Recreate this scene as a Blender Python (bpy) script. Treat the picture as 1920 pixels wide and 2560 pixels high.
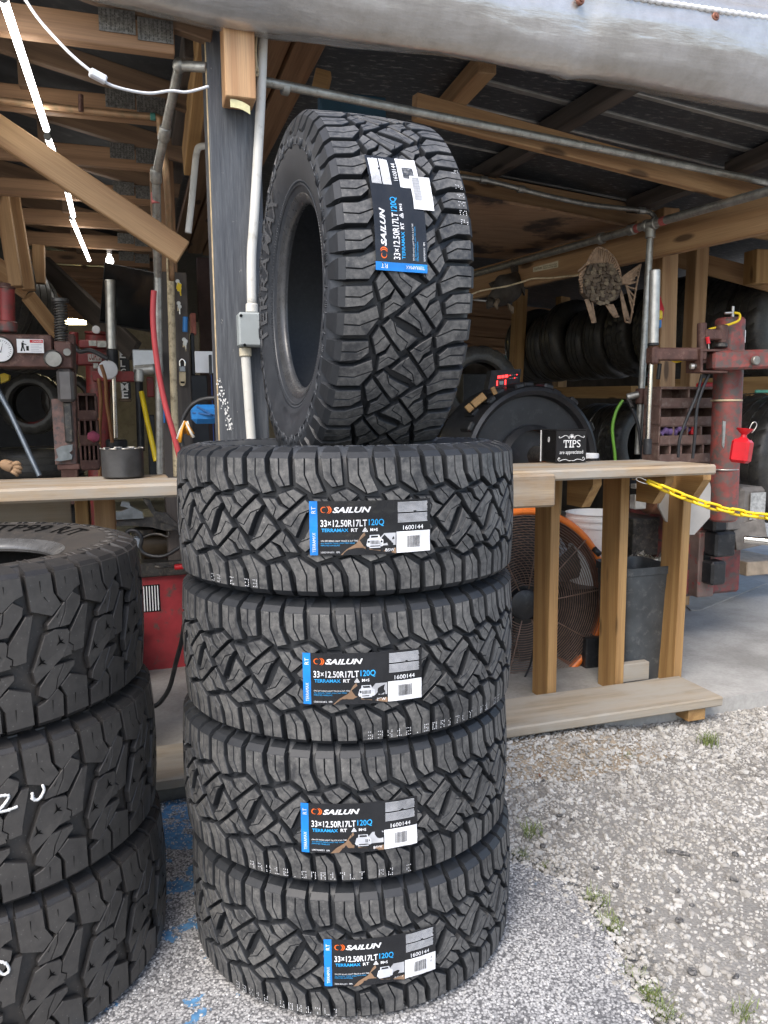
import bpy, bmesh, math, random
from mathutils import Vector, Matrix, noise
RAD = math.radians
random.seed(7)
SC = bpy.context.scene
COL = SC.collection
for o in list(bpy.data.objects):
    bpy.data.objects.remove(o)

# ------------------------------------------------------------------ camera, sky, sun, exposure
CAM_Z = 1.33
CAM_R = Matrix.Rotation(RAD(90 - 7.3), 3, 'X') @ Matrix.Rotation(RAD(-0.5), 3, 'Z')
cam = bpy.data.cameras.new('camera')
cam.sensor_width = 36.0
cam.lens = 27.04
cam.clip_start = 0.02
cam.clip_end = 500
camo = bpy.data.objects.new('camera', cam)
COL.objects.link(camo)
camo.matrix_world = Matrix.Translation((0, 0, CAM_Z)) @ CAM_R.to_4x4()
SC.camera = camo

SUN_ELEV, SUN_AZ = RAD(52), RAD(205)      # azimuth: compass direction (from +Y, clockwise) the light comes from
w = bpy.data.worlds.new('World')
SC.world = w
w.use_nodes = True
nt = w.node_tree
sky = nt.nodes.new('ShaderNodeTexSky')
sky.sky_type = 'NISHITA'
sky.sun_disc = False
sky.sun_elevation = SUN_ELEV
sky.sun_rotation = SUN_AZ
sky.air_density = 1.0
sky.dust_density = 3.0
sky.ozone_density = 1.0
nt.links.new(sky.outputs[0], nt.nodes['Background'].inputs[0])
nt.nodes['Background'].inputs[1].default_value = 0.15
sun = bpy.data.lights.new('sun', 'SUN')
sun.energy = 1.15
sun.angle = RAD(35)
sun.color = (1.0, 0.96, 0.9)
suno = bpy.data.objects.new('sun', sun)
COL.objects.link(suno)
sd = Vector((math.sin(SUN_AZ) * math.cos(SUN_ELEV), math.cos(SUN_AZ) * math.cos(SUN_ELEV), math.sin(SUN_ELEV)))
suno.rotation_euler = sd.to_track_quat('Z', 'Y').to_euler()
SC.view_settings.view_transform = 'Standard'
SC.view_settings.look = 'None'
SC.view_settings.gamma = 1.0
SC.view_settings.use_curve_mapping = False
SC.view_settings.exposure = 1.2

# ------------------------------------------------------------------ geometry helpers
FPX = 1923.0
def ray(px, py):
    return CAM_R @ Vector(((px - 960) / FPX, -(py - 1280) / FPX, -1.0))
CAMP = Vector((0, 0, CAM_Z))
def P(px, py, Y):
    d = ray(px, py)
    return CAMP + d * (Y / d.y)
def PZ(px, py, z):
    d = ray(px, py)
    return CAMP + d * ((z - CAM_Z) / d.z)
YAW = RAD(17.9)
U = Vector((math.cos(YAW), math.sin(YAW), 0))
N = Vector((-math.sin(YAW), math.cos(YAW), 0))
OB = Vector((0, 2.722, 0))
def B(u, n, z):
    return OB + U * u + N * n + Vector((0, 0, z))
def un(p):
    d = Vector(p) - OB
    return d.dot(U), d.dot(N)
def PN(px, py, n):
    d = ray(px, py)
    t = (n - (CAMP - OB).dot(N)) / d.dot(N)
    return CAMP + d * t
def PU(px, py, u):
    d = ray(px, py)
    t = (u - (CAMP - OB).dot(U)) / d.dot(U)
    return CAMP + d * t
def a1(x, y): return (x * .42194, y * .42194)
def a2(x, y): return (x * .42194, 600 + y * .42194)
def a3(x, y): return (1100 + x * .49427, y * .49427)
def a4(x, y): return (1100 + x * .49427, 600 + y * .49427)
def a5(x, y): return (1200 + x * .434, 1150 + y * .434)
BUILD = Matrix.Rotation(YAW, 4, 'Z')

class MB:
    def __init__(s): s.v, s.f = [], []
    def add(s, vs, fs):
        o = len(s.v)
        s.v += [tuple(v) for v in vs]
        s.f += [tuple(i + o for i in f) for f in fs]
        return s
    def box(s, c, d, M=None):
        x, y, z = d[0] / 2, d[1] / 2, d[2] / 2
        vs = [Vector((sx * x, sy * y, sz * z)) for sx in (-1, 1) for sy in (-1, 1) for sz in (-1, 1)]
        if M is not None: vs = [M @ v for v in vs]
        c = Vector(c)
        return s.add([v + c for v in vs], [(0, 1, 3, 2), (4, 6, 7, 5), (0, 4, 5, 1), (2, 3, 7, 6), (0, 2, 6, 4), (1, 5, 7, 3)])
    def prism(s, poly, d):
        poly = [Vector(p) for p in poly]
        d = Vector(d)
        n = len(poly)
        nn = Vector((0, 0, 0))
        for i in range(n): nn += poly[i].cross(poly[(i + 1) % n])
        if nn.dot(d) > 0: poly.reverse()
        vs = poly + [p + d for p in poly]
        fs = [tuple(range(n)), tuple(range(2 * n - 1, n - 1, -1))]
        fs += [(i, i + n, (i + 1) % n + n, (i + 1) % n) for i in range(n)]
        return s.add(vs, fs)
    def tube(s, pts, r, n=10, caps=True, closed=False):
        pts = [Vector(p) for p in pts]
        m = len(pts)
        rs = r if isinstance(r, (list, tuple)) else [r] * m
        vs, fs = [], []
        ref = None
        for i, p in enumerate(pts):
            if closed: t = pts[(i + 1) % m] - pts[i - 1]
            else: t = pts[min(i + 1, m - 1)] - pts[max(i - 1, 0)]
            t.normalize()
            if ref is None:
                ref = Vector((0, 0, 1)) if abs(t.z) < .9 else Vector((1, 0, 0))
            a = (ref - t * ref.dot(t)).normalized()
            ref = a
            b = t.cross(a)
            for k in range(n):
                an = 2 * math.pi * k / n
                vs.append(p + (a * math.cos(an) + b * math.sin(an)) * rs[i])
        for i in range(m if closed else m - 1):
            j = (i + 1) % m
            for k in range(n):
                k2 = (k + 1) % n
                fs.append((i * n + k, i * n + k2, j * n + k2, j * n + k))
        if caps and not closed:
            fs.append(tuple(range(n - 1, -1, -1)))
            fs.append(tuple(range((m - 1) * n, m * n)))
        return s.add(vs, fs)
    def lathe(s, prof, n=32, M=None, closed=False, a0=0.0, a1=2 * math.pi):
        full = abs(a1 - a0 - 2 * math.pi) < 1e-6
        cols = n if full else n + 1
        m = len(prof)
        vs, fs = [], []
        for k in range(cols):
            an = a0 + (a1 - a0) * k / n
            for r, z in prof:
                v = Vector((r * math.cos(an), r * math.sin(an), z))
                vs.append(M @ v if M is not None else v)
        for k in range(n):
            k2 = (k + 1) % cols
            for i in range(m if closed else m - 1):
                j = (i + 1) % m
                fs.append((k * m + i, k2 * m + i, k2 * m + j, k * m + j))
        return s.add(vs, fs)
    def mesh(s, name, smooth=False, ang=None):
        me = bpy.data.meshes.new(name)
        me.from_pydata(s.v, [], s.f)
        me.validate()
        if smooth:
            for p in me.polygons: p.use_smooth = True
            if ang: me.set_sharp_from_angle(angle=RAD(ang))
        me.update()
        return me

W = {}
def put(name, me, m, parent=None, M=None, **kw):
    o = bpy.data.objects.new(name, me)
    COL.objects.link(o)
    M = M.copy() if M is not None else Matrix.Identity(4)
    if parent is not None:
        o.parent = parent
        o.matrix_parent_inverse = W[parent.name].inverted()
    o.matrix_basis = M
    W[o.name] = M
    if m is not None and me is not None:
        if not me.materials: me.materials.append(m)
    for k, v in kw.items(): o[k] = v
    return o
def thing(name, label, cat, loc=(0, 0, 0), group=None, M=None):
    o = put(name, None, None, None, M if M is not None else Matrix.Translation(Vector(loc)))
    o.empty_display_size = .05
    o['kind'] = 'thing'
    o['label'] = label
    o['category'] = cat
    if group: o['group'] = group
    return o
def tag(o, label, cat, group=None):
    if 'kind' not in o: o['kind'] = 'thing'
    o['label'] = label
    o['category'] = cat
    if group: o['group'] = group
    return o
def kids(o): return [c for c in bpy.data.objects if c.parent == o]
CH = {}
def copy_tree(root, M, label=None):
    r = root.copy()
    COL.objects.link(r)
    r.matrix_basis = M
    W[r.name] = M
    if label: r['label'] = label
    D = M @ W[root.name].inverted()
    todo = [(root, r)]
    allk = {}
    for o in bpy.data.objects:
        if o.parent is not None: allk.setdefault(o.parent.name, []).append(o)
    while todo:
        a, b = todo.pop()
        for c in allk.get(a.name, []):
            d = c.copy()
            COL.objects.link(d)
            d.parent = b
            d.matrix_parent_inverse = c.matrix_parent_inverse.copy()
            W[d.name] = D @ W[c.name]
            todo.append((c, d))
    return r
def frame(p0, p1, up=(0, 0, 1)):
    p0, p1 = Vector(p0), Vector(p1)
    x = (p1 - p0).normalized()
    up = Vector(up)
    if abs(x.dot(up)) > .98: up = N
    y = up.cross(x).normalized()
    z = x.cross(y)
    M = Matrix((x, y, z)).transposed().to_4x4()
    M.translation = (p0 + p1) / 2
    return M, (p1 - p0).length
def bevel_box(d, b=.003, name='board'):
    bm = bmesh.new()
    bmesh.ops.create_cube(bm, size=1)
    for v in bm.verts: v.co = Vector((v.co.x * d[0], v.co.y * d[1], v.co.z * d[2]))
    if b > 0: bmesh.ops.bevel(bm, geom=list(bm.edges), offset=b, segments=1, affect='EDGES')
    me = bpy.data.meshes.new(name)
    bm.to_mesh(me)
    bm.free()
    return me
def beam(name, p0, p1, wd, ht, m, parent=None, up=(0, 0, 1), b=.003, roll=0):
    M, L = frame(p0, p1, up)
    if roll: M = M @ Matrix.Rotation(roll, 4, 'X')
    return put(name, bevel_box((L, wd, ht), min(b, wd / 4, ht / 4)), m, parent, M)
def sbox(name, c, d, m, parent=None, b=.004, R=BUILD):
    return put(name, bevel_box(d, min(b, min(d) / 4)), m, parent, Matrix.Translation(Vector(c)) @ R)
def tube(name, pts, r, m, parent=None, n=10, smooth=True, closed=False):
    return put(name, MB().tube(pts, r, n, closed=closed).mesh(name, smooth, 50), m, parent)
def curve(pts, k=6):
    """Catmull-Rom through pts"""
    pts = [Vector(p) for p in pts]
    out = []
    for i in range(len(pts) - 1):
        p0, p1, p2, p3 = pts[max(i - 1, 0)], pts[i], pts[i + 1], pts[min(i + 2, len(pts) - 1)]
        for j in range(k):
            t = j / k
            out.append(.5 * ((2 * p1) + (p2 - p0) * t + (2 * p0 - 5 * p1 + 4 * p2 - p3) * t * t + (3 * p1 - p0 - 3 * p2 + p3) * t ** 3))
    out.append(pts[-1])
    return out
def flat(name, pts, Y, depth, m, parent=None):
    """pixel outline lifted into the plane parallel to the shop front at distance Y, given real thickness"""
    cx = sum(p[0] for p in pts) / len(pts)
    cy = sum(p[1] for p in pts) / len(pts)
    n = un(P(cx, cy, Y))[1]
    q = [PN(x, y, n) for x, y in pts]
    return put(name, MB().prism(q, N * depth).mesh(name), m, parent)
def disc_M(c, axis, up=(0, 0, 1)):
    z = Vector(axis).normalized()
    up = Vector(up)
    if abs(z.dot(up)) > .98: up = N
    x = up.cross(z).normalized()
    y = z.cross(x)
    M = Matrix((x, y, z)).transposed().to_4x4()
    M.translation = Vector(c)
    return M
def cyl(name, p0, p1, r, m, parent=None, n=20, b=.15):
    M, L = frame(p0, p1)
    bb = min(r * b, L * .2)
    prof = [(0.0, -L / 2), (r - bb, -L / 2), (r, -L / 2 + bb), (r, L / 2 - bb), (r - bb, L / 2), (0.0, L / 2)]
    Q = Matrix.Rotation(RAD(90), 4, 'Y')
    return put(name, MB().lathe(prof, n, Q).mesh(name, True, 35), m, parent, M)

# ------------------------------------------------------------------ materials
def newmat(name):
    m = bpy.data.materials.new(name)
    m.use_nodes = True
    t = m.node_tree
    return m, t, t.nodes['Principled BSDF']
def nd(t, typ, **kw):
    n = t.nodes.new(typ)
    for k, v in kw.items():
        if k in n.inputs: n.inputs[k].default_value = v
        else: setattr(n, k, v)
    return n
def ramp(t, src, stops):
    r = t.nodes.new('ShaderNodeValToRGB')
    e = r.color_ramp.elements
    while len(e) < len(stops): e.new(.5)
    for i, (p, c) in enumerate(stops):
        e[i].position = p
        e[i].color = (*c, 1) if len(c) == 3 else c
    t.links.new(src, r.inputs[0])
    return r.outputs[0]
def mixc(t, fac, a, b, mode='MIX'):
    m = t.nodes.new('ShaderNodeMix')
    m.data_type = 'RGBA'
    m.blend_type = mode
    for i, x in ((0, fac), (6, a), (7, b)):
        if isinstance(x, (int, float)): m.inputs[i].default_value = x
        elif isinstance(x, tuple): m.inputs[i].default_value = (*x, 1) if len(x) == 3 else x
        else: t.links.new(x, m.inputs[i])
    return m.outputs[2]
def bump(t, b, src, strength=.3, dist=.002):
    n = nd(t, 'ShaderNodeBump', Strength=strength, Distance=dist)
    t.links.new(src, n.inputs['Height'])
    t.links.new(n.outputs[0], b.inputs['Normal'])
def coords(t, which='Object', scale=(1, 1, 1), rand=False):
    c = t.nodes.new('ShaderNodeTexCoord')
    src = c.outputs[which] if which != 'World' else t.nodes.new('ShaderNodeNewGeometry').outputs['Position']
    mp = t.nodes.new('ShaderNodeMapping')
    mp.inputs['Scale'].default_value = scale
    t.links.new(src, mp.inputs[0])
    if rand:
        oi = t.nodes.new('ShaderNodeObjectInfo')
        ml = nd(t, 'ShaderNodeMath', operation='MULTIPLY')
        ml.inputs[1].default_value = 37.0
        t.links.new(oi.outputs['Random'], ml.inputs[0])
        t.links.new(ml.outputs[0], mp.inputs['Location'])
    return mp.outputs[0]
def noi(t, co, scale, detail=4, rough=.55):
    n = nd(t, 'ShaderNodeTexNoise', Scale=scale, Detail=detail, Roughness=rough)
    t.links.new(co, n.inputs['Vector'])
    return n.outputs[0]
MC = {}
def plain(name, c, rough=.5, metal=0, var=.25, scale=14, dirt=None, dirt_amt=(.5, .7), bmp=.1, spec=None, coat=0):
    """painted / moulded surface with uneven colour, wear and fine relief"""
    if name in MC: return MC[name]
    m, t, b = newmat(name)
    co = coords(t, 'World')
    n1 = noi(t, co, scale, 6)
    col = ramp(t, n1, [(.3, tuple(x * (1 - var) for x in c)), (.7, tuple(min(1, x * (1 + var)) for x in c))])
    if dirt:
        n2 = noi(t, co, scale * 2.3, 8, .7)
        f = ramp(t, n2, [(dirt_amt[0], (0, 0, 0)), (dirt_amt[1], (1, 1, 1))])
        col = mixc(t, f, col, dirt)
    t.links.new(col, b.inputs['Base Color'])
    b.inputs['Roughness'].default_value = rough
    r = nd(t, 'ShaderNodeMapRange')
    r.inputs[3].default_value = max(.05, rough - .12)
    r.inputs[4].default_value = min(1, rough + .15)
    t.links.new(noi(t, co, scale * 3, 4), r.inputs[0])
    t.links.new(r.outputs[0], b.inputs['Roughness'])
    b.inputs['Metallic'].default_value = metal
    if coat: b.inputs['Coat Weight'].default_value = coat
    if spec is not None: b.inputs['Specular IOR Level'].default_value = spec
    if bmp: bump(t, b, noi(t, co, scale * 9, 5), bmp, .002)
    MC[name] = m
    return m
import sys
def wood(name, c1, c2, rough=.65, grey=None, knots=True):
    """sawn board, grain along the object's local X"""
    if name in MC: return MC[name]
    m, t, b = newmat(name)
    co = coords(t, 'Object', (1.0, 16, 16), True)
    base = noi(t, co, 1.6, 5, .6)
    wv = nd(t, 'ShaderNodeTexWave', Scale=.55, Distortion=7.0, Detail=3.0)
    wv.bands_direction = 'DIAGONAL'
    t.links.new(coords(t, 'Object', (.5, 14, 14), True), wv.inputs['Vector'])
    fine = noi(t, coords(t, 'Object', (3, 120, 120), True), 2.0, 3, .6)
    col = ramp(t, wv.outputs[1], [(.15, c1), (.8, c2)])
    col = mixc(t, .45, col, ramp(t, base, [(.35, c1), (.65, c2)]))
    col = mixc(t, .35, col, ramp(t, fine, [(.3, (.25, .25, .25)), (.7, (1, 1, 1))]), 'MULTIPLY')
    if knots:
        v = nd(t, 'ShaderNodeTexVoronoi', Scale=1.0)
        t.links.new(coords(t, 'Object', (2.2, 8, 8), True), v.inputs['Vector'])
        k = ramp(t, v.outputs[0], [(.10, (1, 1, 1)), (.17, (0, 0, 0))])
        col = mixc(t, k, col, tuple(x * .32 for x in c1))
    if grey:
        g = noi(t, coords(t, 'Object', (1.2, 3, 3), True), 2.5, 6, .65)
        col = mixc(t, ramp(t, g, [(.38, (0, 0, 0)), (.62, (1, 1, 1))]), col, grey)
    t.links.new(col, b.inputs['Base Color'])
    b.inputs['Roughness'].default_value = rough
    bump(t, b, fine, .25, .002)
    MC[name] = m
    return m
def emit(name, c, s):
    if name in MC: return MC[name]
    m, t, b = newmat(name)
    b.inputs['Base Color'].default_value = (*c, 1)
    b.inputs['Emission Color'].default_value = (*c, 1)
    b.inputs['Emission Strength'].default_value = s
    MC[name] = m
    return m
def rubber(name, c, dust_or_sheen, amt, rough=.6, scale=9):
    m, t, b = newmat(name)
    co = coords(t, 'World')
    n1 = noi(t, co, scale, 8, .65)
    n2 = noi(t, co, scale * 9, 4, .7)
    f = mixc(t, .5, n1, n2)
    fr = ramp(t, f, [(.40, (0, 0, 0)), (.64, (amt, amt, amt))])
    col = mixc(t, fr, c, dust_or_sheen)
    sp = nd(t, 'ShaderNodeTexVoronoi', Scale=95.0)
    t.links.new(co, sp.inputs['Vector'])
    speck = ramp(t, sp.outputs[0], [(.10, (amt * .6,) * 3), (.17, (0, 0, 0))])
    col = mixc(t, mixc(t, 1.0, speck, fr, 'MULTIPLY'), col, (.35, .34, .32))
    t.links.new(col, b.inputs['Base Color'])
    r = nd(t, 'ShaderNodeMapRange')
    r.inputs[3].default_value = rough - .1
    r.inputs[4].default_value = rough + .2
    t.links.new(f, r.inputs[0])
    t.links.new(r.outputs[0], b.inputs['Roughness'])
    b.inputs['Specular IOR Level'].default_value = .45
    bump(t, b, n2, .18, .0012)
    return m
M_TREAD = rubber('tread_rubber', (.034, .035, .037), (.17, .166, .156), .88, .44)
M_CASE = rubber('casing_rubber', (.028, .032, .038), (.075, .081, .09), .5, .40)  # bluish tones put the sky's reflection into the sidewall colour
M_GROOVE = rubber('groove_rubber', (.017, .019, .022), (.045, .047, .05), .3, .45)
M_USED = rubber('worn_tread_rubber', (.046, .043, .040), (.085, .079, .071), .65, .31, 5)
M_USEDC = rubber('worn_casing_rubber', (.032, .031, .030), (.075, .062, .05), .7, .45, 5)
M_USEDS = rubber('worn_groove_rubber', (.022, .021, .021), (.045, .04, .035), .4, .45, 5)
M_LETR = plain('moulded_lettering', (.07, .073, .078), .7, 0, .2, 30)
M_DARKR = rubber('rack_rubber', (.026, .026, .027), (.085, .077, .058), .7, .34)
M_BEAD = plain('bead_rubber', (.05, .052, .055), .28, 0, .25, 30)
M_DKLET = plain('dark_moulded_lettering', (.006, .006, .006), .85, 0, .2, 30, spec=.05)
M_BEADS = plain('polished_bead', (.095, .095, .094), .28, .05, .4, 20)
M_PINE = wood('pine_wood', (.335, .185, .083), (.475, .295, .145))
M_PINEY = wood('yellow_pine_wood', (.31, .17, .06), (.455, .275, .108))
M_DKPINE = wood('aged_pine_wood', (.235, .128, .064), (.36, .21, .112))
M_OLDPINE = wood('brown_rafter_wood', (.13, .078, .045), (.21, .13, .075))
M_OLDW = wood('dark_old_wood', (.055, .045, .038), (.11, .09, .075))
M_CTOP = wood('weathered_counter_wood', (.29, .205, .125), (.43, .325, .21), .7, (.33, .30, .255))
M_GREYW = wood('grey_weathered_wood', (.27, .22, .155), (.39, .33, .25), .75, (.31, .285, .24))
M_FIR = wood('fresh_fir_wood', (.42, .22, .10), (.60, .37, .19), .6, None, False)
M_RED = plain('red_machine_paint', (.23, .035, .032), .45, .1, .35, 9, (.09, .055, .04), (.5, .68))
M_REDW = plain('worn_red_paint', (.26, .062, .052), .5, .1, .4, 10, (.105, .085, .075), (.44, .58))
M_RUST = plain('rusty_brown_steel', (.105, .052, .04), .55, .3, .4, 16, (.20, .12, .09), (.52, .7))
M_GALV = plain('galvanised_steel', (.40, .40, .37), .42, .75, .25, 22, (.24, .23, .20), (.5, .7))
M_ALU = plain('brushed_aluminium', (.55, .53, .48), .38, .85, .2, 25)
M_CHROME = plain('chrome_rod', (.80, .79, .76), .14, 1.0, .06, 10, bmp=0)
M_STEEL = plain('dark_oily_steel', (.075, .072, .068), .42, .6, .45, 18, (.17, .15, .12), (.5, .68))
M_BLACK = plain('black_plastic', (.018, .019, .021), .42, 0, .3, 14, (.06, .06, .06), (.52, .75))
M_BLACKG = plain('glossy_black', (.008, .009, .010), .12, 0, .3, 10, bmp=0, spec=.22)
M_GREYP = plain('grey_plastic', (.30, .33, .33), .55, 0, .1, 10, (.2, .21, .2), (.55, .75))
M_PVC = plain('white_pvc', (.62, .61, .56), .4, 0, .08, 8, (.34, .32, .27), (.55, .78))
M_CREAM = plain('cream_paint', (.55, .45, .28), .55, 0, .2, 12, (.20, .15, .09), (.5, .66))
M_WHITE = plain('white_plastic', (.74, .75, .76), .4, 0, .06, 8, (.5, .49, .46), (.58, .8))
M_PAPER = plain('paper_white', (.78, .78, .77), .5, 0, .04, 20, bmp=0)
M_ORANGE = plain('orange_paint', (.78, .19, .025), .36, 0, .12, 9, (.45, .12, .02), (.56, .78))
M_YEL = plain('yellow_plastic', (.78, .55, .01), .4, 0, .1, 9, (.5, .33, .01), (.55, .8))
M_REDP = plain('red_plastic', (.55, .012, .02), .35, 0, .15, 9, bmp=.03)
M_HOSER = plain('red_hose', (.48, .055, .06), .5, 0, .12, 9)
M_BLUE = plain('blue_plastic', (.025, .20, .52), .42, 0, .15, 9, (.02, .1, .25), (.55, .75))
M_PURPLE = plain('purple_cloth', (.13, .08, .20), .9, 0, .3, 20)
M_PINK = plain('pink_cloth', (.45, .09, .15), .9, 0, .25, 20)
M_GLOVE = plain('tan_glove_leather', (.32, .20, .11), .8, 0, .25, 25)
M_TEAL = plain('teal_painted_board', (.03, .085, .125), .6, 0, .25, 9)
M_COPPER = plain('copper_pipe', (.45, .28, .16), .45, .6, .25, 15, (.28, .22, .13), (.45, .7))
M_LED = emit('led_tube_glow', (1.0, .96, .90), 6.0)
M_FLUO = emit('fluorescent_glow', (1.0, .87, .50), 9.0)
M_LEDRED = emit('red_display_glow', (1.0, .03, .03), 2.2)
M_TAIL = emit('red_tail_lamp_glow', (1.0, .05, .06), 1.6)
def tarp_mat():
    m, t, b = newmat('silver_tarpaulin')
    co = coords(t, 'World')
    n1 = noi(t, co, 2.2, 5, .55)
    n2 = noi(t, co, 28, 8, .7)
    n3 = noi(t, coords(t, 'World', (4, 4, 26)), 2.0, 6, .6)
    col = ramp(t, n1, [(.32, (.42, .40, .365)), (.5, (.54, .525, .50)), (.68, (.64, .635, .625))])
    col = mixc(t, .3, col, ramp(t, n2, [(.35, (.6, .58, .54)), (.6, (1, 1, 1))]), 'MULTIPLY')
    t.links.new(col, b.inputs['Base Color'])
    b.inputs['Metallic'].default_value = .6
    b.inputs['Roughness'].default_value = .26
    bump(t, b, mixc(t, .3, n3, n2), .22, .02)
    return m
M_TARP = tarp_mat()
def post_mat():
    m, t, b = newmat('flaking_blue_grey_paint')
    co = coords(t, 'Object', (2, 26, 26))
    n1 = noi(t, co, 3, 6, .65)
    col = ramp(t, n1, [(.3, (.048, .052, .060)), (.5, (.072, .078, .087)), (.72, (.12, .128, .138))])
    n2 = noi(t, coords(t, 'Object', (6, 10, 10)), 6, 8, .7)
    col = mixc(t, ramp(t, n2, [(.66, (0, 0, 0)), (.72, (1, 1, 1))]), col, (.42, .40, .36))
    t.links.new(col, b.inputs['Base Color'])
    b.inputs['Roughness'].default_value = .5
    bump(t, b, n1, .6, .004)
    return m
M_POST = post_mat()
def foil_mat():
    m, t, b = newmat('dark_roof_lining')
    co = coords(t, 'World', (1, 1, 1))
    n1 = noi(t, coords(t, 'World', (20, 60, 20)), 1.0, 6, .7)
    n2 = noi(t, co, 1.2, 4)
    col = ramp(t, n1, [(.50, (.050, .055, .062)), (.58, (.078, .083, .089)), (.66, (.30, .30, .29))])
    t.links.new(mixc(t, .5, col, ramp(t, n2, [(.3, (.5, .5, .5)), (.7, (1, 1, 1))]), 'MULTIPLY'), b.inputs['Base Color'])
    b.inputs['Roughness'].default_value = .45
    bump(t, b, n1, .3, .004)
    return m
M_FOIL = foil_mat()
def ply_mat():
    m, t, b = newmat('stained_plywood')
    n1 = noi(t, coords(t, 'World', (3, 18, 18)), 2.0, 6, .6)
    n2 = noi(t, coords(t, 'World'), 2.2, 6, .6)
    col = ramp(t, n1, [(.3, (.25, .145, .08)), (.7, (.38, .24, .14))])
    col = mixc(t, ramp(t, n2, [(.52, (0, 0, 0)), (.60, (1, 1, 1))]), col, (.05, .032, .024))
    t.links.new(col, b.inputs['Base Color'])
    b.inputs['Roughness'].default_value = .7
    return m
M_PLY = ply_mat()
def concrete_mat(name, c, stain):
    m, t, b = newmat(name)
    co = coords(t, 'World')
    n1 = noi(t, co, 2.2, 8, .65)
    n2 = noi(t, co, 60, 4, .6)
    col = ramp(t, n1, [(.35, stain), (.62, c)])
    col = mixc(t, .25, col, ramp(t, n2, [(.35, (.4, .4, .4)), (.65, (1, 1, 1))]), 'MULTIPLY')
    t.links.new(col, b.inputs['Base Color'])
    b.inputs['Roughness'].default_value = .75
    bump(t, b, n2, .2, .002)
    return m
M_CONC = concrete_mat('worn_concrete', (.42, .41, .385), (.25, .24, .22))
def gravel_mat():
    m, t, b = newmat('packed_limestone_fines')
    co = coords(t, 'World')
    n1 = noi(t, co, 3.0, 6, .6)
    v = nd(t, 'ShaderNodeTexVoronoi', Scale=120.0)
    t.links.new(co, v.inputs['Vector'])
    col = ramp(t, n1, [(.3, (.20, .19, .172)), (.55, (.265, .257, .24)), (.75, (.32, .31, .29))])
    col = mixc(t, .6, col, ramp(t, v.outputs[1], [(.1, (.6, .58, .55)), (.9, (1, 1, 1))]), 'MULTIPLY')
    t.links.new(col, b.inputs['Base Color'])
    b.inputs['Roughness'].default_value = .9
    bump(t, b, v.outputs[0], .5, .006)
    return m
M_GROUND = gravel_mat()
def asphalt_mat():
    m, t, b = newmat('chip_seal_asphalt')
    co = coords(t, 'World')
    v = nd(t, 'ShaderNodeTexVoronoi', Scale=165.0)
    t.links.new(co, v.inputs['Vector'])
    chip = ramp(t, v.outputs[1], [(.0, (.19, .188, .19)), (.35, (.33, .328, .325)), (.7, (.48, .475, .465)), (1.0, (.64, .635, .62))])
    n1 = noi(t, co, 3.2, 6, .6)
    edge = ramp(t, v.outputs[0], [(.45, (1, 1, 1)), (.68, (.25, .25, .26))])
    col = mixc(t, .9, chip, edge, 'MULTIPLY')
    col = mixc(t, ramp(t, n1, [(.30, (.55, .55, .55)), (.55, (0, 0, 0))]), col, (.085, .085, .09))
    # shed blue paint, splashes densest by the left-hand stack
    n2 = noi(t, co, 8.5, 7, .68)
    sx = nd(t, 'ShaderNodeSeparateXYZ')
    t.links.new(t.nodes.new('ShaderNodeNewGeometry').outputs['Position'], sx.inputs[0])
    mr = nd(t, 'ShaderNodeMapRange')
    mr.inputs[1].default_value, mr.inputs[2].default_value = 1.55, 2.15
    mr.inputs[3].default_value, mr.inputs[4].default_value = -.035, .10
    t.links.new(sx.outputs[1], mr.inputs[0])
    ad = nd(t, 'ShaderNodeMath', operation='ADD')
    t.links.new(n2, ad.inputs[0])
    t.links.new(mr.outputs[0], ad.inputs[1])
    mx = nd(t, 'ShaderNodeMapRange')
    mx.inputs[1].default_value, mx.inputs[2].default_value = -.32, .05
    mx.inputs[3].default_value, mx.inputs[4].default_value = 1.0, .80
    t.links.new(sx.outputs[0], mx.inputs[0])
    mu = nd(t, 'ShaderNodeMath', operation='MULTIPLY')
    t.links.new(ad.outputs[0], mu.inputs[0])
    t.links.new(mx.outputs[0], mu.inputs[1])
    blue = ramp(t, mu.outputs[0], [(.585, (0, 0, 0)), (.60, (1, 1, 1))])
    n3 = noi(t, co, 40, 3)
    col = mixc(t, blue, col, ramp(t, n3, [(.35, (.06, .15, .27)), (.65, (.10, .27, .48))]))
    t.links.new(col, b.inputs['Base Color'])
    b.inputs['Roughness'].default_value = .8
    bump(t, b, v.outputs[0], -.9, .005)
    return m
M_ASPH = asphalt_mat()
def stone_mat():
    m, t, b = newmat('limestone_gravel')
    co = coords(t, 'World')
    v = nd(t, 'ShaderNodeTexVoronoi', Scale=38.0)
    t.links.new(co, v.inputs['Vector'])
    col = ramp(t, v.outputs[1], [(.0, (.165, .155, .14)), (.22, (.315, .30, .275)), (.6, (.425, .41, .38)), (.95, (.55, .535, .505))])
    t.links.new(mixc(t, .4, col, ramp(t, noi(t, co, 5, 5), [(.3, (.72, .69, .63)), (.6, (1, 1, 1))]), 'MULTIPLY'), b.inputs['Base Color'])
    b.inputs['Roughness'].default_value = .85
    return m
M_STONE = stone_mat()
M_GRASS = plain('grass_green', (.13, .17, .045), .6, 0, .5, 60, (.24, .21, .09), (.55, .65), bmp=0)
M_LEAF = plain('dead_leaf_brown', (.17, .07, .035), .7, 0, .3, 30)
M_FILM = None
def film_mat(name, c, rough=.18):
    m, t, b = newmat(name)
    co = coords(t, 'World')
    n1 = noi(t, co, 16, 3, .5)
    n = ramp(t, n1, [(.35, tuple(x * .8 for x in c)), (.65, tuple(min(1, x * 1.2) for x in c))])
    t.links.new(n, b.inputs['Base Color'])
    b.inputs['Roughness'].default_value = rough
    bump(t, b, noi(t, co, 30, 3), .35, .004)
    return m
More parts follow.
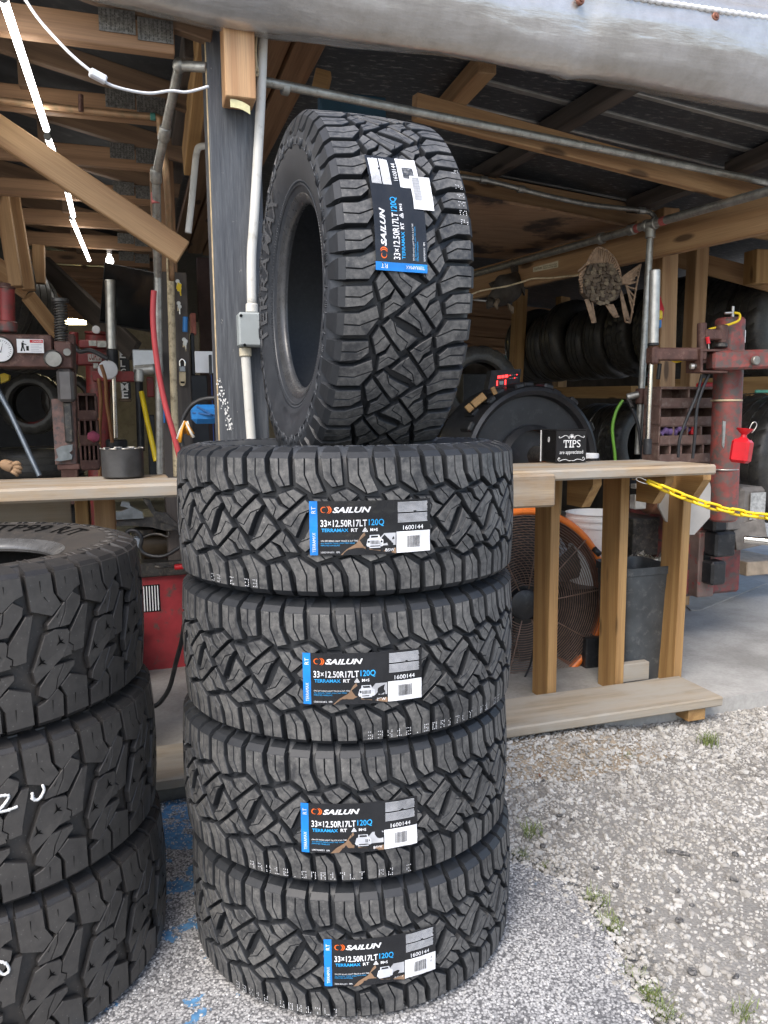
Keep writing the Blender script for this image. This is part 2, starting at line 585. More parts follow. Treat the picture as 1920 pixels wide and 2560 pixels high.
M_FILM = film_mat('black_label_film', (.014, .015, .017), .2)
M_LBLUE = film_mat('label_blue', (.01, .20, .62), .3)
M_LWHITE = film_mat('label_white', (.80, .81, .83), .35)
M_LCYAN = film_mat('label_cyan_print', (.02, .36, .78), .4)
M_LORANGE = film_mat('label_orange_print', (.80, .13, .012), .4)
M_LGREY = film_mat('label_grey_print', (.42, .43, .45), .4)
M_LSILV = film_mat('label_silver', (.60, .62, .66), .4)
M_LBROWN = film_mat('label_brown_print', (.24, .15, .09), .4)

# ------------------------------------------------------------------ lettering
def text2d(s, w=None, h=None, shear=0, bold=0, spacing=1.0):
    """flat glyph outlines scaled into w x h, origin at lower left -> (verts2d, faces)"""
    cu = bpy.data.curves.new('txt', 'FONT')
    cu.body = s
    cu.shear = shear
    cu.offset = bold
    cu.space_character = spacing
    cu.resolution_u = 3
    ob = bpy.data.objects.new('txt', cu)
    me = bpy.data.meshes.new_from_object(ob)
    vs = [(v.co.x, v.co.y) for v in me.vertices]
    fs = [tuple(p.vertices) for p in me.polygons]
    bpy.data.objects.remove(ob)
    bpy.data.curves.remove(cu)
    bpy.data.meshes.remove(me)
    x0, x1 = min(v[0] for v in vs), max(v[0] for v in vs)
    y0, y1 = min(v[1] for v in vs), max(v[1] for v in vs)
    kx = w / (x1 - x0) if w else None
    ky = h / (y1 - y0) if h else None
    if kx is None: kx = ky
    if ky is None: ky = kx
    return [((x - x0) * kx, (y - y0) * ky) for x, y in vs], fs
def map2d(mb, v2, fs, fn, ox=0, oy=0, h=0.0):
    vs = [fn(x + ox, y + oy, h) for x, y in v2]
    return mb.add(vs, fs)
def rect2d(mb, x0, y0, x1, y1, fn, h, nx=8, ny=2):
    vs = [fn(x0 + (x1 - x0) * i / nx, y0 + (y1 - y0) * j / ny, h) for j in range(ny + 1) for i in range(nx + 1)]
    fs = [(j * (nx + 1) + i, j * (nx + 1) + i + 1, (j + 1) * (nx + 1) + i + 1, (j + 1) * (nx + 1) + i) for j in range(ny) for i in range(nx)]
    return mb.add(vs, fs)
def planefn(o, ux, uy):
    """map (x, y, h) metres onto a plane: origin, unit right, unit up"""
    o, ux, uy = Vector(o), Vector(ux).normalized(), Vector(uy).normalized()
    un_ = ux.cross(uy)
    return lambda x, y, h: o + ux * x + uy * y + un_ * h
def plate_text(name, s, fn, x, y, w, h, m, parent, lift=.0012, **kw):
    v, f = text2d(s, w, h, **kw)
    return put(name, map2d(MB(), v, f, fn, x, y, lift).mesh(name), m, parent)

# ------------------------------------------------------------------ the setting: ground, slab, walls, roof
def struct(name, me, m, M=None):
    o = put(name, me, m, None, M)
    o['kind'] = 'structure'
    return o
GZ = -.022
g = MB().add([(-60, -60, GZ), (60, -60, GZ), (60, 60, GZ), (-60, 60, GZ)], [(0, 1, 2, 3)])
struct('ground', g.mesh('ground'), M_GROUND)
edge_px = [(1700, 2700), (1617, 2529), (1585, 2480), (1560, 2429), (1548, 2395), (1534, 2360), (1500, 2310), (1460, 2255), (1420, 2215), (1382, 2190), (1330, 2165), (1276, 2151), (1230, 2120), (1190, 2050), (1120, 2000), (1000, 1960), (800, 1960)]
edge = [PZ(x, y, 0) for x, y in edge_px]
fine = []
for a, b in zip(edge, edge[1:]):
    for k in range(5):
        p = a.lerp(b, k / 5)
        q = noise.noise_vector(p * 23) * .016
        fine.append(Vector((p.x + q.x, p.y + q.y, 0)))
asp = [Vector((-8, -4, 0)), Vector((.9, -4, 0)), Vector((.75, .5, 0))] + fine + [B(-.4, .05, 0), B(-8, .05, 0)]
for p in asp: p.z = 0
bm = bmesh.new()
top = bm.faces.new([bm.verts.new(p) for p in asp])
r = bmesh.ops.extrude_face_region(bm, geom=[top])
for v in [x for x in r['geom'] if isinstance(x, bmesh.types.BMVert)]: v.co.z -= .05
bmesh.ops.recalc_face_normals(bm, faces=bm.faces)
me = bpy.data.meshes.new('asphalt')
bm.to_mesh(me); bm.free()
struct('asphalt_apron', me, M_ASPH)
SLAB = .05
sl = [B(-7, .10, 0), B(8, .10, 0), B(8, 11, 0), B(-7, 11, 0)]
mb = MB()
front = []
for i in range(61):
    p = B(-7 + 15 * i / 60, .10 + .012 * noise.noise(Vector((i * .7, 3, 1))), 0)
    front.append(p)
mb.prism([Vector((p.x, p.y, -.1)) for p in front + sl[2:]], (0, 0, .1 + SLAB))
struct('concrete_floor', mb.mesh('concrete_floor'), M_CONC)

# building shell
M_BLOCK = plain('painted_block_wall', (.42, .37, .28), .8, 0, .15, 6, (.30, .26, .20), (.5, .7))
M_DWALL = plain('dark_board_wall', (.075, .062, .05), .8, 0, .4, 5)
struct('unseen_wall_left', bevel_box((.1, 11, 4), 0), M_DWALL, Matrix.Translation(B(-6.2, 5.6, 2)) @ BUILD)  # out of view, added to keep daylight out of the left bay
for nm, u0, u1, z0, z1, m in (('wall_back', -6.2, 1.75, 0, 4, M_BLOCK), ('wall_back', 1.75, 3.1, 0, 1.25, M_DWALL), ('wall_back', 1.75, 3.1, 2.05, 4, M_DWALL), ('wall_back', 3.1, 7.2, 0, 4, M_DWALL)):
    struct(nm, bevel_box((u1 - u0, .12, z1 - z0), 0), m, Matrix.Translation(B((u0 + u1) / 2, 9.6, (z0 + z1) / 2)) @ BUILD)
struct('added_wall_right', bevel_box((.1, 5.4, 4), 0), M_DWALL, Matrix.Translation(B(4.5, 6.95, 1.6)) @ BUILD)  # partial wall added to cover the bright outside; front stays open for daylight
# left bay: gable rising to the left from the post line; right bay: shed roof falling to the right
HEEL_U, HEEL_Z, PITCH = -.55, 2.46, .215
RR = lambda u: 2.80 - .113 * (u + .55)
def sheet(name, u0, z0, u1, z1, n0, n1, m, th=.02):
    q = [B(u0, n0, z0), B(u1, n0, z1), B(u1, n1, z1), B(u0, n1, z0)]
    struct(name, MB().prism(q, (0, 0, th)).mesh(name), m)
sheet('roof_left', HEEL_U, HEEL_Z + .18, -6.2, HEEL_Z + .18 + PITCH * 5.65, -.25, 9.6, plain('black_roof_felt', (.02, .021, .023), .7, 0, .4, 5, (.06, .06, .058), (.55, .7)))
sheet('roof_right', HEEL_U - .04, RR(HEEL_U), 4.4, RR(4.4), -.12, 9.6, M_FOIL)

# ------------------------------------------------------------------ tyres
R0 = .419
CROWN = lambda t: -.0055 * (t / 137.0) ** 2
FLOOR = R0 - .0150
def side_profile():
    return [(FLOOR, 0), (FLOOR - .0008, .05), (FLOOR - .003, .1), (FLOOR - .006, .122), (FLOOR - .013, .135), (FLOOR - .024, .146), (FLOOR - .034, .153),
            (.362, .1565), (.352, .1575), (.335, .1565), (.318, .154), (.30, .150), (.28, .1445), (.262, .1385), (.25, .134), (.243, .1305), (.236, .128), (.228, .124), (.2195, .118), (.2165, .112)]
SIDE = side_profile()
INNER = [(.219, .106), (.228, .110), (.24, .116), (.26, .126), (.29, .134), (.32, .140), (.35, .138), (.373, .122), (.384, .09), (.388, .05), (.389, 0)]
def side_z(r):
    pts = SIDE
    for (ra, za), (rb, zb) in zip(pts, pts[1:]):
        if rb <= r <= ra: return za + (zb - za) * (ra - r) / max(1e-6, ra - rb)
    return .15
def casing_mesh(name, n=96, k=1.0):
    up = SIDE + INNER[:-1]
    prof = [(r, z) for r, z in SIDE] + INNER
    low = [(r, -z) for r, z in reversed(SIDE[1:] + INNER[:-1])]
    full = prof + low
    return MB().lathe([(r, z * k) for r, z in full], n, closed=True).mesh(name, True, 40)
def area(p): return sum(p[i][0] * p[(i + 1) % len(p)][1] - p[(i + 1) % len(p)][0] * p[i][1] for i in range(len(p))) / 2
def offset(poly, d):
    n = len(poly)
    out = []
    for i in range(n):
        p0, p1, p2 = Vector(poly[i - 1]), Vector(poly[i]), Vector(poly[(i + 1) % n])
        e1, e2 = (p1 - p0).normalized(), (p2 - p1).normalized()
        n1, n2 = Vector((e1.y, -e1.x)), Vector((e2.y, -e2.x))
        b = n1 + n2
        if b.length < 1e-4: b = n1
        b.normalize()
        c = max(.45, b.dot(n1))
        out.append(tuple(p1 + b * (d / c)))
    return out
def split(poly, i, ti, j, tj, mids, gap, grow=0.0):
    """cut poly from edge i to edge j along mids, leaving a sipe of width gap"""
    n = len(poly)
    L = lambda a, t: (poly[a][0] + (poly[(a + 1) % n][0] - poly[a][0]) * t, poly[a][1] + (poly[(a + 1) % n][1] - poly[a][1]) * t)
    pa, pb = L(i, ti), L(j, tj)
    cut = [pa] + list(mids) + [pb]
    d = Vector((pb[0] - pa[0], pb[1] - pa[1])).normalized()
    nn = Vector((d.y, -d.x)) * (gap / 2)
    def sh(s): return [(p[0] + nn.x * s, p[1] + nn.y * s) for p in cut]
    A = [poly[(i + 1 + k) % n] for k in range((j - i) % n)]
    Bq = [poly[(j + 1 + k) % n] for k in range((i - j) % n)]
    ca = sum((Vector(p) for p in A), Vector((0, 0))) / len(A)
    s = 1 if (ca - Vector(pa)).dot(nn) > 0 else -1
    return [A + sh(s)[::-1], Bq + sh(-s)]
def dense(poly, m=24):
    out = []
    n = len(poly)
    for i in range(n):
        a, b = Vector(poly[i]), Vector(poly[(i + 1) % n])
        k = max(1, int(abs(b.x - a.x) / m + .5))
        for q in range(k): out.append(tuple(a.lerp(b, q / k)))
    return out
def block_mesh(name, polys, flaps=(), depth=.0150, R=None, draft=2.6, cham=1.1, crown=CROWN, mats=None, inset=-.9):
    R = R or R0
    mb = MB()
    tops = []
    def mp(s, t, r): return (r * math.cos(s / 1000 / R), r * math.sin(s / 1000 / R), t / 1000)
    for poly in polys:
        if area(poly) < 0: poly = poly[::-1]
        poly = dense(poly)
        n = len(poly)
        rings = [(draft, -depth - .003), (0.0, -.0014), (-cham, 0.0)]
        vs = []
        for d, h in rings:
            for s, t in offset(poly, d): vs.append(mp(s, t, R + crown(t) + h))
        fs = []
        for k in range(2):
            for i in range(n):
                j = (i + 1) % n
                fs.append((k * n + i, k * n + j, (k + 1) * n + j, (k + 1) * n + i))
        fs.append(tuple(range(2 * n, 3 * n)))
        mb.add(vs, fs)
        tops.append(len(mb.f) - 1)
    for s0, s1, sg, low in flaps:
        secs = [(.1360, R + crown(136) - .0002, s0, s1), (.1475, R - .0175, s0 + .5, s1 - .5), (.1515, R - .030, s0 + 1.5, s1 - 1.5), (.1575, R - low, s0 + 6, s1 - 6)]
        vs = []
        for z, r, a, b in secs:
            vs += [mp(a, sg * z * 1000, r), mp(b, sg * z * 1000, r), mp(b + 2, sg * (z * 1000 - 9), r - .016), mp(a - 2, sg * (z * 1000 - 9), r - .016)]
        fs = []
        for k in range(3):
            for i in range(4):
                j = (i + 1) % 4
                f = (k * 4 + i, k * 4 + j, (k + 1) * 4 + j, (k + 1) * 4 + i)
                fs.append(f if sg < 0 else f[::-1])
        fs.append((12, 13, 14, 15) if sg < 0 else (15, 14, 13, 12))
        mb.add(vs, fs)
    me = mb.mesh(name)
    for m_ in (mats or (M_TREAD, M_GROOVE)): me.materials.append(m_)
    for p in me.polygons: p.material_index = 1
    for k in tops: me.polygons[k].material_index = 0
    return me
neg = lambda p: [(-a, -b) for a, b in p]
y9 = lambda p: [(a, b * .91) for a, b in p]
# new tyres: 24 pitches of ten blocks; +t is up on the lying tyre, so photo-down offsets are negated
NP = 24
PITCH_MM = 2 * math.pi * R0 * 1000 / NP
fl = lambda p: [(a, -b) for a, b in p]
def grow(p, d):
    if area(p) < 0: return offset(p[::-1], d)[::-1]
    return offset(p, d)
A_ = grow(fl(y9([(-92, -60), (-64, -59), (-56, -45), (-37, -36), (-61, -13), (-76, -32)])), 1.0)
B_ = grow(fl(y9([(-56, -69), (-23, -81), (-3, -68), (-33, -40), (-46, -50)])), 1.0)
C_ = grow(fl(y9([(1, -58), (15, -44), (6, -30), (3, -31), (-8, -8), (-21, 24), (-38, 5), (-48, -11), (-28, -32)])), 1.0)
L_ = fl([(-22, -137), (22, -137), (24, -106), (40, -70), (18, -64), (-19, -88)])
S_ = fl([(33, -137), (75, -137), (79, -82), (56, -78), (39, -96)])
def kinds_new():
    g = 1.4
    out = []
    out.append((split(A_, 0, .55, 4, .45, [(-66, 41), (-62, 36), (-64, 30)], .8), [], 1.2))
    out.append((split(B_, 0, .5, 2, .55, [(-32, 60), (-27, 57)], .8), [], 1.2))
    out.append((split(C_, 1, .5, 6, .5, [(-12, 24), (-30, -2)], .55), [], 1.2))
    nl = split(L_, 0, .5, 4, .05, [(0, 103)], g)
    out.append((nl, [(-22, 22, 1, .060)], -.5))
    out.append((split(S_, 0, .5, 2, .5, [(55, 104)], g), [(34, 74, 1, .046)], -.5))
    return out
ks = kinds_new()
KN = []
for k in ks:
    polys, flaps, ins = k
    KN.append(block_mesh('tread_block', polys, flaps, inset=ins))
    KN.append(block_mesh('tread_block', [neg(p) for p in polys], [(-b, -a, -sg, lo) for a, b, sg, lo in flaps], inset=ins))
CASE = casing_mesh('casing')
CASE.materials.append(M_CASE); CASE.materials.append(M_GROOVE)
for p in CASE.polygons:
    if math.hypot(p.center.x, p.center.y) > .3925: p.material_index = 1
_sb = MB()
for k in range(4):
    a_ = (26 + k * 4.2) / 1000 / .36
    _sb.tube([(r_ * math.cos(a_), r_ * math.sin(a_), side_z(r_) + .0008) for r_ in (.334, .345, .356)], .0013, 5)
for k, (s0_, s1_) in enumerate(((-22, 14), (48, 66))):
    _sb.tube([(.3405 * math.cos(s_ / 1000 / .36), .3405 * math.sin(s_ / 1000 / .36), side_z(.3405) + .0006) for s_ in (s0_, (s0_ + s1_) / 2, s1_)], .0016, 5)
    _sb.tube([(r_ * math.cos(s1_ / 1000 / .36), r_ * math.sin(s1_ / 1000 / .36), side_z(r_) + .0006) for r_ in (.3405, .350, .358)], .0016, 5)
for k in range(9):
    a_ = 2 * math.pi / NP * (k + .5) / 9
    _sb.tube([(r_ * math.cos(a_), r_ * math.sin(a_), side_z(r_) + .0006) for r_ in (.262, .268)], .0009, 4)
SBAR = _sb.mesh('shoulder_bars', True)
def make_new_tyre():
    t = thing('tyre', '', 'tyre', group='new all-terrain tyres in the middle stack')
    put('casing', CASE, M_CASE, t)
    for s in (1, -1):
        prof = [(r - .0005, z * s + .0012 * s) for r, z in [(.2425, .1300), (.2360, .1280), (.2280, .1242), (.2195, .1182), (.2168, .1122), (.2185, .1062)]]
        put('bead', MB().lathe(prof if s < 0 else prof[::-1], 96).mesh('bead', True), M_BEAD, t)
        rp = [(.2600, .1376), (.2590, .1394), (.2560, .1383), (.2550, .1356)]
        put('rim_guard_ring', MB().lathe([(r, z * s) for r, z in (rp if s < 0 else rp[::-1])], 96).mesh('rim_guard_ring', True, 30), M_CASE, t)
    for p in range(NP):
        Mr = Matrix.Rotation(2 * math.pi * p / NP, 4, 'Z')
        for me in KN: put('tread_block', me, M_TREAD, t, Mr)
    for p in range(NP):
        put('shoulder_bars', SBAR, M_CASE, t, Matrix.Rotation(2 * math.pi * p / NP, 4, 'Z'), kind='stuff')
    def sidefn(th0):
        def fn(x, y, h):
            r = .312 + y
            an = th0 - x / .335
            return Vector((r * math.cos(an), r * math.sin(an), side_z(r) + h))
        return fn
    mb = MB()
    fn = sidefn(RAD(106))
    v, f = text2d('TERRAMAX', .46, .046, bold=.02, spacing=1.12)
    map2d(mb, v, f, fn, 0, -.026, .0030)
    mb2 = MB()
    v, f = text2d('33X12.50R17LT  120Q', .30, .012)
    map2d(mb2, v, f, sidefn(RAD(-150)), 0, -.035, .0022)
    put('sidewall_lettering', mb.mesh('sidewall_lettering'), M_LETR, t)
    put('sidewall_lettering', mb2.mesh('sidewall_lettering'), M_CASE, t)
    return t
def make_label(t, th0, zc=0.0, seed=1, picture=True, extra=False):
    """printed film label stuck round the tread; 251 x 110 mm"""
    Lw, Lh = .251, .110
    def fn(x, y, h):
        an = th0 + (x - Lw / 2) / R0
        wr = .0011 * noise.noise(Vector((x * 38, y * 30, seed * 9.1))) + .0012 * noise.noise(Vector((x * 90, y * 70, seed * 3.7)))
        r = R0 + .0028 + wr + h * .5
        z = zc + (y - Lh / 2)
        return Vector((r * math.cos(an), r * math.sin(an), z))
    mb = MB()
    nx, ny = 40, 14
    rnd = random.Random(seed)
    vs = []
    for j in range(ny + 1):
        for i in range(nx + 1):
            x, y = Lw * i / nx, Lh * j / ny
            if i == nx: x += .003 * noise.noise(Vector((seed, y * 60, 2)))
            if j == ny and i > nx * .7: y -= .003 * max(0, noise.noise(Vector((x * 70, seed, 5))))
            vs.append(fn(x, y, 0))
    mb.add(vs, [(j * (nx + 1) + i, j * (nx + 1) + i + 1, (j + 1) * (nx + 1) + i + 1, (j + 1) * (nx + 1) + i) for j in range(ny) for i in range(nx)])
    lab = put('label', mb.mesh('label', True), M_FILM, t)
    lab['label'] = 'black, blue and white printed film label on the tread'
    H = .0008
    def patch(name, x0, y0, x1, y1, m, h=H, nx=8, ny=6):
        return put(name, rect2d(MB(), x0, y0, x1, y1, fn, h, nx, ny).mesh(name, True), m, lab)
    def txt(name, s, x, y, w_, h_, m, **kw):
        v, f = text2d(s, w_, h_, **kw)
        return put(name, map2d(MB(), v, f, fn, x, y, .0016).mesh(name), m, lab)
    patch('side_band', 0, 0, .0165, Lh, M_LBLUE, ny=10, nx=3)
    def vtxt(name, s, x, y, w_, h_, m, flip=False):
        v, f = text2d(s, w_, h_)
        if flip: v = [(y_ * 1.0, (w_ - x_)) for x_, y_ in v]
        else: v = [(h_ - y_, x_) for x_, y_ in v]
        f = [tuple(q) for q in f]
        return put(name, map2d(MB(), v, f, fn, x, y, .0016).mesh(name), m, lab)
    vtxt('lettering', 'RT', .0045, .085, .014, .0085, M_LWHITE)
    vtxt('lettering', 'TERRAMAX', .0055, .006, .040, .0065, M_LWHITE)
    # crescent emblem
    mb = MB()
    for k, (cx, r_, th) in enumerate(((.0290, .0062, .0022), (.0345, .0070, .0024), (.0375, .0078, .0026))):
        a0, a1 = (RAD(40), RAD(300)) if k == 0 else (RAD(-85), RAD(85))
        pts = []
        n = 14
        for i in range(n + 1):
            a = a0 + (a1 - a0) * i / n
            tt = th * math.sin(math.pi * (i + .8) / (n + 1.6))
            pts.append(((cx + (r_) * math.cos(a), .0925 + r_ * math.sin(a)), (cx + (r_ - tt) * math.cos(a), .0925 + (r_ - tt) * math.sin(a))))
        vs = [q for p in pts for q in p]
        mb.add([fn(x, y, .0016) for x, y in vs], [(2 * i, 2 * i + 2, 2 * i + 3, 2 * i + 1) for i in range(n)])
    put('emblem', mb.mesh('emblem'), M_LORANGE, lab)
    txt('lettering', 'SAILUN', .0470, .0862, .0770, .0118, M_LWHITE, shear=.3, bold=.035, spacing=1.03)
    txt('lettering', '33×12.50R17LT', .0225, .0580, .0930, .0140, M_LWHITE, bold=.015)
    txt('lettering', '120Q', .1190, .0575, .0310, .0150, M_LCYAN, bold=.012)
    txt('lettering', 'TERRAMAX', .0240, .0475, .0540, .0070, M_LCYAN, bold=.02)
    txt('lettering', 'RT', .0835, .0475, .0135, .0070, M_LWHITE, bold=.02)
    txt('lettering', 'M+S', .1220, .0478, .0150, .0062, M_LWHITE, bold=.02)
    mb = MB()
    for (a, b) in (((.1065, .0475), (.1165, .0475)), ((.1165, .0475), (.1115, .0555)), ((.1115, .0555), (.1065, .0475))):
        a, b = Vector(a), Vector(b)
        d = (b - a).normalized()
        q = Vector((-d.y, d.x)) * .0006
        mb.add([fn(p.x, p.y, .0016) for p in (a - q, b - q, b + q, a + q)], [(0, 1, 2, 3)])
    mb.add([fn(x, y, .0016) for x, y in ((.1090, .0490), (.1140, .0490), (.1115, .0525))], [(0, 1, 2)])
    put('mountain_symbol', mb.mesh('mountain_symbol'), M_LWHITE, lab)
    txt('lettering', 'ON OFF ROAD LIGHT TRUCK & SUV TIRE', .0225, .0278, .0740, .0030, M_LWHITE)
    txt('lettering', 'ALL SEASON TREAD, EVEN TIRE WEAR', .0225, .0232, .0680, .0028, M_LCYAN)
    txt('lettering', 'IMPROVED HANDLING', .0225, .0188, .0380, .0028, M_LCYAN)
    txt('lettering', 'LOAD RANGE E   10PR', .0225, .0045, .0380, .0034, M_LWHITE)
    if picture:
        def shape(name, pts, m, h):
            return put(name, MB().add([fn(x, y, h) for x, y in pts], [tuple(range(len(pts)))]).mesh(name), m, lab)
        shape('picture_rock', [(.062, .0005), (.175, .0005), (.174, .012), (.150, .008), (.128, .010), (.108, .018), (.100, .030), (.112, .040), (.110, .046), (.104, .040), (.094, .024), (.074, .012)], M_LBROWN, .0012)
        shape('picture_sky', [(.140, .018), (.174, .018), (.174, .043), (.150, .043), (.142, .034)], M_LGREY, .0011)
        shape('picture_truck_body', [(.1135, .020), (.1165, .032), (.120, .034), (.1205, .040), (.140, .040), (.1425, .033), (.148, .030), (.148, .018), (.142, .014), (.118, .0135)], M_LSILV, .0016)
        shape('picture_windscreen', [(.1225, .0345), (.1235, .0385), (.1375, .0385), (.1390, .0345)], M_FILM, .0019)
        mb = MB()
        for k in range(7):
            x = .1222 + k * .0027
            mb.add([fn(a, b, .0019) for a, b in ((x, .0215), (x + .0014, .0215), (x + .0014, .0290), (x, .0290))], [(0, 1, 2, 3)])
        for cx in (.1185, .1445):
            pts = [(cx + .0022 * math.cos(RAD(30 * i)), .0265 + .0022 * math.sin(RAD(30 * i))) for i in range(12)]
            mb.add([fn(a, b, .0019) for a, b in pts], [tuple(range(12))])
        for x0 in (.1120, .1420):
            mb.add([fn(a, b, .0020) for a, b in ((x0, .006), (x0 + .0075, .006), (x0 + .0075, .0165), (x0, .0165))], [(0, 1, 2, 3)])
        mb.add([fn(a, b, .0020) for a, b in ((.121, .0165), (.142, .0165), (.141, .0185), (.122, .0185))], [(0, 1, 2, 3)])
        put('picture_grille', mb.mesh('picture_grille'), M_FILM, lab)
        txt('lettering', 'BSW', .1525, .0055, .0185, .0058, M_LWHITE)
    else:
        txt('lettering', 'BSW', .1525, .0055, .0185, .0058, M_LWHITE)
    # right-hand panel: small print, part number, barcode
    mb = MB()
    for k in range(18):
        if k in (8,): continue
        y = .0635 + k * .00235
        segs = ((.1785, .2445),) if k != 9 else ((.1785, .214), (.219, .2445))
        for x0, x1 in segs: rect2d(mb, x0, y, x1 - .002 * rnd.random(), y + .00145, fn, .0012, 10, 1)
    put('small_print', mb.mesh('small_print'), M_LGREY if not extra else M_LWHITE, lab)
    txt('lettering', '1600144', .1900, .0480, .0440, .0088, M_LWHITE)
    patch('barcode_panel', .1760, .0012, Lw - .001, .0445, M_LWHITE, nx=10, ny=6)
    mb = MB()
    x = .1985
    while x < .2265:
        w_ = rnd.choice((.0005, .0008, .0013))
        rect2d(mb, x, .0110, x + w_, .0350, fn, .0017, 1, 3)
        x += w_ + rnd.choice((.0006, .0009))
    put('barcode', mb.mesh('barcode'), M_FILM, lab)
    if extra:
        x0, x1, y0, y1 = .128, .205, -.022, .022
        pts = [(x0 + .004, y0 + .010), (x0, y0 + .022), (x0 + .002, y1 - .004), (x0 + .006, y1), (x1, y1 - .001), (x1 - .001, y0 + .003), (x1 - .006, y0), (x0 + .012, y0 - .003)]
        mb = MB()
        rect2d(mb, x0, y0, x1, y1, fn, .0035, 12, 6)
        s = put('paper_sticker', mb.mesh('paper_sticker', True), M_LWHITE, lab)
        mb = MB()
        for k in range(26):
            yy = x0 + .020 + k * .0021
            rect2d(mb, yy, y1 - .020, yy + .0011 * (1 if k % 3 else 1.5), y1 - .004, fn, .0046, 1, 2)
        for k in range(6):
            rect2d(mb, x0 + .016 + .004 * (k % 2), y0 + .004 + k * .0034, x1 - .008 - .012 * (k % 3), y0 + .0052 + k * .0034, fn, .0046, 8, 1)
        put('sticker_print', mb.mesh('sticker_print'), M_LGREY, lab)
    return lab
def make_dots(t, th0, s, seed):
    """dotted white factory ink print on one shoulder"""
    GL = {'3': '1110001011100011110', }
    mb = MB()
    rnd = random.Random(seed)
    FONT5 = {'3': ('111', '001', '111', '001', '111'), 'X': ('101', '101', '010', '101', '101'), '1': ('010', '110', '010', '010', '111'), '2': ('111', '001', '111', '100', '111'), '.': ('000', '000', '000', '000', '010'),
             '5': ('111', '100', '111', '001', '111'), '0': ('111', '101', '101', '101', '111'), 'R': ('111', '101', '110', '101', '101'), '7': ('111', '001', '010', '010', '010'), 'L': ('100', '100', '100', '100', '111'), 'T': ('111', '010', '010', '010', '010'), ' ': ('000',) * 5, 'E': ('111', '100', '110', '100', '111')}
    x = 0
    for ch in s:
        for r_, row in enumerate(FONT5[ch]):
            for c, b in enumerate(row):
                if b == '1' and rnd.random() > .12:
                    cx, cy = x + c * 4.2, -118 - r_ * 3.6
                    an = th0 + cx / 1000 / R0
                    d = 1.0
                    rr = R0 + CROWN(cy) + .0006
                    q = [(cx + d * math.cos(k * math.pi / 3), cy + d * math.sin(k * math.pi / 3)) for k in range(6)]
                    mb.add([(rr * math.cos(th0 + a / 1000 / R0), rr * math.sin(th0 + a / 1000 / R0), bb / 1000) for a, bb in q], [tuple(range(6))])
        x += 21
    o = put('ink_print', mb.mesh('ink_print'), M_LWHITE, t)
    o['kind'] = 'stuff'
    return o

STK = [(-.0926, 1.945, 0), (-.1045, 1.945, 1), (-.094, 1.95, 2), (-.094, 1.95, 3)]
DYL = [(-90 + 11.0, 3), (-90 + 6.7, 1), (-90 + 6.7, 2), (-90 + 9.5, 4)]     # where each label faces
LBL = ['lowest tyre of the middle stack, standing on the asphalt', 'second tyre from the ground in the middle stack of new tyres',
       'third tyre from the ground in the middle stack of new tyres', 'top flat-lying tyre of the middle stack, under the upright tyre']
proto = make_new_tyre()
TY = 0.3155
tyres = []
for i, (x, y, k) in enumerate(STK):
    M = Matrix.Translation((x, y, .158 + TY * k)) @ Matrix.Rotation(RAD((.3, -.5, .4, -.2)[k]), 4, 'X') @ Matrix.Rotation(RAD((0, 4.1, 9.3, 6.0)[k]), 4, 'Z')
    tyres.append((M, k))
UPC = Vector((-.084, 1.985, 0))
phi = RAD(20)
az = Vector((-math.cos(phi), -math.sin(phi), .012)).normalized()
ax = (Vector((0, 0, 1)) - az * az.z).normalized()
ay = az.cross(ax)
UPM = Matrix((ax, ay, az)).transposed().to_4x4()
UPM.translation = (UPC.x, UPC.y, 4 * TY + R0 - .070)
copies = [copy_tree(proto, M, LBL[k]) for M, k in tyres[1:]]
up = copy_tree(proto, UPM, 'new tyre standing upright on top of the middle stack')
proto.matrix_basis = tyres[0][0]
W[proto.name] = tyres[0][0]
proto['label'] = LBL[0]
def relabel(t, Mt, deg, **kw):
    a = math.atan2(Mt[1][0], Mt[0][0])
    keep = W[t.name]
    W[t.name] = Matrix.Identity(4)
    make_label(t, RAD(deg) - a, **kw)
    W[t.name] = keep
for i, t in enumerate([proto] + copies):
    Mt = tyres[i][0]
    relabel(t, Mt, DYL[i][0], zc=(-.002, -.014, .002, -.004)[i], seed=DYL[i][1] * 3 + 1)
    keep = W[t.name]
    W[t.name] = Matrix.Identity(4)
    a = math.atan2(Mt[1][0], Mt[0][0])
    make_dots(t, RAD((-128, -118, -82, -133)[i]) - a, ('33X12.50R17LT', '33X12.50R17LT R0 E', '33X12.50R17LT R1 02', '33 E 33')[i], i)
    W[t.name] = keep
keep = W[up.name]
W[up.name] = Matrix.Identity(4)
make_label(up, RAD(-90 + 17), zc=.022, seed=23, picture=False, extra=True)
make_dots(up, RAD(-75), '33X12.5', 9)
W[up.name] = keep

# used mud tyres at the left
RU = .425
PU_N = 21
pu = 2 * math.pi * RU * 1000 / PU_N
ku = pu / 150.0
sc_ = lambda p: [(a * ku, -b) for a, b in p]
U_ = sc_([(-30, -43), (-4, -62), (0, -66), (42, -94), (61, -84), (57, -70), (24, -38), (-30, -38)])
M_ = sc_([(-72, 38), (-39, -24), (-13, -31), (18, -26), (25, -17), (69, -65), (81, -65), (61, 0), (60, 14), (36, 16), (22, 12), (24, 20), (-3, 22), (-67, 58)])
L1_ = sc_([(-72, -137), (-14, -137), (-12, -102), (4, -78), (-20, -62), (-66, -76)])
L2_ = sc_([(2, -137), (62, -137), (64, -108), (46, -103), (16, -84), (4, -96)])
cru = lambda t: -.008 * (t / 137.0) ** 2
U_, M_, L1_, L2_ = grow(U_, 2.6), grow(M_, 2.6), grow(L1_, 2.6), grow(L2_, 2.6)
ku_ = []
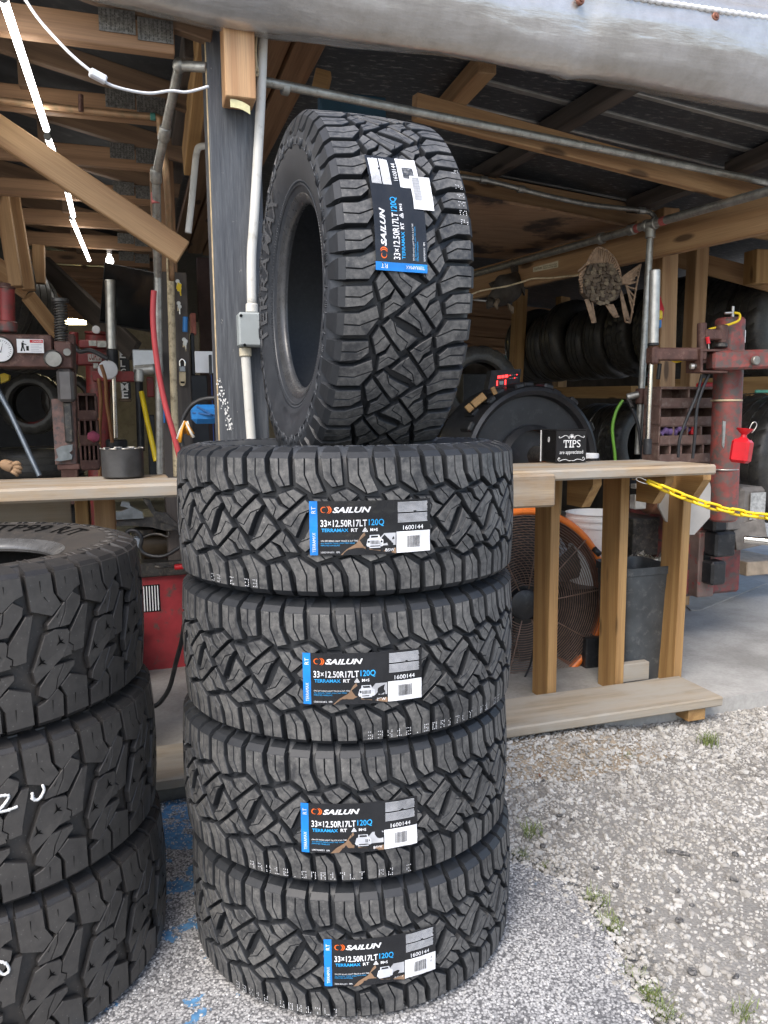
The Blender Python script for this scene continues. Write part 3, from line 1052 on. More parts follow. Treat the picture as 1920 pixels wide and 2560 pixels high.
for pl, fpl in ((split(U_, 2, .5, 6, .5, [(15 * ku, 62)], 1.2), []), ([L1_], [(-72 * ku, -14 * ku, 1, .058)]), ([L2_], [(2 * ku, 62 * ku, 1, .05)])):
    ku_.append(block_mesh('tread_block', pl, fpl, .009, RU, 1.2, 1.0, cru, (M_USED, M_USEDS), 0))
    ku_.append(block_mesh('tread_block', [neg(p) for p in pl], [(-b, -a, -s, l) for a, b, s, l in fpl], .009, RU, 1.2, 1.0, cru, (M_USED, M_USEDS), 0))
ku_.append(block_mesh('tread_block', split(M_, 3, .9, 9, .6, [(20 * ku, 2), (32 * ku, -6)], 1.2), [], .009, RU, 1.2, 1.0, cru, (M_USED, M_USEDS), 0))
KW = 1.095     # section about 345 mm
Musd = Matrix.Diagonal((RU / R0, RU / R0, KW, 1))
usedcase = CASE.copy(); usedcase.transform(Matrix.Diagonal((.992 * RU / R0, .992 * RU / R0, KW, 1)))
usedcase.materials.clear()
for p in usedcase.polygons: p.material_index = 0
for me in ku_: me.transform(Matrix.Diagonal((1, 1, KW, 1)))
def make_used():
    t = thing('tyre', '', 'tyre', group='used mud tyres in the left stack')
    put('casing', usedcase, M_USEDC, t)
    for s in (1, -1):
        prof = [(r * RU / R0 * .992 - .0005, (z * s + .0015 * s) * KW) for r, z in [(.2470, .1322), (.2425, .1300), (.2360, .1280), (.2280, .1242), (.2195, .1182), (.2168, .1122), (.2185, .1062)]]
        put('bead', MB().lathe(prof if s < 0 else prof[::-1], 96).mesh('bead', True), M_BEADS, t)
        rp = [(.368, .1535), (.367, .1562), (.364, .1572), (.363, .1560)]
        put('shoulder_ridge', MB().lathe([(r * RU / R0, z * s * KW) for r, z in (rp if s < 0 else rp[::-1])], 96).mesh('shoulder_ridge', True, 30), M_USEDC, t)
    for p in range(PU_N):
        Mr = Matrix.Rotation(2 * math.pi * p / PU_N, 4, 'Z')
        for me in ku_: put('tread_block', me, M_USED, t, Mr)
    # star-shaped cuts and straight sipes in the blocks
    star = MB()
    def cut(x0_, y0_, x1_, y1_, wd_):
        p, q = Vector((x0_, y0_)), Vector((x1_, y1_))
        d = (q - p).normalized()
        nq = Vector((-d.y, d.x)) * wd_
        pts = [p + nq, q, p - nq]
        star.add([((RU + cru(b) + .0009) * math.cos(a / 1000 / RU), (RU + cru(b) + .0009) * math.sin(a / 1000 / RU), b / 1000 * KW) for a, b in [(v.x, v.y) for v in pts]], [(0, 1, 2)])
    for cx, cy in ((-4, 8), (-46, -22)):
        for an_, L_ in ((100, 15), (215, 11), (330, 13), (20, 9)):
            cut(cx, cy, cx + L_ * math.cos(RAD(an_)), cy + L_ * math.sin(RAD(an_)), 2.4)
    for x0_, y0_, x1_, y1_ in ((-42, 128, -42, 104), (-36, 98, -26, 86), (24, 128, 24, 112), (-8, 55, 2, 66), (-30, -100, -30, -128), (32, -100, 32, -126)):
        cut(x0_ * ku, y0_, x1_ * ku, y1_, .9)
    stm = star.mesh('block_cut')
    for p in range(PU_N):
        o = put('block_cut', stm, M_DKLET, t, Matrix.Rotation(2 * math.pi * p / PU_N, 4, 'Z'))
        o['kind'] = 'stuff'
    # small raised ribs on the upper sidewall
    rib = MB()
    for q in (-.012, .004):
        rib.tube([(r * math.cos(q / .36), r * math.sin(q / .36), side_z(r / (RU / R0)) * KW + .0015) for r in (.345, .36, .375, .385)], .0022, 5)
    rm = rib.mesh('sidewall_rib', True)
    for p in range(PU_N * 2):
        put('sidewall_rib', rm, M_USEDC, t, Matrix.Rotation(2 * math.pi * (p + .5) / PU_N / 2, 4, 'Z'))
    return t
pu_ = make_used()
TU = .346
LX, LY = -1.012, 1.775
ULAB = ['lowest used mud tyre of the left stack, at the bottom left corner', 'middle used mud tyre of the left stack, with white chalk marks', 'top used mud tyre of the left stack, its bead showing']
UM = [Matrix.Translation((LX + dx, LY, (.1705 + TU * k))) @ Matrix.Rotation(RAD(a), 4, 'Z') for k, dx, a in ((0, .022, 5), (1, .012, 11), (2, -.004, 0))]
uc = [copy_tree(pu_, UM[1], ULAB[1]), copy_tree(pu_, UM[2], ULAB[2])]
pu_.matrix_basis = UM[0]; W[pu_.name] = UM[0]; pu_['label'] = ULAB[0]
# sidewall lettering of the top one
def ufn(x, y, h):
    r = .283 + y
    an = RAD(95) - x / .335
    return Vector((r * math.cos(an), r * math.sin(an), side_z(r / (RU / R0)) * KW + h))
mb = MB()
v, f = text2d('TP99 R/T', .33, .046, shear=.25, bold=.02, spacing=1.1)
map2d(mb, v, f, ufn, -.02, 0, .0022)
W[uc[1].name] = Matrix.Identity(4)
put('sidewall_lettering', mb.mesh('sidewall_lettering'), M_DKLET, uc[1])
mb = MB()
for an, r in ((RAD(16), .232),):
    mb.add([(rr * math.cos(aa), rr * math.sin(aa), .1225 * KW + dz) for rr, aa, dz in ((.236, an - .03, 0), (.236, an + .03, 0), (.247, an + .03, .0085), (.247, an - .03, .0085))], [(0, 1, 2, 3)])
put('bead_sticker', mb.mesh('bead_sticker'), M_PAPER, uc[1])
W[uc[1].name] = UM[2]
# chalk numerals on the tread of the lower two
M_CHALK = plain('white_chalk_paint', (.75, .75, .73), .7, 0, .1, 40, bmp=.3)
def chalk(t, M, strokes):
    inv = M.inverted()
    W[t.name] = Matrix.Identity(4)
    for pts in strokes:
        mb = MB()
        cpts = []
        for px, py in pts:
            d = ray(px, py)
            # meet the tread cylinder
            ox, oy = -M.translation.x, -M.translation.y
            R_ = RU + .001
            a = d.x ** 2 + d.y ** 2
            b = 2 * (d.x * ox + d.y * oy)
            c = ox ** 2 + oy ** 2 - R_ ** 2
            disc = b * b - 4 * a * c
            if disc < 0: continue
            tt = (-b - math.sqrt(disc)) / (2 * a)
            cpts.append(inv @ (CAMP + d * tt))
        cp = curve(cpts, 6)
        mb.tube(cp, [.0030 + .0016 * noise.noise(Vector((k_ * .9, 2, 5))) for k_ in range(len(cp))], 5)
        put('chalk_mark', mb.mesh('chalk_mark', True), M_CHALK, t)
    W[t.name] = M
chalk(uc[0], UM[1], [[(0, 1990), (22, 1990), (10, 2012), (-4, 2028), (18, 2026), (44, 2016)], [(78, 1995), (88, 2000), (100, 1995), (110, 1975), (106, 1962)], [(80, 1982), (84, 1998), (96, 2000)]])
chalk(pu_, UM[0], [[(-6, 2402), (16, 2410), (22, 2428), (8, 2436), (-6, 2424)]])

# ------------------------------------------------------------------ gravel, grass, litter
def in_asphalt(x, y):
    inside = False
    n = len(asp)
    for i in range(n):
        a, b = asp[i], asp[(i + 1) % n]
        if (a.y > y) != (b.y > y) and x < (b.x - a.x) * (y - a.y) / (b.y - a.y) + a.x: inside = not inside
    return inside
ICO = bmesh.new()
bmesh.ops.create_icosphere(ICO, subdivisions=1, radius=1)
IV = [v.co.copy() for v in ICO.verts]
IFc = [tuple(v.index for v in f.verts) for f in ICO.faces]
ICO.free()
rg = random.Random(3)
def bank(x, y):
    u, n = un((x, y, 0))
    if n > .16: return 0
    k = max(0, min(1, (1.18 - u) / .35)) * max(0, min(1, (u + .55) / .3))
    t_ = max(0, min(1, (n + .26 + .05 * noise.noise(Vector((u * 5, 0, 2)))) / .26))
    return k * .060 * t_ * t_ * (3 - 2 * t_)
def stones(n, region, smin, smax, zoff, mb, keep=lambda x, y: True, flatn=.6):
    k = 0
    tries = 0
    while k < n and tries < n * 6:
        tries += 1
        x, y = region()
        if not keep(x, y): continue
        s = smin + (smax - smin) * rg.random() ** 2.6
        R_ = Matrix.Rotation(rg.random() * 6.28, 3, 'Z') @ Matrix.Rotation(rg.random() * .8 - .4, 3, 'X')
        sx, sy, sz = s * rg.uniform(.7, 1.25), s * rg.uniform(.6, 1.0), s * rg.uniform(.4, .8) * flatn / .6
        mb.add([R_ @ Vector((v.x * sx * rg.uniform(.8, 1.15), v.y * sy * rg.uniform(.8, 1.15), v.z * sz * rg.uniform(.8, 1.15))) + Vector((x, y, zoff + sz * .35 + bank(x, y))) for v in IV], IFc)
        k += 1
def reg_right():
    while True:
        x, y = rg.uniform(.2, 2.6), rg.uniform(.95, 3.75)
        if x < .62 * y + .12 and un((x, y, 0))[1] < .10: return x, y
def patchy(x, y):
    if in_asphalt(x, y): return rg.random() < .006
    d = noise.noise(Vector((x * 1.7, y * 1.7, 4)))
    n_ = un((x, y, 0))[1]
    near = max(0, 1 - abs(n_ + .15) / .5)
    return rg.random() < .62 + .6 * d + .4 * near
mb = MB()
stones(15000, reg_right, .0026, .0066, GZ, mb, patchy)
stones(9000, reg_right, .005, .0125, GZ, mb, patchy)
stones(420, reg_right, .011, .021, GZ, mb, patchy)
def spill():
    k = rg.randrange(len(fine) - 1)
    p = fine[k].lerp(fine[k + 1], rg.random())
    return p.x + rg.gauss(.01, .035), p.y + rg.gauss(0, .035)
stones(1500, spill, .003, .010, -.004, mb)
stones(60, spill, .008, .018, -.004, mb)
mbk = MB()
nu_, nn2 = 70, 14
vs = []
for i in range(nu_ + 1):
    for j in range(nn2 + 1):
        p = B(-.6 + 1.85 * i / nu_, -.34 + .48 * j / nn2, 0)
        vs.append((p.x, p.y, GZ - .003 + bank(p.x, p.y) * 1.0 + .004 * noise.noise(p * 14)))
mbk.add(vs, [(i * (nn2 + 1) + j, (i + 1) * (nn2 + 1) + j, (i + 1) * (nn2 + 1) + j + 1, i * (nn2 + 1) + j + 1) for i in range(nu_) for j in range(nn2)])
struct('gravel_bank', mbk.mesh('gravel_bank', True), plain('sandy_fines', (.27, .215, .15), .95, 0, .25, 30, (.36, .33, .28), (.5, .65)))
gr = put('gravel', mb.mesh('gravel'), M_STONE)
gr['kind'] = 'stuff'
tag(gr, 'loose pale limestone gravel lying right of the asphalt', 'gravel')
# loose chips proud of the chip-seal
mb = MB()
def reg_asp():
    while True:
        x, y = rg.uniform(-.95, 1.05), rg.uniform(1.2, 2.75)
        if in_asphalt(x, y) and abs(x) < .55 * y + .1: return x, y
stones(11000, reg_asp, .0022, .0048, 0.0, mb, lambda x, y: (x + .0945) ** 2 + (y - 1.95) ** 2 > .15 or True, .5)
M_CHIP = plain('road_stone_chips', (.43, .428, .42), .85, 0, .5, 160, bmp=0)
ch = put('road_chips', mb.mesh('road_chips'), M_CHIP)
ch['kind'] = 'stuff'
tag(ch, 'fine grey stone chips bedded in the asphalt surface', 'chips')
def tuft(px, py, n, h, label, seed):
    rr = random.Random(seed)
    h *= .78
    c = PZ(px, py, GZ)
    t = thing('grass_tuft', label, 'grass', c, 'weeds along the asphalt edge and in the gravel')
    mb = MB()
    for k in range(n):
        a = rr.uniform(0, 6.28)
        base = c + Vector((rr.gauss(0, h * .35), rr.gauss(0, h * .35), .004))
        L = h * rr.uniform(.45, 1.2)
        out = Vector((math.cos(a), math.sin(a), 0))
        side = Vector((-out.y, out.x, 0)) * h * rr.uniform(.018, .035)
        lean = rr.uniform(.3, 1.0)
        p = [base, base + out * L * .25 * lean + Vector((0, 0, L * .45)), base + out * L * .65 * lean + Vector((0, 0, L * .75)), base + out * L * 1.05 * lean + Vector((0, 0, L * .72))]
        vs = [p[0] - side, p[0] + side, p[1] - side, p[1] + side, p[2] - side * .6, p[2] + side * .6, p[3]]
        mb.add(vs, [(0, 1, 3, 2), (2, 3, 5, 4), (4, 5, 6)])
    o = put('blades', mb.mesh('blades'), M_GRASS, t)
    o['kind'] = 'stuff'
for i, (x, y, n, h, l) in enumerate([
    (1770, 1862, 70, .07, 'spiky green grass tuft in the gravel before the slab'), (1435, 1905, 45, .055, 'thin grass tuft in the gravel near the bench rail'),
    (1568, 1900, 26, .04, 'tiny grass tuft beside a brown leaf in the gravel'), (1330, 2090, 46, .06, 'sparse weed tuft just right of the tyre stack'),
    (1300, 2150, 90, .035, 'low grass patch at the asphalt edge beside the stack'), (1365, 2180, 40, .035, 'short grass at the corner where asphalt meets gravel'),
    (1490, 2265, 80, .05, 'bushy grass tuft halfway along the asphalt edge'), (1525, 2330, 90, .05, 'yellow-green grass tuft below the bushy one'),
    (1585, 2450, 40, .045, 'thin grass tuft in the crack of the lower asphalt edge'), (1625, 2505, 90, .05, 'long leaning grass tuft near the bottom asphalt edge'),
    (1660, 2550, 60, .05, 'grass tuft at the bottom of the picture by the edge'), (1860, 2545, 40, .05, 'grass tuft in the gravel at the bottom right')]):
    tuft(x, y, n, h, l, i + 5)
M_SCRAP = plain('dusty_rubber_scrap', (.06, .06, .06), .85, 0, .4, 60, (.20, .19, .18), (.46, .62))
def scrap(px, py, L, r, ang, label, ring=False, bend=0):
    L *= .8; r *= .8
    c = PZ(px, py, GZ) + Vector((0, 0, r * 1.1 + .002))
    if ring:
        mb = MB()
        pts = [c + Vector((L * math.cos(k * .524), L * math.sin(k * .524), 0)) for k in range(12)]
        mb.tube(pts, r, 8, closed=True)
    else:
        d = Vector((math.cos(ang), math.sin(ang), 0))
        q = Vector((-d.y, d.x, 0))
        pts = [c + d * L * t + q * bend * (1 - (2 * t) ** 2) for t in (-.5, -.25, 0, .25, .5)]
        mb = MB().tube(pts, [r * .85, r, r * .95, r, r * .7], 8)
    tag(put('rubber_scrap', mb.mesh('rubber_scrap', True, 40), M_SCRAP), label, 'rubber scrap', 'rubber scraps on the gravel')
for a in [(1695, 2140, .085, .008, -.35, 'long grey bent hose scrap lying on the gravel', False, .006), (1488, 2175, .028, .006, .2, 'small black tapered valve stem on the gravel'),
          (1538, 2218, .009, .005, 0, 'black rubber ring nearest the asphalt edge', True), (1698, 2306, .009, .005, 0, 'black rubber ring below the hose scrap', True),
          (1620, 2282, .024, .007, -.6, 'short black plug lying left of a rubber ring'), (1400, 2042, .03, .005, .1, 'flat black rubber strip near the stack'),
          (1430, 2055, .022, .006, -1.2, 'brown rubber stub beside the black strip'), (1358, 2120, .007, .006, 0, 'round black ball-like plug near the stack', True),
          (1830, 2105, .024, .006, -.6, 'black plug at the right edge of the gravel, upper one'), (1838, 2140, .008, .005, 0, 'black ring just below the right-hand plug', True),
          (1835, 2205, .028, .007, -.5, 'curled black stem near the right edge'), (1730, 2435, .009, .006, 0, 'rubber ring in the lower gravel', True),
          (1840, 2450, .024, .007, .8, 'black plug at the lower right of the gravel'), (1800, 1898, .022, .005, .3, 'black plug just below the grass tuft'),
          (1533, 1882, .02, .006, .9, 'dark plug near the brown leaf'), (1730, 2268, .018, .005, .2, 'tiny black plug right of the rubber ring'),
          (1870, 1815, .026, .006, -.5, 'black plug at the slab edge on the far right'), (1695, 2232, .018, .006, .5, 'black stub half buried in mid gravel'),
          (1358, 1955, .014, .005, 1.0, 'dark plug in gravel close behind the stack'), (1925, 2100, .02, .006, 0, 'black bit cut by the right picture edge')]:
    scrap(*a)
for x, y, a, l in ((1435, 1880, .4, 'brown dead leaf near the rail'), (1484, 1892, -.3, 'small curled brown leaf in the gravel, right of another'), (1352, 1945, 1.2, 'dark brown leaf next to the stack')):
    c = PZ(x, y, GZ) + Vector((0, 0, .012))
    d = Vector((math.cos(a), math.sin(a), .1)); q = Vector((-d.y, d.x, .2))
    mb = MB().add([c - d * .018, c + q * .008, c + d * .02, c - q * .008 + Vector((0, 0, .004))], [(0, 1, 2), (0, 2, 3)])
    tag(put('dead_leaf', mb.mesh('dead_leaf'), M_LEAF), l + ' on the ground', 'leaf', 'dead leaves')

# ------------------------------------------------------------------ counter, right of the post
CT = 1.11
def legs_n(px, py_b): return None
ctr = thing('serving_counter', 'right-hand weathered wooden counter on bare timber legs, tip box on it', 'counter', B(.6, .2, SLAB))
u_end = un(PN(1794, 1160, 0.0))[0]
u_st = -.28
# top planks (2x), the front one rounded at its right end
def plank_top(name, u0, u1, n0, n1, z, th, m, parent, rnd=.0):
    return beam(name, B(u0, (n0 + n1) / 2, z - th / 2), B(u1, (n0 + n1) / 2, z - th / 2), n1 - n0, th, m, parent, b=.008)
plank_top('plank', u_st, u_end, 0.0, .232, CT, .042, M_CTOP, ctr)
plank_top('plank', u_st, u_end - .03, .237, .46, CT - .003, .042, M_CTOP, ctr)
u_sp = un(PN(1389, 1190, -.02))[0]
beam('splice_block', B(u_st, -.006, CT - .075), B(u_sp, -.006, CT - .075), .04, .125, M_CTOP, ctr, b=.008)
legs = [(a5(308, 1340), a5(467, 1340)), (a5(690, 1300), a5(855, 1285)), (a5(1025, 1200), a5(1190, 1225))]
LN = .315
for i, (l, r) in enumerate(legs):
    pf = PN(r[0] - 24, r[1], LN)
    u, n = un(pf)
    u -= .0
    lean = (0, 0, .02)[i]
    beam('leg', B(u, LN + .065, .03), B(u + lean, LN + .065, CT - .045), .14, .045, M_PINEY, ctr, up=U, b=.003)
    # bracket running forward under the top, end cut at 45 degrees
    bn = (.10, .10, .12)[i]
    lean += (0, 0, -.13)[i]
    q = [B(u + .045 + lean, LN - .02, CT - .045), B(u + .045 + lean, bn, CT - .045), B(u + .045 + lean, bn, CT - .075), B(u + .045 + lean, bn + .08, CT - .175), B(u + .045 + lean, LN - .02, CT - .175)]
    Mf, L = frame(q[1], q[0])
    inv = Mf.inverted()
    put('bracket', MB().prism([inv @ p for p in q], inv.to_3x3() @ (U * .04)).mesh('bracket'), M_PINEY, ctr, Mf)
bu0, bu1 = un(PZ(1150, 1880, .06))[0], un(PZ(1797, 1760, .06))[0]
foot = beam('foot_plank', B(-.35, .145, .082), B(bu1, .145, .082), .29, .042, M_GREYW, ctr, b=.006)
for u in (-.2, .36, bu1 - .12):
    beam('block', B(u, .02, .032), B(u, .26, .032), .09, .058, M_PINEY, ctr)
beam('cross_block', B(u - .20, LN + .02, .135), B(u - .026, LN + .02, .135), .04, .085, M_GREYW, ctr)
# left counter
cl = thing('serving_counter', 'left-hand pine counter beside the grey post, dark canister on it', 'counter', B(-1.4, .2, SLAB))
plank_top('plank', -2.6, -.60, 0.0, .24, CT, .046, M_CTOP, cl)
plank_top('plank', -2.6, -.72, .245, .47, CT - .004, .046, M_CTOP, cl)
pl = PN(*a2(485, 1600), .30)
beam('leg', B(un(pl)[0], .36, .05), B(un(pl)[0], .36, CT - .05), .14, .045, M_PINEY, cl, up=U)
beam('leg', B(un(pl)[0] + .075, .34, .05), B(un(pl)[0] + .075, .34, CT - .05), .10, .07, M_PINE, cl, up=U)
beam('foot_plank', B(-2.6, .145, .082), B(-.36, .145, .082), .29, .042, M_GREYW, cl, b=.006)
beam('back_board', B(-2.6, .50, CT - .16), B(un(pl)[0] - .05, .50, CT - .16), .02, .20, M_GREYW, cl)
# corner gusset plate on the third leg
flat('gusset_plate', [a5(1040, 150), a5(1325, 130), a5(1330, 160), a5(1325, 330), a5(1235, 430), a5(1180, 430), a5(1070, 350), a5(1030, 270)], P(*a5(1200, 300), 3.62).y, .012, plain('grey_painted_plate', (.42, .40, .37), .5, .2, .1, 8), ctr)

# ------------------------------------------------------------------ posts
def post(name, label, px, py, n, wu, wn, z0, z1, m, lean=(0, 0)):
    p = PN(px, py, n)
    u = un(p)[0]
    o = beam(name, B(u, n + wn / 2, z0), B(u + lean[0], n + wn / 2 + lean[1], z1), wn, wu, m, None, up=U, b=.005)
    return u, o
ug, o = post('timber_post', '', 600, 700, .02, .165, .15, .0, 2.8, M_POST)
tag(o, 'flaking blue-grey painted square post behind the tyre stack', 'post')
GP = ug
x0 = sbox('bare_edge_strip', B(ug - .0835, .035, 1.5), (.004, .014, 2.4), plain('raw_wood_edge', (.50, .38, .22), .8, 0, .3, 30), o)
mbs = MB()
rw = random.Random(4)
for k in range(110):
    t_ = rw.random()
    px = 545 + 32 * t_ + rw.gauss(0, 4.5); py = 945 + 130 * t_
    c = PN(px, py, .019)
    s_ = rw.uniform(.0008, .0028)
    mbs.add([c + U * (v.x * s_) + N * (v.y * .001) + Vector((0, 0, v.z * s_ * 1.5)) for v in IV], IFc)
w0 = put('paint_splatter', mbs.mesh('paint_splatter'), M_CHALK, o); w0['kind'] = 'stuff'
# short fresh fir block on the front of the post, with a tag on its end
f0, f1 = PN(*a1(1325, 400), -.06), PN(*a1(1505, 400), -.06)
fu = (un(f0)[0] + un(f1)[0]) / 2
fw = un(f1)[0] - un(f0)[0]
zb = PN(*a1(1420, 600), -.06).z
fo = beam('fir_block', B(fu, -.04, zb), B(fu, -.04, 2.62), .10, fw, M_FIR, None, up=U)
tag(fo, 'short fresh fir timber block fixed high on the grey post', 'timber block')
tg = PN(*a1(1420, 630), -.07)
mb = MB()
rect2d(mb, -.03, -.012, .03, .012, lambda x, y, h: tg + U * x + Vector((0, 0, y - .25 * x - 6 * (x - .0) ** 2)) - N * (.012 + .1 * x * 0), 0, 8, 2)
put('paper_tag', mb.mesh('paper_tag', True), plain('yellow_paper', (.62, .58, .32), .6, 0, .15, 60), fo)
# second post, dark, with keys; bare timber above
u2, o2 = post('timber_post', '', 441, 1000, 1.38, .148, .12, SLAB, 2.02, M_OLDW)
tag(o2, 'old dark post hung with keys and a padlock, left of the grey post', 'post')
p2n = 1.38
PY2 = PN(441, 1000, 1.38).y - .012
beam('timber_post', B(u2 - .02, p2n + .12, 2.02), B(u2 - .02, p2n + .12, 2.9), .12, .11, M_DKPINE, None, up=U)
tag(bpy.data.objects['timber_post.002'] if 'timber_post.002' in bpy.data.objects else o2, 'bare brown upper post behind the elbowed galvanised pipe', 'post')
# diagonal brace
bp0, bp1 = PN(*a1(-260, 600), .46), PN(*a1(1085, 1500), .46)
br = beam('diagonal_brace', bp0, bp1, .040, .092, M_PINE, None, b=.004)
tag(br, 'broad pale diagonal brace crossing the upper left', 'brace')
# knee brace from the grey post back to the second post
kb = beam('knee_brace', PN(*a1(1240, 170), .06) + Vector((0, 0, .1)), P(*a1(1120, 960), 3.35), .05, .13, M_PINEY, None)
tag(kb, 'yellowish brace running back and down from the grey post top', 'brace')

# ------------------------------------------------------------------ rolled tarpaulin under the eave
tp = thing('tarpaulin', 'silver-grey rolled-up tarpaulin hanging along the roof edge at the top', 'tarpaulin', B(.5, -.1, 2.47))
prof = [(.06, 2.99), (-.10, 2.96), (-.165, 2.92), (-.172, 2.88), (-.178, 2.84), (-.20, 2.80), (-.212, 2.74), (-.217, 2.67), (-.212, 2.60), (-.19, 2.54), (-.15, 2.495), (-.10, 2.475), (-.04, 2.49), (.01, 2.53), (.03, 2.60)]
pp = curve([Vector((a, b, 0)) for a, b in prof], 4)
NU = 150
u0, u1 = -1.6, 3.6
mb = MB()
vs = []
for i in range(NU + 1):
    u = u0 + (u1 - u0) * i / NU
    lift = .13 * max(0, -.45 - u) ** 1.2 + .012 * math.sin(u * 2.1 + 1)
    for j, p in enumerate(pp):
        w_ = j / len(pp)
        q = noise.noise(Vector((u * 1.3, w_ * 8, 1))) * .020 + noise.noise(Vector((u * 2.2, w_ * 22 + u * .8, 7))) * .010 + noise.noise(Vector((u * 7, w_ * 30 + u * 3, 3))) * .004 + (.5 - abs(noise.noise(Vector((u * 3.1, w_ * 14 - u * 2.2, 9))))) ** 6 * .25
        seam = -.012 * math.exp(-((u - .66) / .03) ** 2)
        q += seam
        vs.append(B(u, p.x - q * .9, p.y + lift + q * .5))
m_ = len(pp)
mb.add(vs, [(i * m_ + j, i * m_ + j + 1, (i + 1) * m_ + j + 1, (i + 1) * m_ + j) for i in range(NU) for j in range(m_ - 1)])
put('sheet', mb.mesh('sheet', True), M_TARP, tp)
M_GROM = plain('rusty_washer', (.27, .115, .075), .5, .4, .25, 60)
for px, py in ((1448, 4), (1785, 44)):
    c = PN(px, py, -.216)
    cyl('washer', c, c - N * .012, .014, M_GROM, tp, 20)
    cyl('screw_head', c - N * .012, c - N * .017, .006, M_GROM, tp, 10)
fb = beam('fascia_board', B(-1.6, -.20, 3.01), B(3.6, -.20, 3.01), .03, .13, plain('dusty_pink_board', (.36, .30, .30), .7, 0, .2, 8), None)
tag(fb, 'dusty pinkish fascia board above the tarpaulin at the top right', 'board')
rp = []
for i in range(120):
    t_ = i / 119
    q = PN(1560, -10, -.222).lerp(PN(2100, 74, -.222), t_)
    rp.append(q + Vector((0, 0, .0025 * math.sin(i * 1.7))))
tag(tube('rope', rp, .0085, M_PAPER, None, 8), 'white rope running along the top edge of the tarpaulin', 'rope')

# ------------------------------------------------------------------ roof trusses of the left bay
M_PLATE = plain('gang_nail_plate', (.20, .195, .18), .5, .6, .3, 50, (.1, .095, .085), (.45, .6))
ORD = ['nearest', 'second', 'third', 'fourth', 'fifth', 'sixth', 'seventh', 'eighth']
ends = [a1(1185, 235), a1(1090, 655), a1(905, 1000), a1(905, 1225), a1(830, 1390), a1(850, 1500)]
ns = [.03 + .60 * i for i in range(8)]
for i, n in enumerate(ns):
    t = thing('roof_truss', ORD[i] + ' timber roof truss over the left bay, counting from the front', 'roof truss', B(-.8, n, 2.43), 'roof trusses of the left bay')
    ue = -.66
    bc0, bc1 = B(-6.1, n, 2.475), B(ue, n, 2.475)
    beam('bottom_chord', bc0, bc1, .04, .085, M_DKPINE, t)
    tz = 2.545
    beam('top_chord', B(-5.9, n, tz + PITCH * (5.9 + ue)), B(ue + .12, n, tz - .02), .04, .085, M_OLDPINE, t)
    for k, (ua, ub) in enumerate(((-1.15, -1.15), (-2.1, -1.75), (-2.1, -2.6), (-3.3, -2.9))):
        za = 2.50
        zb_ = tz + PITCH * (-ub + ue) - .03
        if zb_ > za + .1: beam('web', B(ua, n - .022, za), B(ub, n - .022, zb_), .035, .075, M_OLDPINE, t)
    for du in (.055, .165):
        sbox('nail_plate', B(ue - du, n - .0225, 2.492 + .012 * (du > .1)), (.105, .004, .066), M_PLATE, t, .0005)
        if i < 3:
            mb = MB()
            for r_ in range(7):
                for c_ in range(8):
                    mb.box(B(ue - du - .043 + c_ * .0123, n - .0250, 2.467 + r_ * .0085 + .012 * (du > .1)), (.0028, .0010, .0058), BUILD.to_3x3())
            d_ = put('nail_dimple', mb.mesh('nail_dimple'), M_STEEL, t); d_['kind'] = 'stuff'
hd = beam('header_beam', B(-.57, .30, 2.62), B(-.57, 9, 2.62), .08, .14, M_OLDW)
tag(hd, 'long dark header beam carrying the truss ends, running back', 'beam')
# brown rafters boarded beside the post (under the right roof)
for i, (xa, xb) in enumerate(((130, 345), (350, 570), (575, 800))):
    o = beam('rafter_board', B(GP + .10 + i * .125, .10, RR(GP) - .03 - .012 * i), B(GP + .10 + i * .125, 4.5, RR(GP) - .03 - .012 * i), .115, .05, M_DKPINE)
    tag(o, ('leftmost', 'middle', 'rightmost')[i] + ' of three brown boards running back under the roof by the grey post', 'board', 'brown boards under the roof beside the grey post')

# ------------------------------------------------------------------ right bay roof members
def lin(name, label, cat, a, b, wd, ht, m, group=None, **kw):
    o = beam(name, a, b, wd, ht, m, None, **kw)
    return tag(o, label, cat, group)
RN = lambda px, py, dz=.0: None
def on_roof(px, py, dz=-.03):
    d = ray(px, py)
    # z = RR(u)+dz
    base = CAMP - OB
    # CAM_Z + t dz_ = 2.80-.113*(u0+t du+.55)+dz
    u0_, du = base.dot(U), d.dot(U)
    t_ = (2.80 - .113 * (u0_ + .55) + dz - CAM_Z) / (d.z + .113 * du)
    return CAMP + d * t_
seams = [(a3(205, 405), a3(1640, 780)), (a3(960, 465), a3(1720, 668)), (a3(100, 525), a3(1450, 850)), (a3(280, 885), a3(985, 1020)), (a3(-60, 700), a3(420, 800))]
for i, (p, q) in enumerate(seams):
    wd = (.035, .03, .016, .014, .010)[i]
    o = beam('roof_seam', on_roof(*p, -.006), on_roof(*q, -.006), wd, .012, plain('pale_seam_metal', (.36, .36, .34), .4, .5, .2, 20))
    tag(o, ('bright double seam strip across the dark right roof', 'bright seam strip nearest the tarpaulin on the right roof', 'faint seam strip in the middle of the right roof', 'short seam strip above the curved conduit', 'faint seam strip just right of the upright tyre top')[i], 'seam strip', 'seam strips of the right roof')
raft = [(a3(915, 440), a3(500, 690), M_OLDW), (a3(445, 750), a3(200, 890), M_OLDW), (a3(210, 350), a3(0, 585), M_PINE), (a3(1700, 760), a3(1480, 860), M_OLDW), (a3(1240, 940), a3(980, 1040), M_OLDW)]
rl = ['dark rafter on the right roof, the longest one', 'short dark rafter behind the pale purlin', 'red-brown rafter just right of the upright tyre', 'dark rafter at the right picture edge', 'dark rafter above the corner of the conduit']
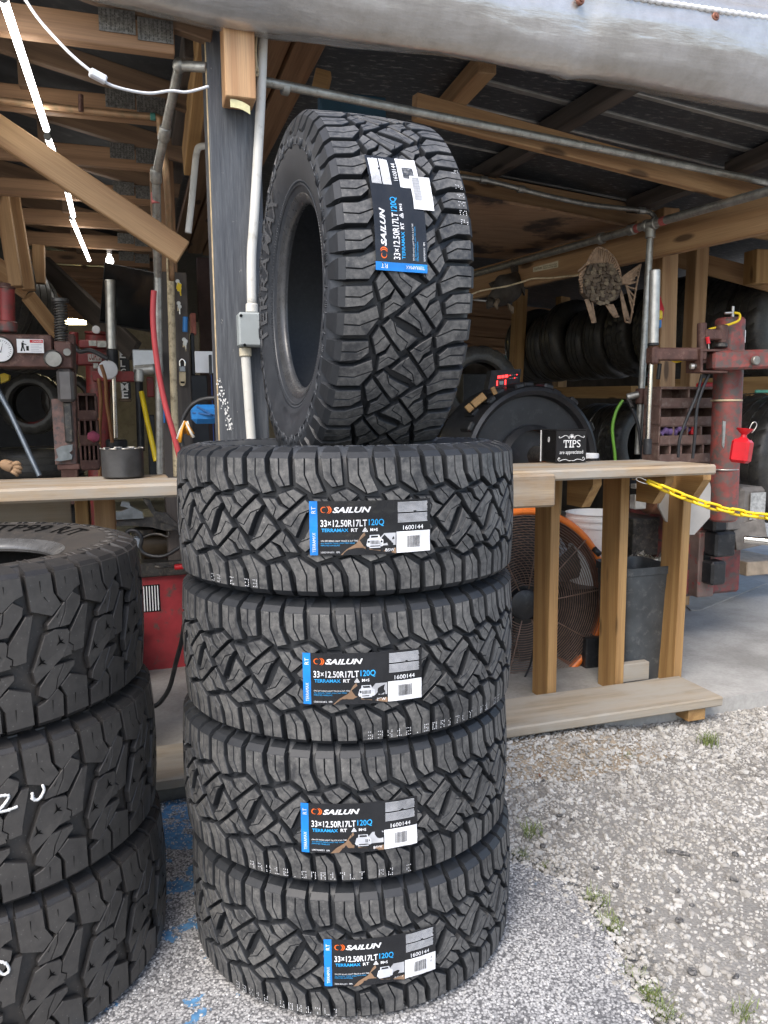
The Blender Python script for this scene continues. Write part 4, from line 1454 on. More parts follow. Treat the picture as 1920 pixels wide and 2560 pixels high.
for (p, q, m), l in zip(raft, rl):
    a, b = on_roof(*p, -.05), on_roof(*q, -.05)
    e = (b - a) * .12
    lin('rafter', l, 'rafter', a - e, b + e * .4, .075, .075, m, 'rafters of the right roof')
pu0, pu1 = P(*a3(-130, 540), 2.98), P(*a3(1690, 1015), 3.95)
lin('purlin', 'long orange-brown purlin under the right roof behind a galvanised pipe', 'purlin', pu0, pu1 + (pu1 - pu0) * .15, .04, .09, M_PINE)
# galvanised pipe along it
pt = thing('galvanised_pipe', 'long galvanised pipe running from the grey post to the right under the roof', 'pipe', P(656, 203, 2.66))
pa, pb = P(656, 203, 2.66), P(1990, 470, 3.86)
cyl('pipe', pa, pb, .0150, M_GALV, pt, 16)
dv = (pb - pa).normalized()
for t_ in (.02, .10):
    c = pa + dv * (t_ * 1.0)
cyl('coupling', P(*(640 + 265 * .241, 60 + 655 * .241), 2.70), P(*(640 + 345 * .241, 60 + 675 * .241), 2.71), .023, M_GALV, pt, 18)
cyl('tape_band', pa.lerp(pb, .955), pa.lerp(pb, .97), .0172, M_REDP, pt, 14)
# lower beam with conduit, plywood above the far bay
la, lb = P(*a3(60, 935), 4.1), P(*a3(1110, 1125), 4.75)
lin('lower_beam', 'brown beam carrying a thin grey conduit, right of the upright tyre', 'beam', la, lb, .05, .14, M_PINE)
cd = thing('conduit', 'thin grey conduit bending down to the right-hand pipe drop', 'conduit', la)
off = Vector((0, -.05, .06))
cpts = [P(*a3(-60, 875), 4.05), P(*a3(220, 910), 4.10), P(*a3(520, 985), 4.2), P(*a3(760, 1035), 4.3), P(*a3(1020, 1065), 4.35), P(*a3(1075, 1085), 4.35), P(*a3(1095, 1125), 4.33)]
put('pipe', MB().tube(curve(cpts, 6), .0135, 10).mesh('pipe', True, 50), M_GALV, cd)
for x, y, Y in ((220, 910, 4.1), (410, 957, 4.16), (1020, 1065, 4.35)):
    c = P(*a3(x, y), Y)
    cyl('coupling', c - U * .02, c + U * .02, .019, M_GALV, cd, 14)
ply = [PZ(*a3(100, 985), 2.39), PZ(*a3(1040, 1165), 2.36), PZ(*a3(640, 1262), 2.36), PZ(*a3(420, 1320), 2.37), PZ(*a3(60, 1290), 2.39)]
tag(put('plywood_panel', MB().prism(ply, (0, 0, .015)).mesh('plywood_panel'), M_PLY), 'water-stained plywood ceiling panel right of the upright tyre', 'plywood')
# header running back along the right-hand posts with a threaded pipe on it
HZ = 2.24
h0, h1 = PZ(*a3(100, 1440), HZ), PZ(*a3(1760, 1010), HZ)
lin('header_beam', 'brown header beam running back above the hanging fish', 'beam', h0 + U * .09, h1 + (h1 - h0) * .1 + U * .09, .045, .20, M_PINE)
M_FADE = plain('faded_red_tape', (.42, .11, .10), .6, 0, .25, 40)
tp2 = thing('galvanised_pipe', 'threaded galvanised pipe with red tape above the fish, tee and drop', 'pipe', h0)
g0, g1 = P(*a3(60, 1420), 5.9), P(*a3(1720, 950), 3.45)
cyl('pipe', g0, g1, .021, M_GALV, tp2, 14)
gd = g1 - g0
def gp(x):
    # point along the pipe at zoom-3 column x
    best = min((abs((lambda p: p)(k / 400) * 0 + 0), k) for k in (0,))
    lo, hi = 0.0, 1.0
    for _ in range(40):
        mid = (lo + hi) / 2
        p = g0 + gd * mid
        v = CAM_R.transposed() @ (p - CAMP)
        px = 960 + FPX * v.x / -v.z
        if px < a3(x, 0)[0]: lo = mid
        else: hi = mid
    return g0 + gd * lo
for x, r_, L, m in ((815, .032, .035, M_GALV), (970, .028, .05, M_GALV), (1045, .03, .03, M_GALV), (1085, .03, .03, M_GALV), (1000, .0225, .03, M_FADE), (1130, .0225, .035, M_FADE)):
    c = gp(x)
    d_ = gd.normalized() * L / 2
    cyl('coupling' if m is M_GALV else 'tape_band', c - d_, c + d_, r_, m, tp2, 16)
tee = gp(1066)
cyl('tee', tee + Vector((0, 0, .01)), tee - Vector((0, 0, .07)), .026, M_GALV, tp2, 16)
dr = P(*a4(1000, 1085), tee.y - .02)
dr2 = P(*a4(1055, 300), tee.y - .01)
cyl('drop_pipe', tee - Vector((0, 0, .06)), dr, .0175, M_GALV, tp2, 14)
c = P(*a4(1018, 790), tee.y - .02)
cyl('brass_tee', c + Vector((0, 0, .04)), c - Vector((0, 0, .04)), .03, M_RUST, tp2, 14)
cyl('valve', c + Vector((-.02, -.02, .01)), P(*a4(945, 795), tee.y - .03), .018, M_GALV, tp2, 12)
cyl('valve', P(*a4(950, 800), tee.y - .03), P(*a4(972, 848), tee.y - .06), .012, M_STEEL, tp2, 10)
for pts, m, l in (([(925, 810), (890, 870), (872, 960), (885, 1090), (888, 1180)], plain('green_hose', (.12, .30, .03), .45, 0, .15, 10), 'green air hose hanging from the valve above the tip box'),
                  ([(970, 850), (1000, 930), (1012, 1010), (1022, 1090), (1025, 1180)], M_BLACK, 'black air hose hanging beside the galvanised drop pipe')):
    tag(tube('air_hose', curve([P(*a4(x, y), tee.y - .06) for x, y in pts], 6), .0085, m), l, 'hose', 'air hoses')
# posts of the right bay
def pillar(label, xt, yt, xb, yb, Y, wd, z0, z1, m, name='timber_post'):
    a, b = P(xt, yt, Y), P(xb, yb, Y)
    d = (b - a) / (b.z - a.z)
    o = beam(name, a + d * (z0 - a.z), a + d * (z1 - a.z), wd, wd, m, None, up=U, b=.004)
    return tag(o, label, 'post')
pillar('pale square post with the silver cylinder in front of it, at the right', *a3(1142, 1070), *a4(1112, 1090), 4.45, .105, SLAB, P(*a3(1142, 1062), 4.45).z, M_PINE)
pillar('second square post at the right, with a dark bark edge', *a4(1307, 30), *a4(1268, 740), 5.0, .095, SLAB, P(*a4(1307, 25), 5.0).z, M_PINE)
pillar('short timber stub hanging above the big tyres at the far right', *a4(1607, 60), *a4(1600, 225), 4.9, .11, P(*a4(1605, 225), 4.9).z, P(*a4(1607, 55), 4.9).z, M_PINEY, 'timber_stub')
pillar('yellow pine rack post at the left end of the tyre row', *a4(403, 330), *a4(385, 650), 7.0, .10, SLAB, P(*a4(405, 250), 7.0).z, M_PINEY)
pillar('yellow pine rack post behind the tyre row, left of the stick fish', *a4(623, 280), *a4(618, 400), 7.4, .10, SLAB, P(*a4(623, 275), 7.4).z, M_PINEY)
lin('tie_beam', 'brown tie beam crossing behind the right-hand posts', 'beam', P(*a4(980, 30), 5.4), P(*a4(1760, 235), 4.95), .045, .12, M_PINE)
lin('tie_beam', 'upper brown beam stub crossing at the right edge', 'beam', P(*a3(1380, 1120), 4.7), P(*a3(1760, 1180), 4.6), .05, .10, M_PINE)
sbox('scab_block', P(*a3(1010, 1220), 4.5), (.11, .09, .20), M_PINE, tag(bpy.data.objects['header_beam'], 'long dark header beam carrying the truss ends, running back', 'beam') if False else None)
tag(bpy.data.objects['scab_block'], 'square timber scab block under the pipe tee', 'timber block')
# far purlins seen between the racks
for i in range(7):
    y0 = 330 + i * 38
    o = lin('far_purlin', ORD[i] + ' of the far brown purlins seen left of the tyre row, from the top', 'purlin', P(*a4(-80, y0 - 30), 7.9), P(*a4(1050, y0 + 90 - i * 6), 7.9), .05, .10 if i % 2 else .07, M_DKPINE, 'far purlins behind the tyre rack')

# ------------------------------------------------------------------ lights of the left bay
def tubes():
    segs = [((8, -4), (116, 323), 'nearest LED tube of the row under the trusses'), (a1(283, 815), a1(405, 1195), 'second LED tube of the row, crossed by the diagonal brace'), (a1(398, 1130), a1(434, 1280), 'third LED tube, just below the diagonal brace'), (a1(424, 1292), a1(528, 1540), 'farthest LED tube of the row under the trusses')]
    for i, (p, q, l) in enumerate(segs):
        if i == 1: q = a1(345, 985)
        a, b = PZ(*p, 2.36), PZ(*q, 2.36)
        t = thing('led_tube', l, 'light', a, 'LED tubes in a row')
        cyl('diffuser', a, b, .0115, M_LED, t, 12)
        d_ = (b - a).normalized()
        for c, s_ in ((a, -1), (b, 1)): cyl('end_cap', c, c + d_ * s_ * .018, .0125, M_GREYP, t, 12)
        top = a.lerp(b, .9)
        cyl('hanger', top + Vector((0, 0, .015)), top + Vector((0, 0, .07)), .002, M_STEEL, t, 6)
tubes()
wc = thing('power_cord', 'white power cord with inline switch looping in front of the trusses', 'cord', P(60, 0, 2.5))
put('cord', MB().tube(curve([P(*a1(x, y), 2.26 + .19 * max(0, x - 500) / 735) for x, y in ((110, -60), (145, -10), (230, 115), (350, 250), (440, 340), (530, 415), (620, 485), (720, 525), (880, 553), (1010, 538), (1110, 545), (1235, 512))], 5), .0042, 8).mesh('cord', True), M_WHITE, wc)
a, b = P(*a1(530, 425), 2.265), P(*a1(630, 478), 2.29)
beam('inline_switch', a, b, .022, .022, M_WHITE, wc, b=.004)
bl = thing('light_bulb', 'small glowing bare bulb above the television', 'light', P(*a1(650, 1540), 5.4))
c = P(*a1(650, 1545), 5.4)
put('bulb', MB().lathe([(0.0, -.03), (.018, -.022), (.026, -.005), (.024, .012), (.013, .03), (.012, .04), (0.0, .04)], 16).mesh('bulb', True), M_LED, bl, Matrix.Translation(c))
cyl('socket', c + Vector((0, 0, .04)), c + Vector((0, 0, .085)), .016, M_WHITE, bl, 12)
for i, (x0_, y0_, x1_, y1_) in enumerate(((395, 455, 450, 455), (510, 457, 588, 457), (395, 487, 500, 487), (568, 490, 640, 492), (650, 492, 712, 493))):
    a, b = P(*a2(x0_, y0_), 8.6), P(*a2(x1_, y1_), 8.6)
    o = beam('fluorescent_fitting', a, b, .12, .055 if i < 2 else .04, M_FLUO)
    tag(o, ('upper left', 'upper right', 'lower left', 'lower middle', 'lower right')[i] + ' of the glowing yellowish ceiling lights at the far end', 'light', 'far fluorescent lights')

# ------------------------------------------------------------------ tyres on the racks and on the floor behind
def rack_mesh(name, R, Wd, n=64, block=False):
    """plain road tyre: ribbed tread, or notched blocks when block is set"""
    h = Wd / 2
    rows = []      # (z, r offset kind)
    g = .010
    tread = [(-h * .97, -.050), (-h * .90, -.026), (-h * .78, -.010), (-h * .62, -.003)]
    for k in (-.42, 0, .42):
        c = k * h
        tread += [(c - .006, 0), (c - .0045, -.005), (c + .0045, -.005), (c + .006, 0)]
    tread += [(h * .62, -.003), (h * .78, -.010), (h * .90, -.026), (h * .97, -.050)]
    side = [(h, -R * .24), (h * .95, -R * .34), (h * .74, -R * .39), (h * .68, -R * .395)]
    inn = [(h * .62, -R * .385), (h * .84, -R * .25), (h * .7, -.035), (0, -.028)]
    prof = tread + side + inn + [(-z, r) for z, r in reversed(inn[:-1])] + [(-z, r) for z, r in reversed(side)]
    m = len(prof)
    vs, fs = [], []
    for k in range(n):
        an = 2 * math.pi * k / n
        for i, (z, r) in enumerate(prof):
            rr = R + r
            zz = z
            if i < len(tread):
                if block and (k + (0 if z > 0 else 2)) % 4 == 0: rr -= .008
                elif not block and k % 2 == 0 and (i in (2, 3) or len(tread) - i in (3, 4)): rr -= .003
                if block: an2 = an + .05 * math.sin(z / h * 5)
                else: an2 = an
            else: an2 = an
            vs.append((rr * math.cos(an2), rr * math.sin(an2), zz))
    for k in range(n):
        k2 = (k + 1) % n
        for i in range(m):
            j = (i + 1) % m
            fs.append((k * m + i, k2 * m + i, k2 * m + j, k * m + j))
    me = MB().add(vs, fs).mesh(name, True, 28)
    return me
RM = {'road': rack_mesh('casing', .33, .215), 'at': rack_mesh('casing', .35, .25, 96, True), 'big': rack_mesh('casing', .40, .29, 96, True), 'small': rack_mesh('casing', .26, .18, 64, True)}
def rtyre(kind, c, axis, label, group):
    t = thing('tyre', label, 'tyre', c, group)
    M = disc_M(c, axis)
    put('casing', RM[kind], M_DARKR, t, M)
    return t
UPO = ['first', 'second', 'third', 'fourth', 'fifth', 'sixth', 'seventh', 'eighth', 'ninth']
r0c = P(1345, 884, 7.2)
rdir = Vector((.55, -.835, 0))
rrt = random.Random(21)
dist = 0
for i in range(8):
    k = 'road' if i < 5 else 'at'
    sc = (1.0, .94, 1.04, .90, .98, .97, 1.0, 1.02)[i]
    c = r0c + rdir * dist
    dist += (.225 if i < 4 else .265)
    c.z = 1.60 + (.33 if k == 'road' else .35) * sc
    t = rtyre(k, c, Vector((.55 + rrt.uniform(-.12, .06), -.835, rrt.uniform(-.08, .10))), UPO[i] + ' tyre from the left in the row on the right-hand upper rack', 'tyres in the row on the upper rack')
    for ch_ in kids(t): ch_.matrix_basis = ch_.matrix_basis @ Matrix.Scale(sc, 4)
for i, (px, py, Y, kind) in enumerate(((1712, 830, 5.9, 'big'), (1860, 828, 5.55, 'big'), (1945, 822, 5.3, 'big'))):
    rtyre(kind, P(px, py, Y), (.45, -.89, 0), ('large tyre on the upper rack between the two right-hand posts', 'large all-terrain tyre above the red column', 'large tyre on the upper rack cut by the right picture edge')[i], 'large tyres on the upper right rack')
for i, (px, py, Y, kind) in enumerate(((1500, 1100, 7.0, 'road'), (1545, 1105, 6.7, 'road'), (1590, 1110, 6.4, 'at'), (1880, 1130, 5.2, 'big'), (1950, 1150, 4.8, 'big'))):
    rtyre(kind, P(px, py, Y), (.5, -.86, 0), ('dark tyre low behind the tip box, leftmost of three', 'dark tyre low behind the green hose', 'dark tyre low behind the galvanised drop', 'big dark tyre low behind the red fuel can', 'big tyre low at the right picture edge')[i], 'tyres on the floor behind the counter')
# rack shelves
lin('rack_shelf', 'yellow pine rack shelf under the row of tyres', 'shelf', P(*a4(560, 772), 7.0), P(*a4(1060, 770), 5.55), .30, .09, M_PINEY)
lin('rack_shelf', 'yellow pine rack shelf behind the red column, right side', 'shelf', P(*a4(1150, 748), 5.6), P(*a4(1760, 735), 5.0), .05, .12, M_PINEY)
lin('shelf_post', 'short timber prop below the right rack shelf', 'post', P(*a4(1575, 780), 5.15), P(*a4(1575, 812), 5.15), .09, .09, M_PINEY, up=U)
sbox('green_strip', P(*a4(1640, 766), 4.9), (.14, .02, .02), plain('mint_green_paint', (.15, .50, .34), .5))
tag(bpy.data.objects['green_strip'], 'mint green strip under the shelf at the right edge', 'strip')
# left racks
for i, (px, py, Y, kind) in enumerate(((-25, 735, 4.6, 'road'), (22, 775, 4.9, 'road'), (52, 805, 5.2, 'road'))):
    rtyre(kind, P(px, py, Y), (-.55, -.84, .1), ('leftmost', 'middle', 'rightmost')[i] + ' tyre leaning in the wooden rack at the upper left', 'tyres in the upper left rack')
for i, (p, q, Y, l) in enumerate((((0, 1080), (95, 1700), 4.1, 'leftmost rack upright at the upper left'), ((75, 1150), (170, 1720), 4.25, 'second rack upright at the upper left, leaning'), ((228, 1455), (232, 1680), 4.6, 'slim rack upright right of the leaning one'))):
    a, b = P(*a1(*p), Y), P(*a1(*q), Y)
    lin('rack_upright', l, 'rack post', a, b, .07, .065, M_PINE, None, up=U)
lin('rack_rail', 'stepped rack rail sloping down behind the red press', 'rack rail', P(*a2(-40, 150), 4.2), P(*a2(170, 300), 4.3), .05, .10, M_PINE)
lin('rack_rail', 'lower rack rail sloping down behind the spring', 'rack rail', P(*a2(165, 330), 4.35), P(*a2(345, 560), 4.5), .05, .07, M_PINE)
lin('wall_brace', 'dark diagonal brace at the back left of the television', 'brace', P(*a2(255, 150), 5.6), P(*a2(800, 660), 5.2), .05, .14, M_OLDW)
for i, y in enumerate((195, 260, 320, 375, 425)):
    lin('wall_board', UPO[i] + ' horizontal wall board behind the television, from the top', 'wall board', P(*a2(230, y - 10), 7.4 + .1 * i), P(*a2(960, y + 30), 7.2 + .1 * i), .03, .13, M_DKPINE, 'wall boards at the back left')
# floor tyres at the left
for i, (px, py, Y) in enumerate(((80, 1003, 6.6), (70, 985, 7.6))):
    rtyre('small', P((82, 175)[i], (1010, 1000)[i], Y), (.1, -.99, .05), ('upright tyre behind the red press, facing the camera', 'upright tyre half hidden behind the steel post of the press')[i], 'upright tyres at the back left')
for i in range(5):
    c = P(85 + (i % 2) * 14, 1050, 5.6)
    c.z = 1.33 - .33 - .20 * i + .0
    t = rtyre('road', c, (0, 0, 1), UPO[i] + ' tyre from the top in the dark flat stack at the back left', 'flat stack of tyres at the back left')

# ------------------------------------------------------------------ red bead press at the left edge
pr = thing('tyre_press', 'old red-brown tyre press with round gauge at the left picture edge', 'machine', P(60, 1250, 3.3))
YP = 3.3
def bx(name, p, q, Y, depth, m, parent, b=.005):
    """box whose front matches the pixel rectangle p-q at distance Y, square to the shop front"""
    n = un(P((p[0] + q[0]) / 2, (p[1] + q[1]) / 2, Y))[1]
    a, c = PN(p[0], p[1], n), PN(q[0], q[1], n)
    ua, uc_ = un(a)[0], un(c)[0]
    return sbox(name, B((ua + uc_) / 2, n + depth / 2, (a.z + c.z) / 2), (abs(uc_ - ua), depth, abs(a.z - c.z)), m, parent, b)
def face(name, px, py, Y, r, m, parent, depth=.02, n=28):
    c = P(px, py, Y)
    return cyl(name, c, c - N * depth, r, m, parent, n)
bx('arm', a2(-120, 552), a2(318, 755), YP, .16, M_RUST, pr)
cyl('ram', P(*a2(45, 548), YP + .07), P(*a2(40, 275), YP + .07), .031, M_RED, pr)
cyl('ram_collar', P(*a2(48, 548), YP + .07), P(*a2(47, 480), YP + .07), .038, M_REDW, pr)
cyl('ram_cap', P(*a2(38, 290), YP + .07), P(*a2(38, 275), YP + .07), .036, M_RUST, pr)
cyl('ram_nut', P(*a2(30, 275), YP + .07), P(*a2(30, 255), YP + .07), .022, M_RUST, pr)
face('gauge_rim', *a2(2, 650), YP - .005, .056, M_STEEL, pr, .025)
g_ = face('gauge_dial', *a2(2, 650), YP - .032, .049, M_PAPER, pr, .004)
gfn = planefn(P(*a2(2, 650), YP - .04), U, (0, 0, 1))
mb = MB()
for k in range(24):
    a = RAD(-135 + k * 270 / 23)
    rect2d(mb, 0, 0, .001, .001, lambda x, y, h: gfn(0, 0, 0), 0, 1, 1) if False else None
    c0, c1 = .036 if k % 3 else .032, .042
    s_, cs = math.sin(a), math.cos(a)
    w_ = .0007
    mb.add([gfn(c0 * s_ - w_ * cs, c0 * cs + w_ * s_, .001), gfn(c1 * s_ - w_ * cs, c1 * cs + w_ * s_, .001), gfn(c1 * s_ + w_ * cs, c1 * cs - w_ * s_, .001), gfn(c0 * s_ + w_ * cs, c0 * cs - w_ * s_, .001)], [(0, 1, 2, 3)])
mb.add([gfn(-.002, -.012, .0015), gfn(.002, -.012, .0015), gfn(.012, .032, .0015)], [(0, 1, 2)])
put('gauge_marks', mb.mesh('gauge_marks'), M_BLACKG, g_)
# warning plate
pn_ = un(P(*a2(180, 625), YP - .003))[1]
o0 = PN(*a2(103, 668), pn_)
wx = (PN(*a2(262, 672), pn_) - o0).dot(U)
wz = PN(*a2(103, 586), pn_).z - o0.z
wfn = planefn(o0 - N * .002, U, (0, 0, 1))
wp = put('warning_plate', rect2d(MB(), 0, 0, wx, wz, wfn, .001, 1, 1).mesh('warning_plate'), M_PAPER, pr)
put('warning_header', rect2d(MB(), wx * .49, wz * .73, wx * .98, wz * .96, wfn, .0016, 1, 1).mesh('warning_header'), M_REDP, wp)
plate_text('warning_lettering', 'DANGER', wfn, wx * .60, wz * .78, wx * .34, wz * .13, M_PAPER, wp, .0022)
mb = MB()
for k in range(5): rect2d(mb, wx * .52, wz * (.60 - k * .12), wx * (.92 - .1 * (k % 2)), wz * (.63 - k * .12), wfn, .0018, 1, 1)
put('warning_text', mb.mesh('warning_text'), M_LGREY, wp)
mb = MB()
for poly in ([(.20, .84), (.25, .88), (.28, .82), (.24, .78)], [(.17, .74), (.25, .76), (.26, .45), (.17, .42)], [(.24, .70), (.36, .62), (.35, .56), (.24, .62)], [(.17, .44), (.22, .44), (.19, .12), (.12, .12)], [(.21, .44), (.26, .45), (.30, .12), (.25, .12)], [(.34, .50), (.44, .50), (.44, .16), (.34, .16)]):
    mb.add([wfn(x * wx, y * wz, .0018) for x, y in poly], [tuple(range(len(poly)))])
put('warning_pictogram', mb.mesh('warning_pictogram'), M_BLACKG, wp)
bx('carriage', a2(318, 598), a2(432, 762), YP - .02, .18, M_RUST, pr)
face('pin_head', *a2(318, 706), YP - .03, .036, M_STEEL, pr, .05)
face('pin_face', *a2(318, 706), YP - .082, .031, plain('worn_steel_face', (.26, .25, .22), .4, .5, .2, 30), pr, .004)
face('side_pin', *a2(398, 665), YP - .022, .016, plain('worn_steel_face', (.26, .25, .22), .4, .5), pr, .008)
# spring
sp0, sp1 = P(*a2(362, 600), YP + .05), P(*a2(358, 372), YP + .05)
pts = []
for k in range(12 * 14 + 1):
    t_ = k / (12 * 14)
    an = t_ * 14 * 2 * math.pi
    c = sp0.lerp(sp1, t_)
    pts.append(c + Vector((.024 * math.cos(an), .024 * math.sin(an), 0)))
put('spring', MB().tube(pts, .0045, 7).mesh('spring', True), M_STEEL, pr)
cyl('spring_rod', sp0, sp1, .017, plain('worn_steel_face', (.26, .25, .22), .4, .5), pr, 14)
cyl('spring_cap', sp1, sp1 + Vector((0, 0, .018)), .034, M_STEEL, pr)
bx('steel_arm', a2(330, 762), a2(440, 960), YP - .03, .12, plain('dark_machined_steel', (.13, .12, .115), .38, .55, .25, 14), pr, .012)
bx('guide_plate', a2(303, 940), a2(452, 1330), YP + .02, .012, plain('scuffed_brown_plate', (.20, .12, .10), .6, .2, .35, 18, (.10, .09, .085), (.48, .6)), pr)
bx('guide_bar', a2(372, 960), a2(436, 1200), YP + .0, .02, M_STEEL, pr)
flat('mount_head', [a2(330, 1240), a2(360, 1222), a2(430, 1212), a2(428, 1245), a2(410, 1262), a2(428, 1275), a2(425, 1300), a2(350, 1312), a2(322, 1305), a2(345, 1288)], YP - .01, .05, plain('grey_cast_head', (.24, .26, .26), .4, .5, .3, 25), pr)
bx('lower_bracket', a2(338, 1330), a2(475, 1362), YP + .01, .05, M_RUST, pr)
beam('column', P(*a2(395, 560), YP + .25), P(*a2(420, 1560), YP + .25), .09, .07, M_RUST, pr, up=U)
bt = sbox('base', Vector((P(*a2(380, 1500), YP + .3).x, YP + .35, .20)), (.5, .4, .30), M_RUST, pr)
# pigeon-hole rack
def pigeon(name, label, p, q, Y, depth, rows, cols, m, parent=None):
    t = thing(name, label, 'tool rack', P(p[0], q[1], Y))
    n = un(P((p[0] + q[0]) / 2, (p[1] + q[1]) / 2, Y))[1]
    a, c = PN(p[0], p[1], n), PN(q[0], q[1], n)
    u0_, u1_ = un(a)[0], un(c)[0]
    z1_, z0_ = a.z, c.z
    sbox('back_panel', B((u0_ + u1_) / 2, n + depth, (z0_ + z1_) / 2), (u1_ - u0_, .008, z1_ - z0_), m, t, .002)
    th = .014
    for r_ in range(rows + 1):
        z = z0_ + (z1_ - z0_) * r_ / rows
        sbox('shelf_strip', B((u0_ + u1_) / 2, n + depth / 2, z), (u1_ - u0_, depth, th), m, t, .002)
        if r_ < rows: sbox('lip', B((u0_ + u1_) / 2, n - .003, z + .022), (u1_ - u0_, .006, .045), m, t, .002)
        if r_ < rows:
            for c_ in range(cols[r_] + 1):
                u = u0_ + (u1_ - u0_) * c_ / cols[r_]
                sbox('divider', B(u, n + depth / 2 + .001, z + (z1_ - z0_) / rows / 2), (.010, depth, (z1_ - z0_) / rows - .012), m, t, .002)
    return t, n
pg, pgn = pigeon('pigeonhole_rack', 'rusty brown pigeonhole rack beside the left press', a2(458, 915), a2(588, 1355), 3.75, .12, 3, (4, 3, 2), M_RUST)
pk = PN(*a2(555, 1165), pgn - .02)
tag(put('pink_rag', MB().add([pk + U * (v.x * .035 + .01 * noise.noise(v * 2)) + N * (v.y * .02) + Vector((0, 0, v.z * .03 + .016 * noise.noise(v * 3))) for v in IV], IFc).mesh('pink_rag', True), M_PINK), 'pink rag hanging out of the left pigeonhole rack', 'rag')
# lever bar and glove
lv = tag(tube('lever_bar', [P(*a2(-30, 860), 3.05), P(*a2(60, 1020), 3.02), P(*a2(235, 1400), 2.95)], .0105, plain('blue_grey_steel', (.10, .12, .14), .4, .5, .2, 20)), 'dark steel lever bar leaning on the left counter', 'lever')
gl = thing('work_glove', 'tan leather work glove lying at the left picture edge behind the counter', 'glove', P(*a2(40, 1390), 2.95))
base = P(*a2(50, 1345), 2.93)
gd0 = (P(*a2(20, 1325), 2.93), P(*a2(75, 1362), 2.93))
mb = MB().tube(curve([P(*a2(5, 1322), 2.93), P(*a2(40, 1335), 2.93), P(*a2(80, 1352), 2.93)], 4), [.012, .015, .019, .021, .022, .022, .021, .020, .018], 10)
put('palm', mb.mesh('palm', True), M_GLOVE, gl)
for (x0_, y0_, x1_, y1_, x2_, y2_) in ((70, 1335, 100, 1322, 122, 1335), (78, 1346, 108, 1345, 130, 1360), (78, 1358, 105, 1366, 124, 1382), (70, 1366, 90, 1380, 108, 1398), (35, 1330, 55, 1322, 74, 1318)):
    put('finger', MB().tube(curve([P(*a2(x0_, y0_), 2.93), P(*a2(x1_, y1_), 2.92), P(*a2(x2_, y2_), 2.93)], 4), [.009, .010, .010, .0095, .009, .0085, .008, .007, .003], 8).mesh('finger', True), M_GLOVE, gl)
# canister on the left counter
cc = PZ(*a2(730, 1412), CT) + N * .07
cn = thing('canister', 'dark open metal canister with scalloped foot on the left counter', 'canister', cc)
rc = .073
hc = .103
vs, fs = [], []
nseg = 48
prof = [(rc * .94, 0), (rc, .004), (rc, .03), (rc, .05), (rc, hc - .004), (rc * 1.01, hc), (rc * .97, hc), (rc * .95, hc - .01), (rc * .95, .01), (0, .008)]
for k in range(nseg):
    an = 2 * math.pi * k / nseg
    dent = .004 * max(0, math.cos(an * 8)) ** 2
    for j, (r_, z) in enumerate(prof):
        rr = r_ - (dent if j in (0, 1, 2) else 0)
        vs.append((rr * math.cos(an), rr * math.sin(an), z))
mm = len(prof)
mb = MB().add(vs, [(k * mm + j, ((k + 1) % nseg) * mm + j, ((k + 1) % nseg) * mm + j + 1, k * mm + j + 1) for k in range(nseg) for j in range(mm - 1)])
put('wall', mb.mesh('wall', True, 40), plain('smoke_black_metal', (.065, .066, .068), .38, .35, .3, 14), cn, Matrix.Translation(cc))
mb = MB()
for k in range(10):
    a0 = 2 * math.pi * k / 10
    pts = [Vector(((rc + .001) * math.cos(a0 + t_ * .4), (rc + .001) * math.sin(a0 + t_ * .4), hc + .001)) for t_ in (0, .33, .66, 1)]
    put('rim_clip', MB().tube(pts, .0022, 6).mesh('rim_clip', True), M_ALU, cn, Matrix.Translation(cc))

# ------------------------------------------------------------------ red tyre changer in the middle distance, television, sign
YM = 4.3
mc = thing('tyre_changer', 'red tyre changer with a silver air cylinder, behind the left counter', 'machine', P(280, 1650, YM))
cyl('column', P(*a2(575, 560), YM + .25), P(*a2(600, 1700), YM + .25), .066, M_RED, mc, 28)
cyl('column_cap', P(*a2(575, 560), YM + .25), P(*a2(575, 545), YM + .25), .069, M_RED, mc, 28)
face('top_gauge', *a2(570, 533), YM + .1, .022, M_PAPER, mc, .02)
bx('upper_arm', a2(465, 590), a2(640, 640), YM, .10, M_RED, mc)
bx('lower_arm', a2(430, 665), a2(640, 740), YM - .02, .12, M_RED, mc)
cyl('side_cylinder', P(*a2(437, 545), YM), P(*a2(437, 735), YM), .024, M_RED, mc)
cyl('handle', P(*a2(452, 735), YM - .03), P(*a2(450, 790), YM - .03), .008, M_BLACK, mc)
cyl('side_pod', P(*a2(447, 655), YM - .03), P(*a2(447, 735), YM - .03), .021, M_RED, mc)
bx('front_arm', a2(545, 775), a2(800, 838), YM - .05, .10, M_RED, mc)
cyl('air_cylinder', P(*a2(652, 245), YM - .12), P(*a2(662, 650), YM - .12), .027, M_ALU, mc)
cyl('cylinder_cap', P(*a2(651, 238), YM - .12), P(*a2(652, 252), YM - .12), .028, M_ALU, mc)
cyl('clamp', P(*a2(665, 650), YM - .12), P(*a2(668, 765), YM - .12), .029, M_BLACK, mc)
cyl('rod', P(*a2(672, 765), YM - .12), P(*a2(685, 1175), YM - .12), .0125, M_CHROME, mc)
cyl('foot_cup', P(*a2(690, 1180), YM - .12), P(*a2(692, 1235), YM - .12), .056, M_BLACK, mc)
face('dial', *a2(640, 770), YM - .16, .05, M_PAPER, mc, .02)
for px0, py0, px1, py1 in ((525, 595, 572, 628), (575, 597, 640, 635), (520, 675, 602, 720), (552, 730, 582, 760)):
    bx('sticker', a2(px0, py0), a2(px1, py1), YM - .03, .004, plain('pale_sticker', (.45, .45, .40), .5, 0, .35, 60), mc, .0005)
n_ = un(P(*a2(560, 700), YM - .04))[1]
o0 = PN(*a2(527, 712), n_)
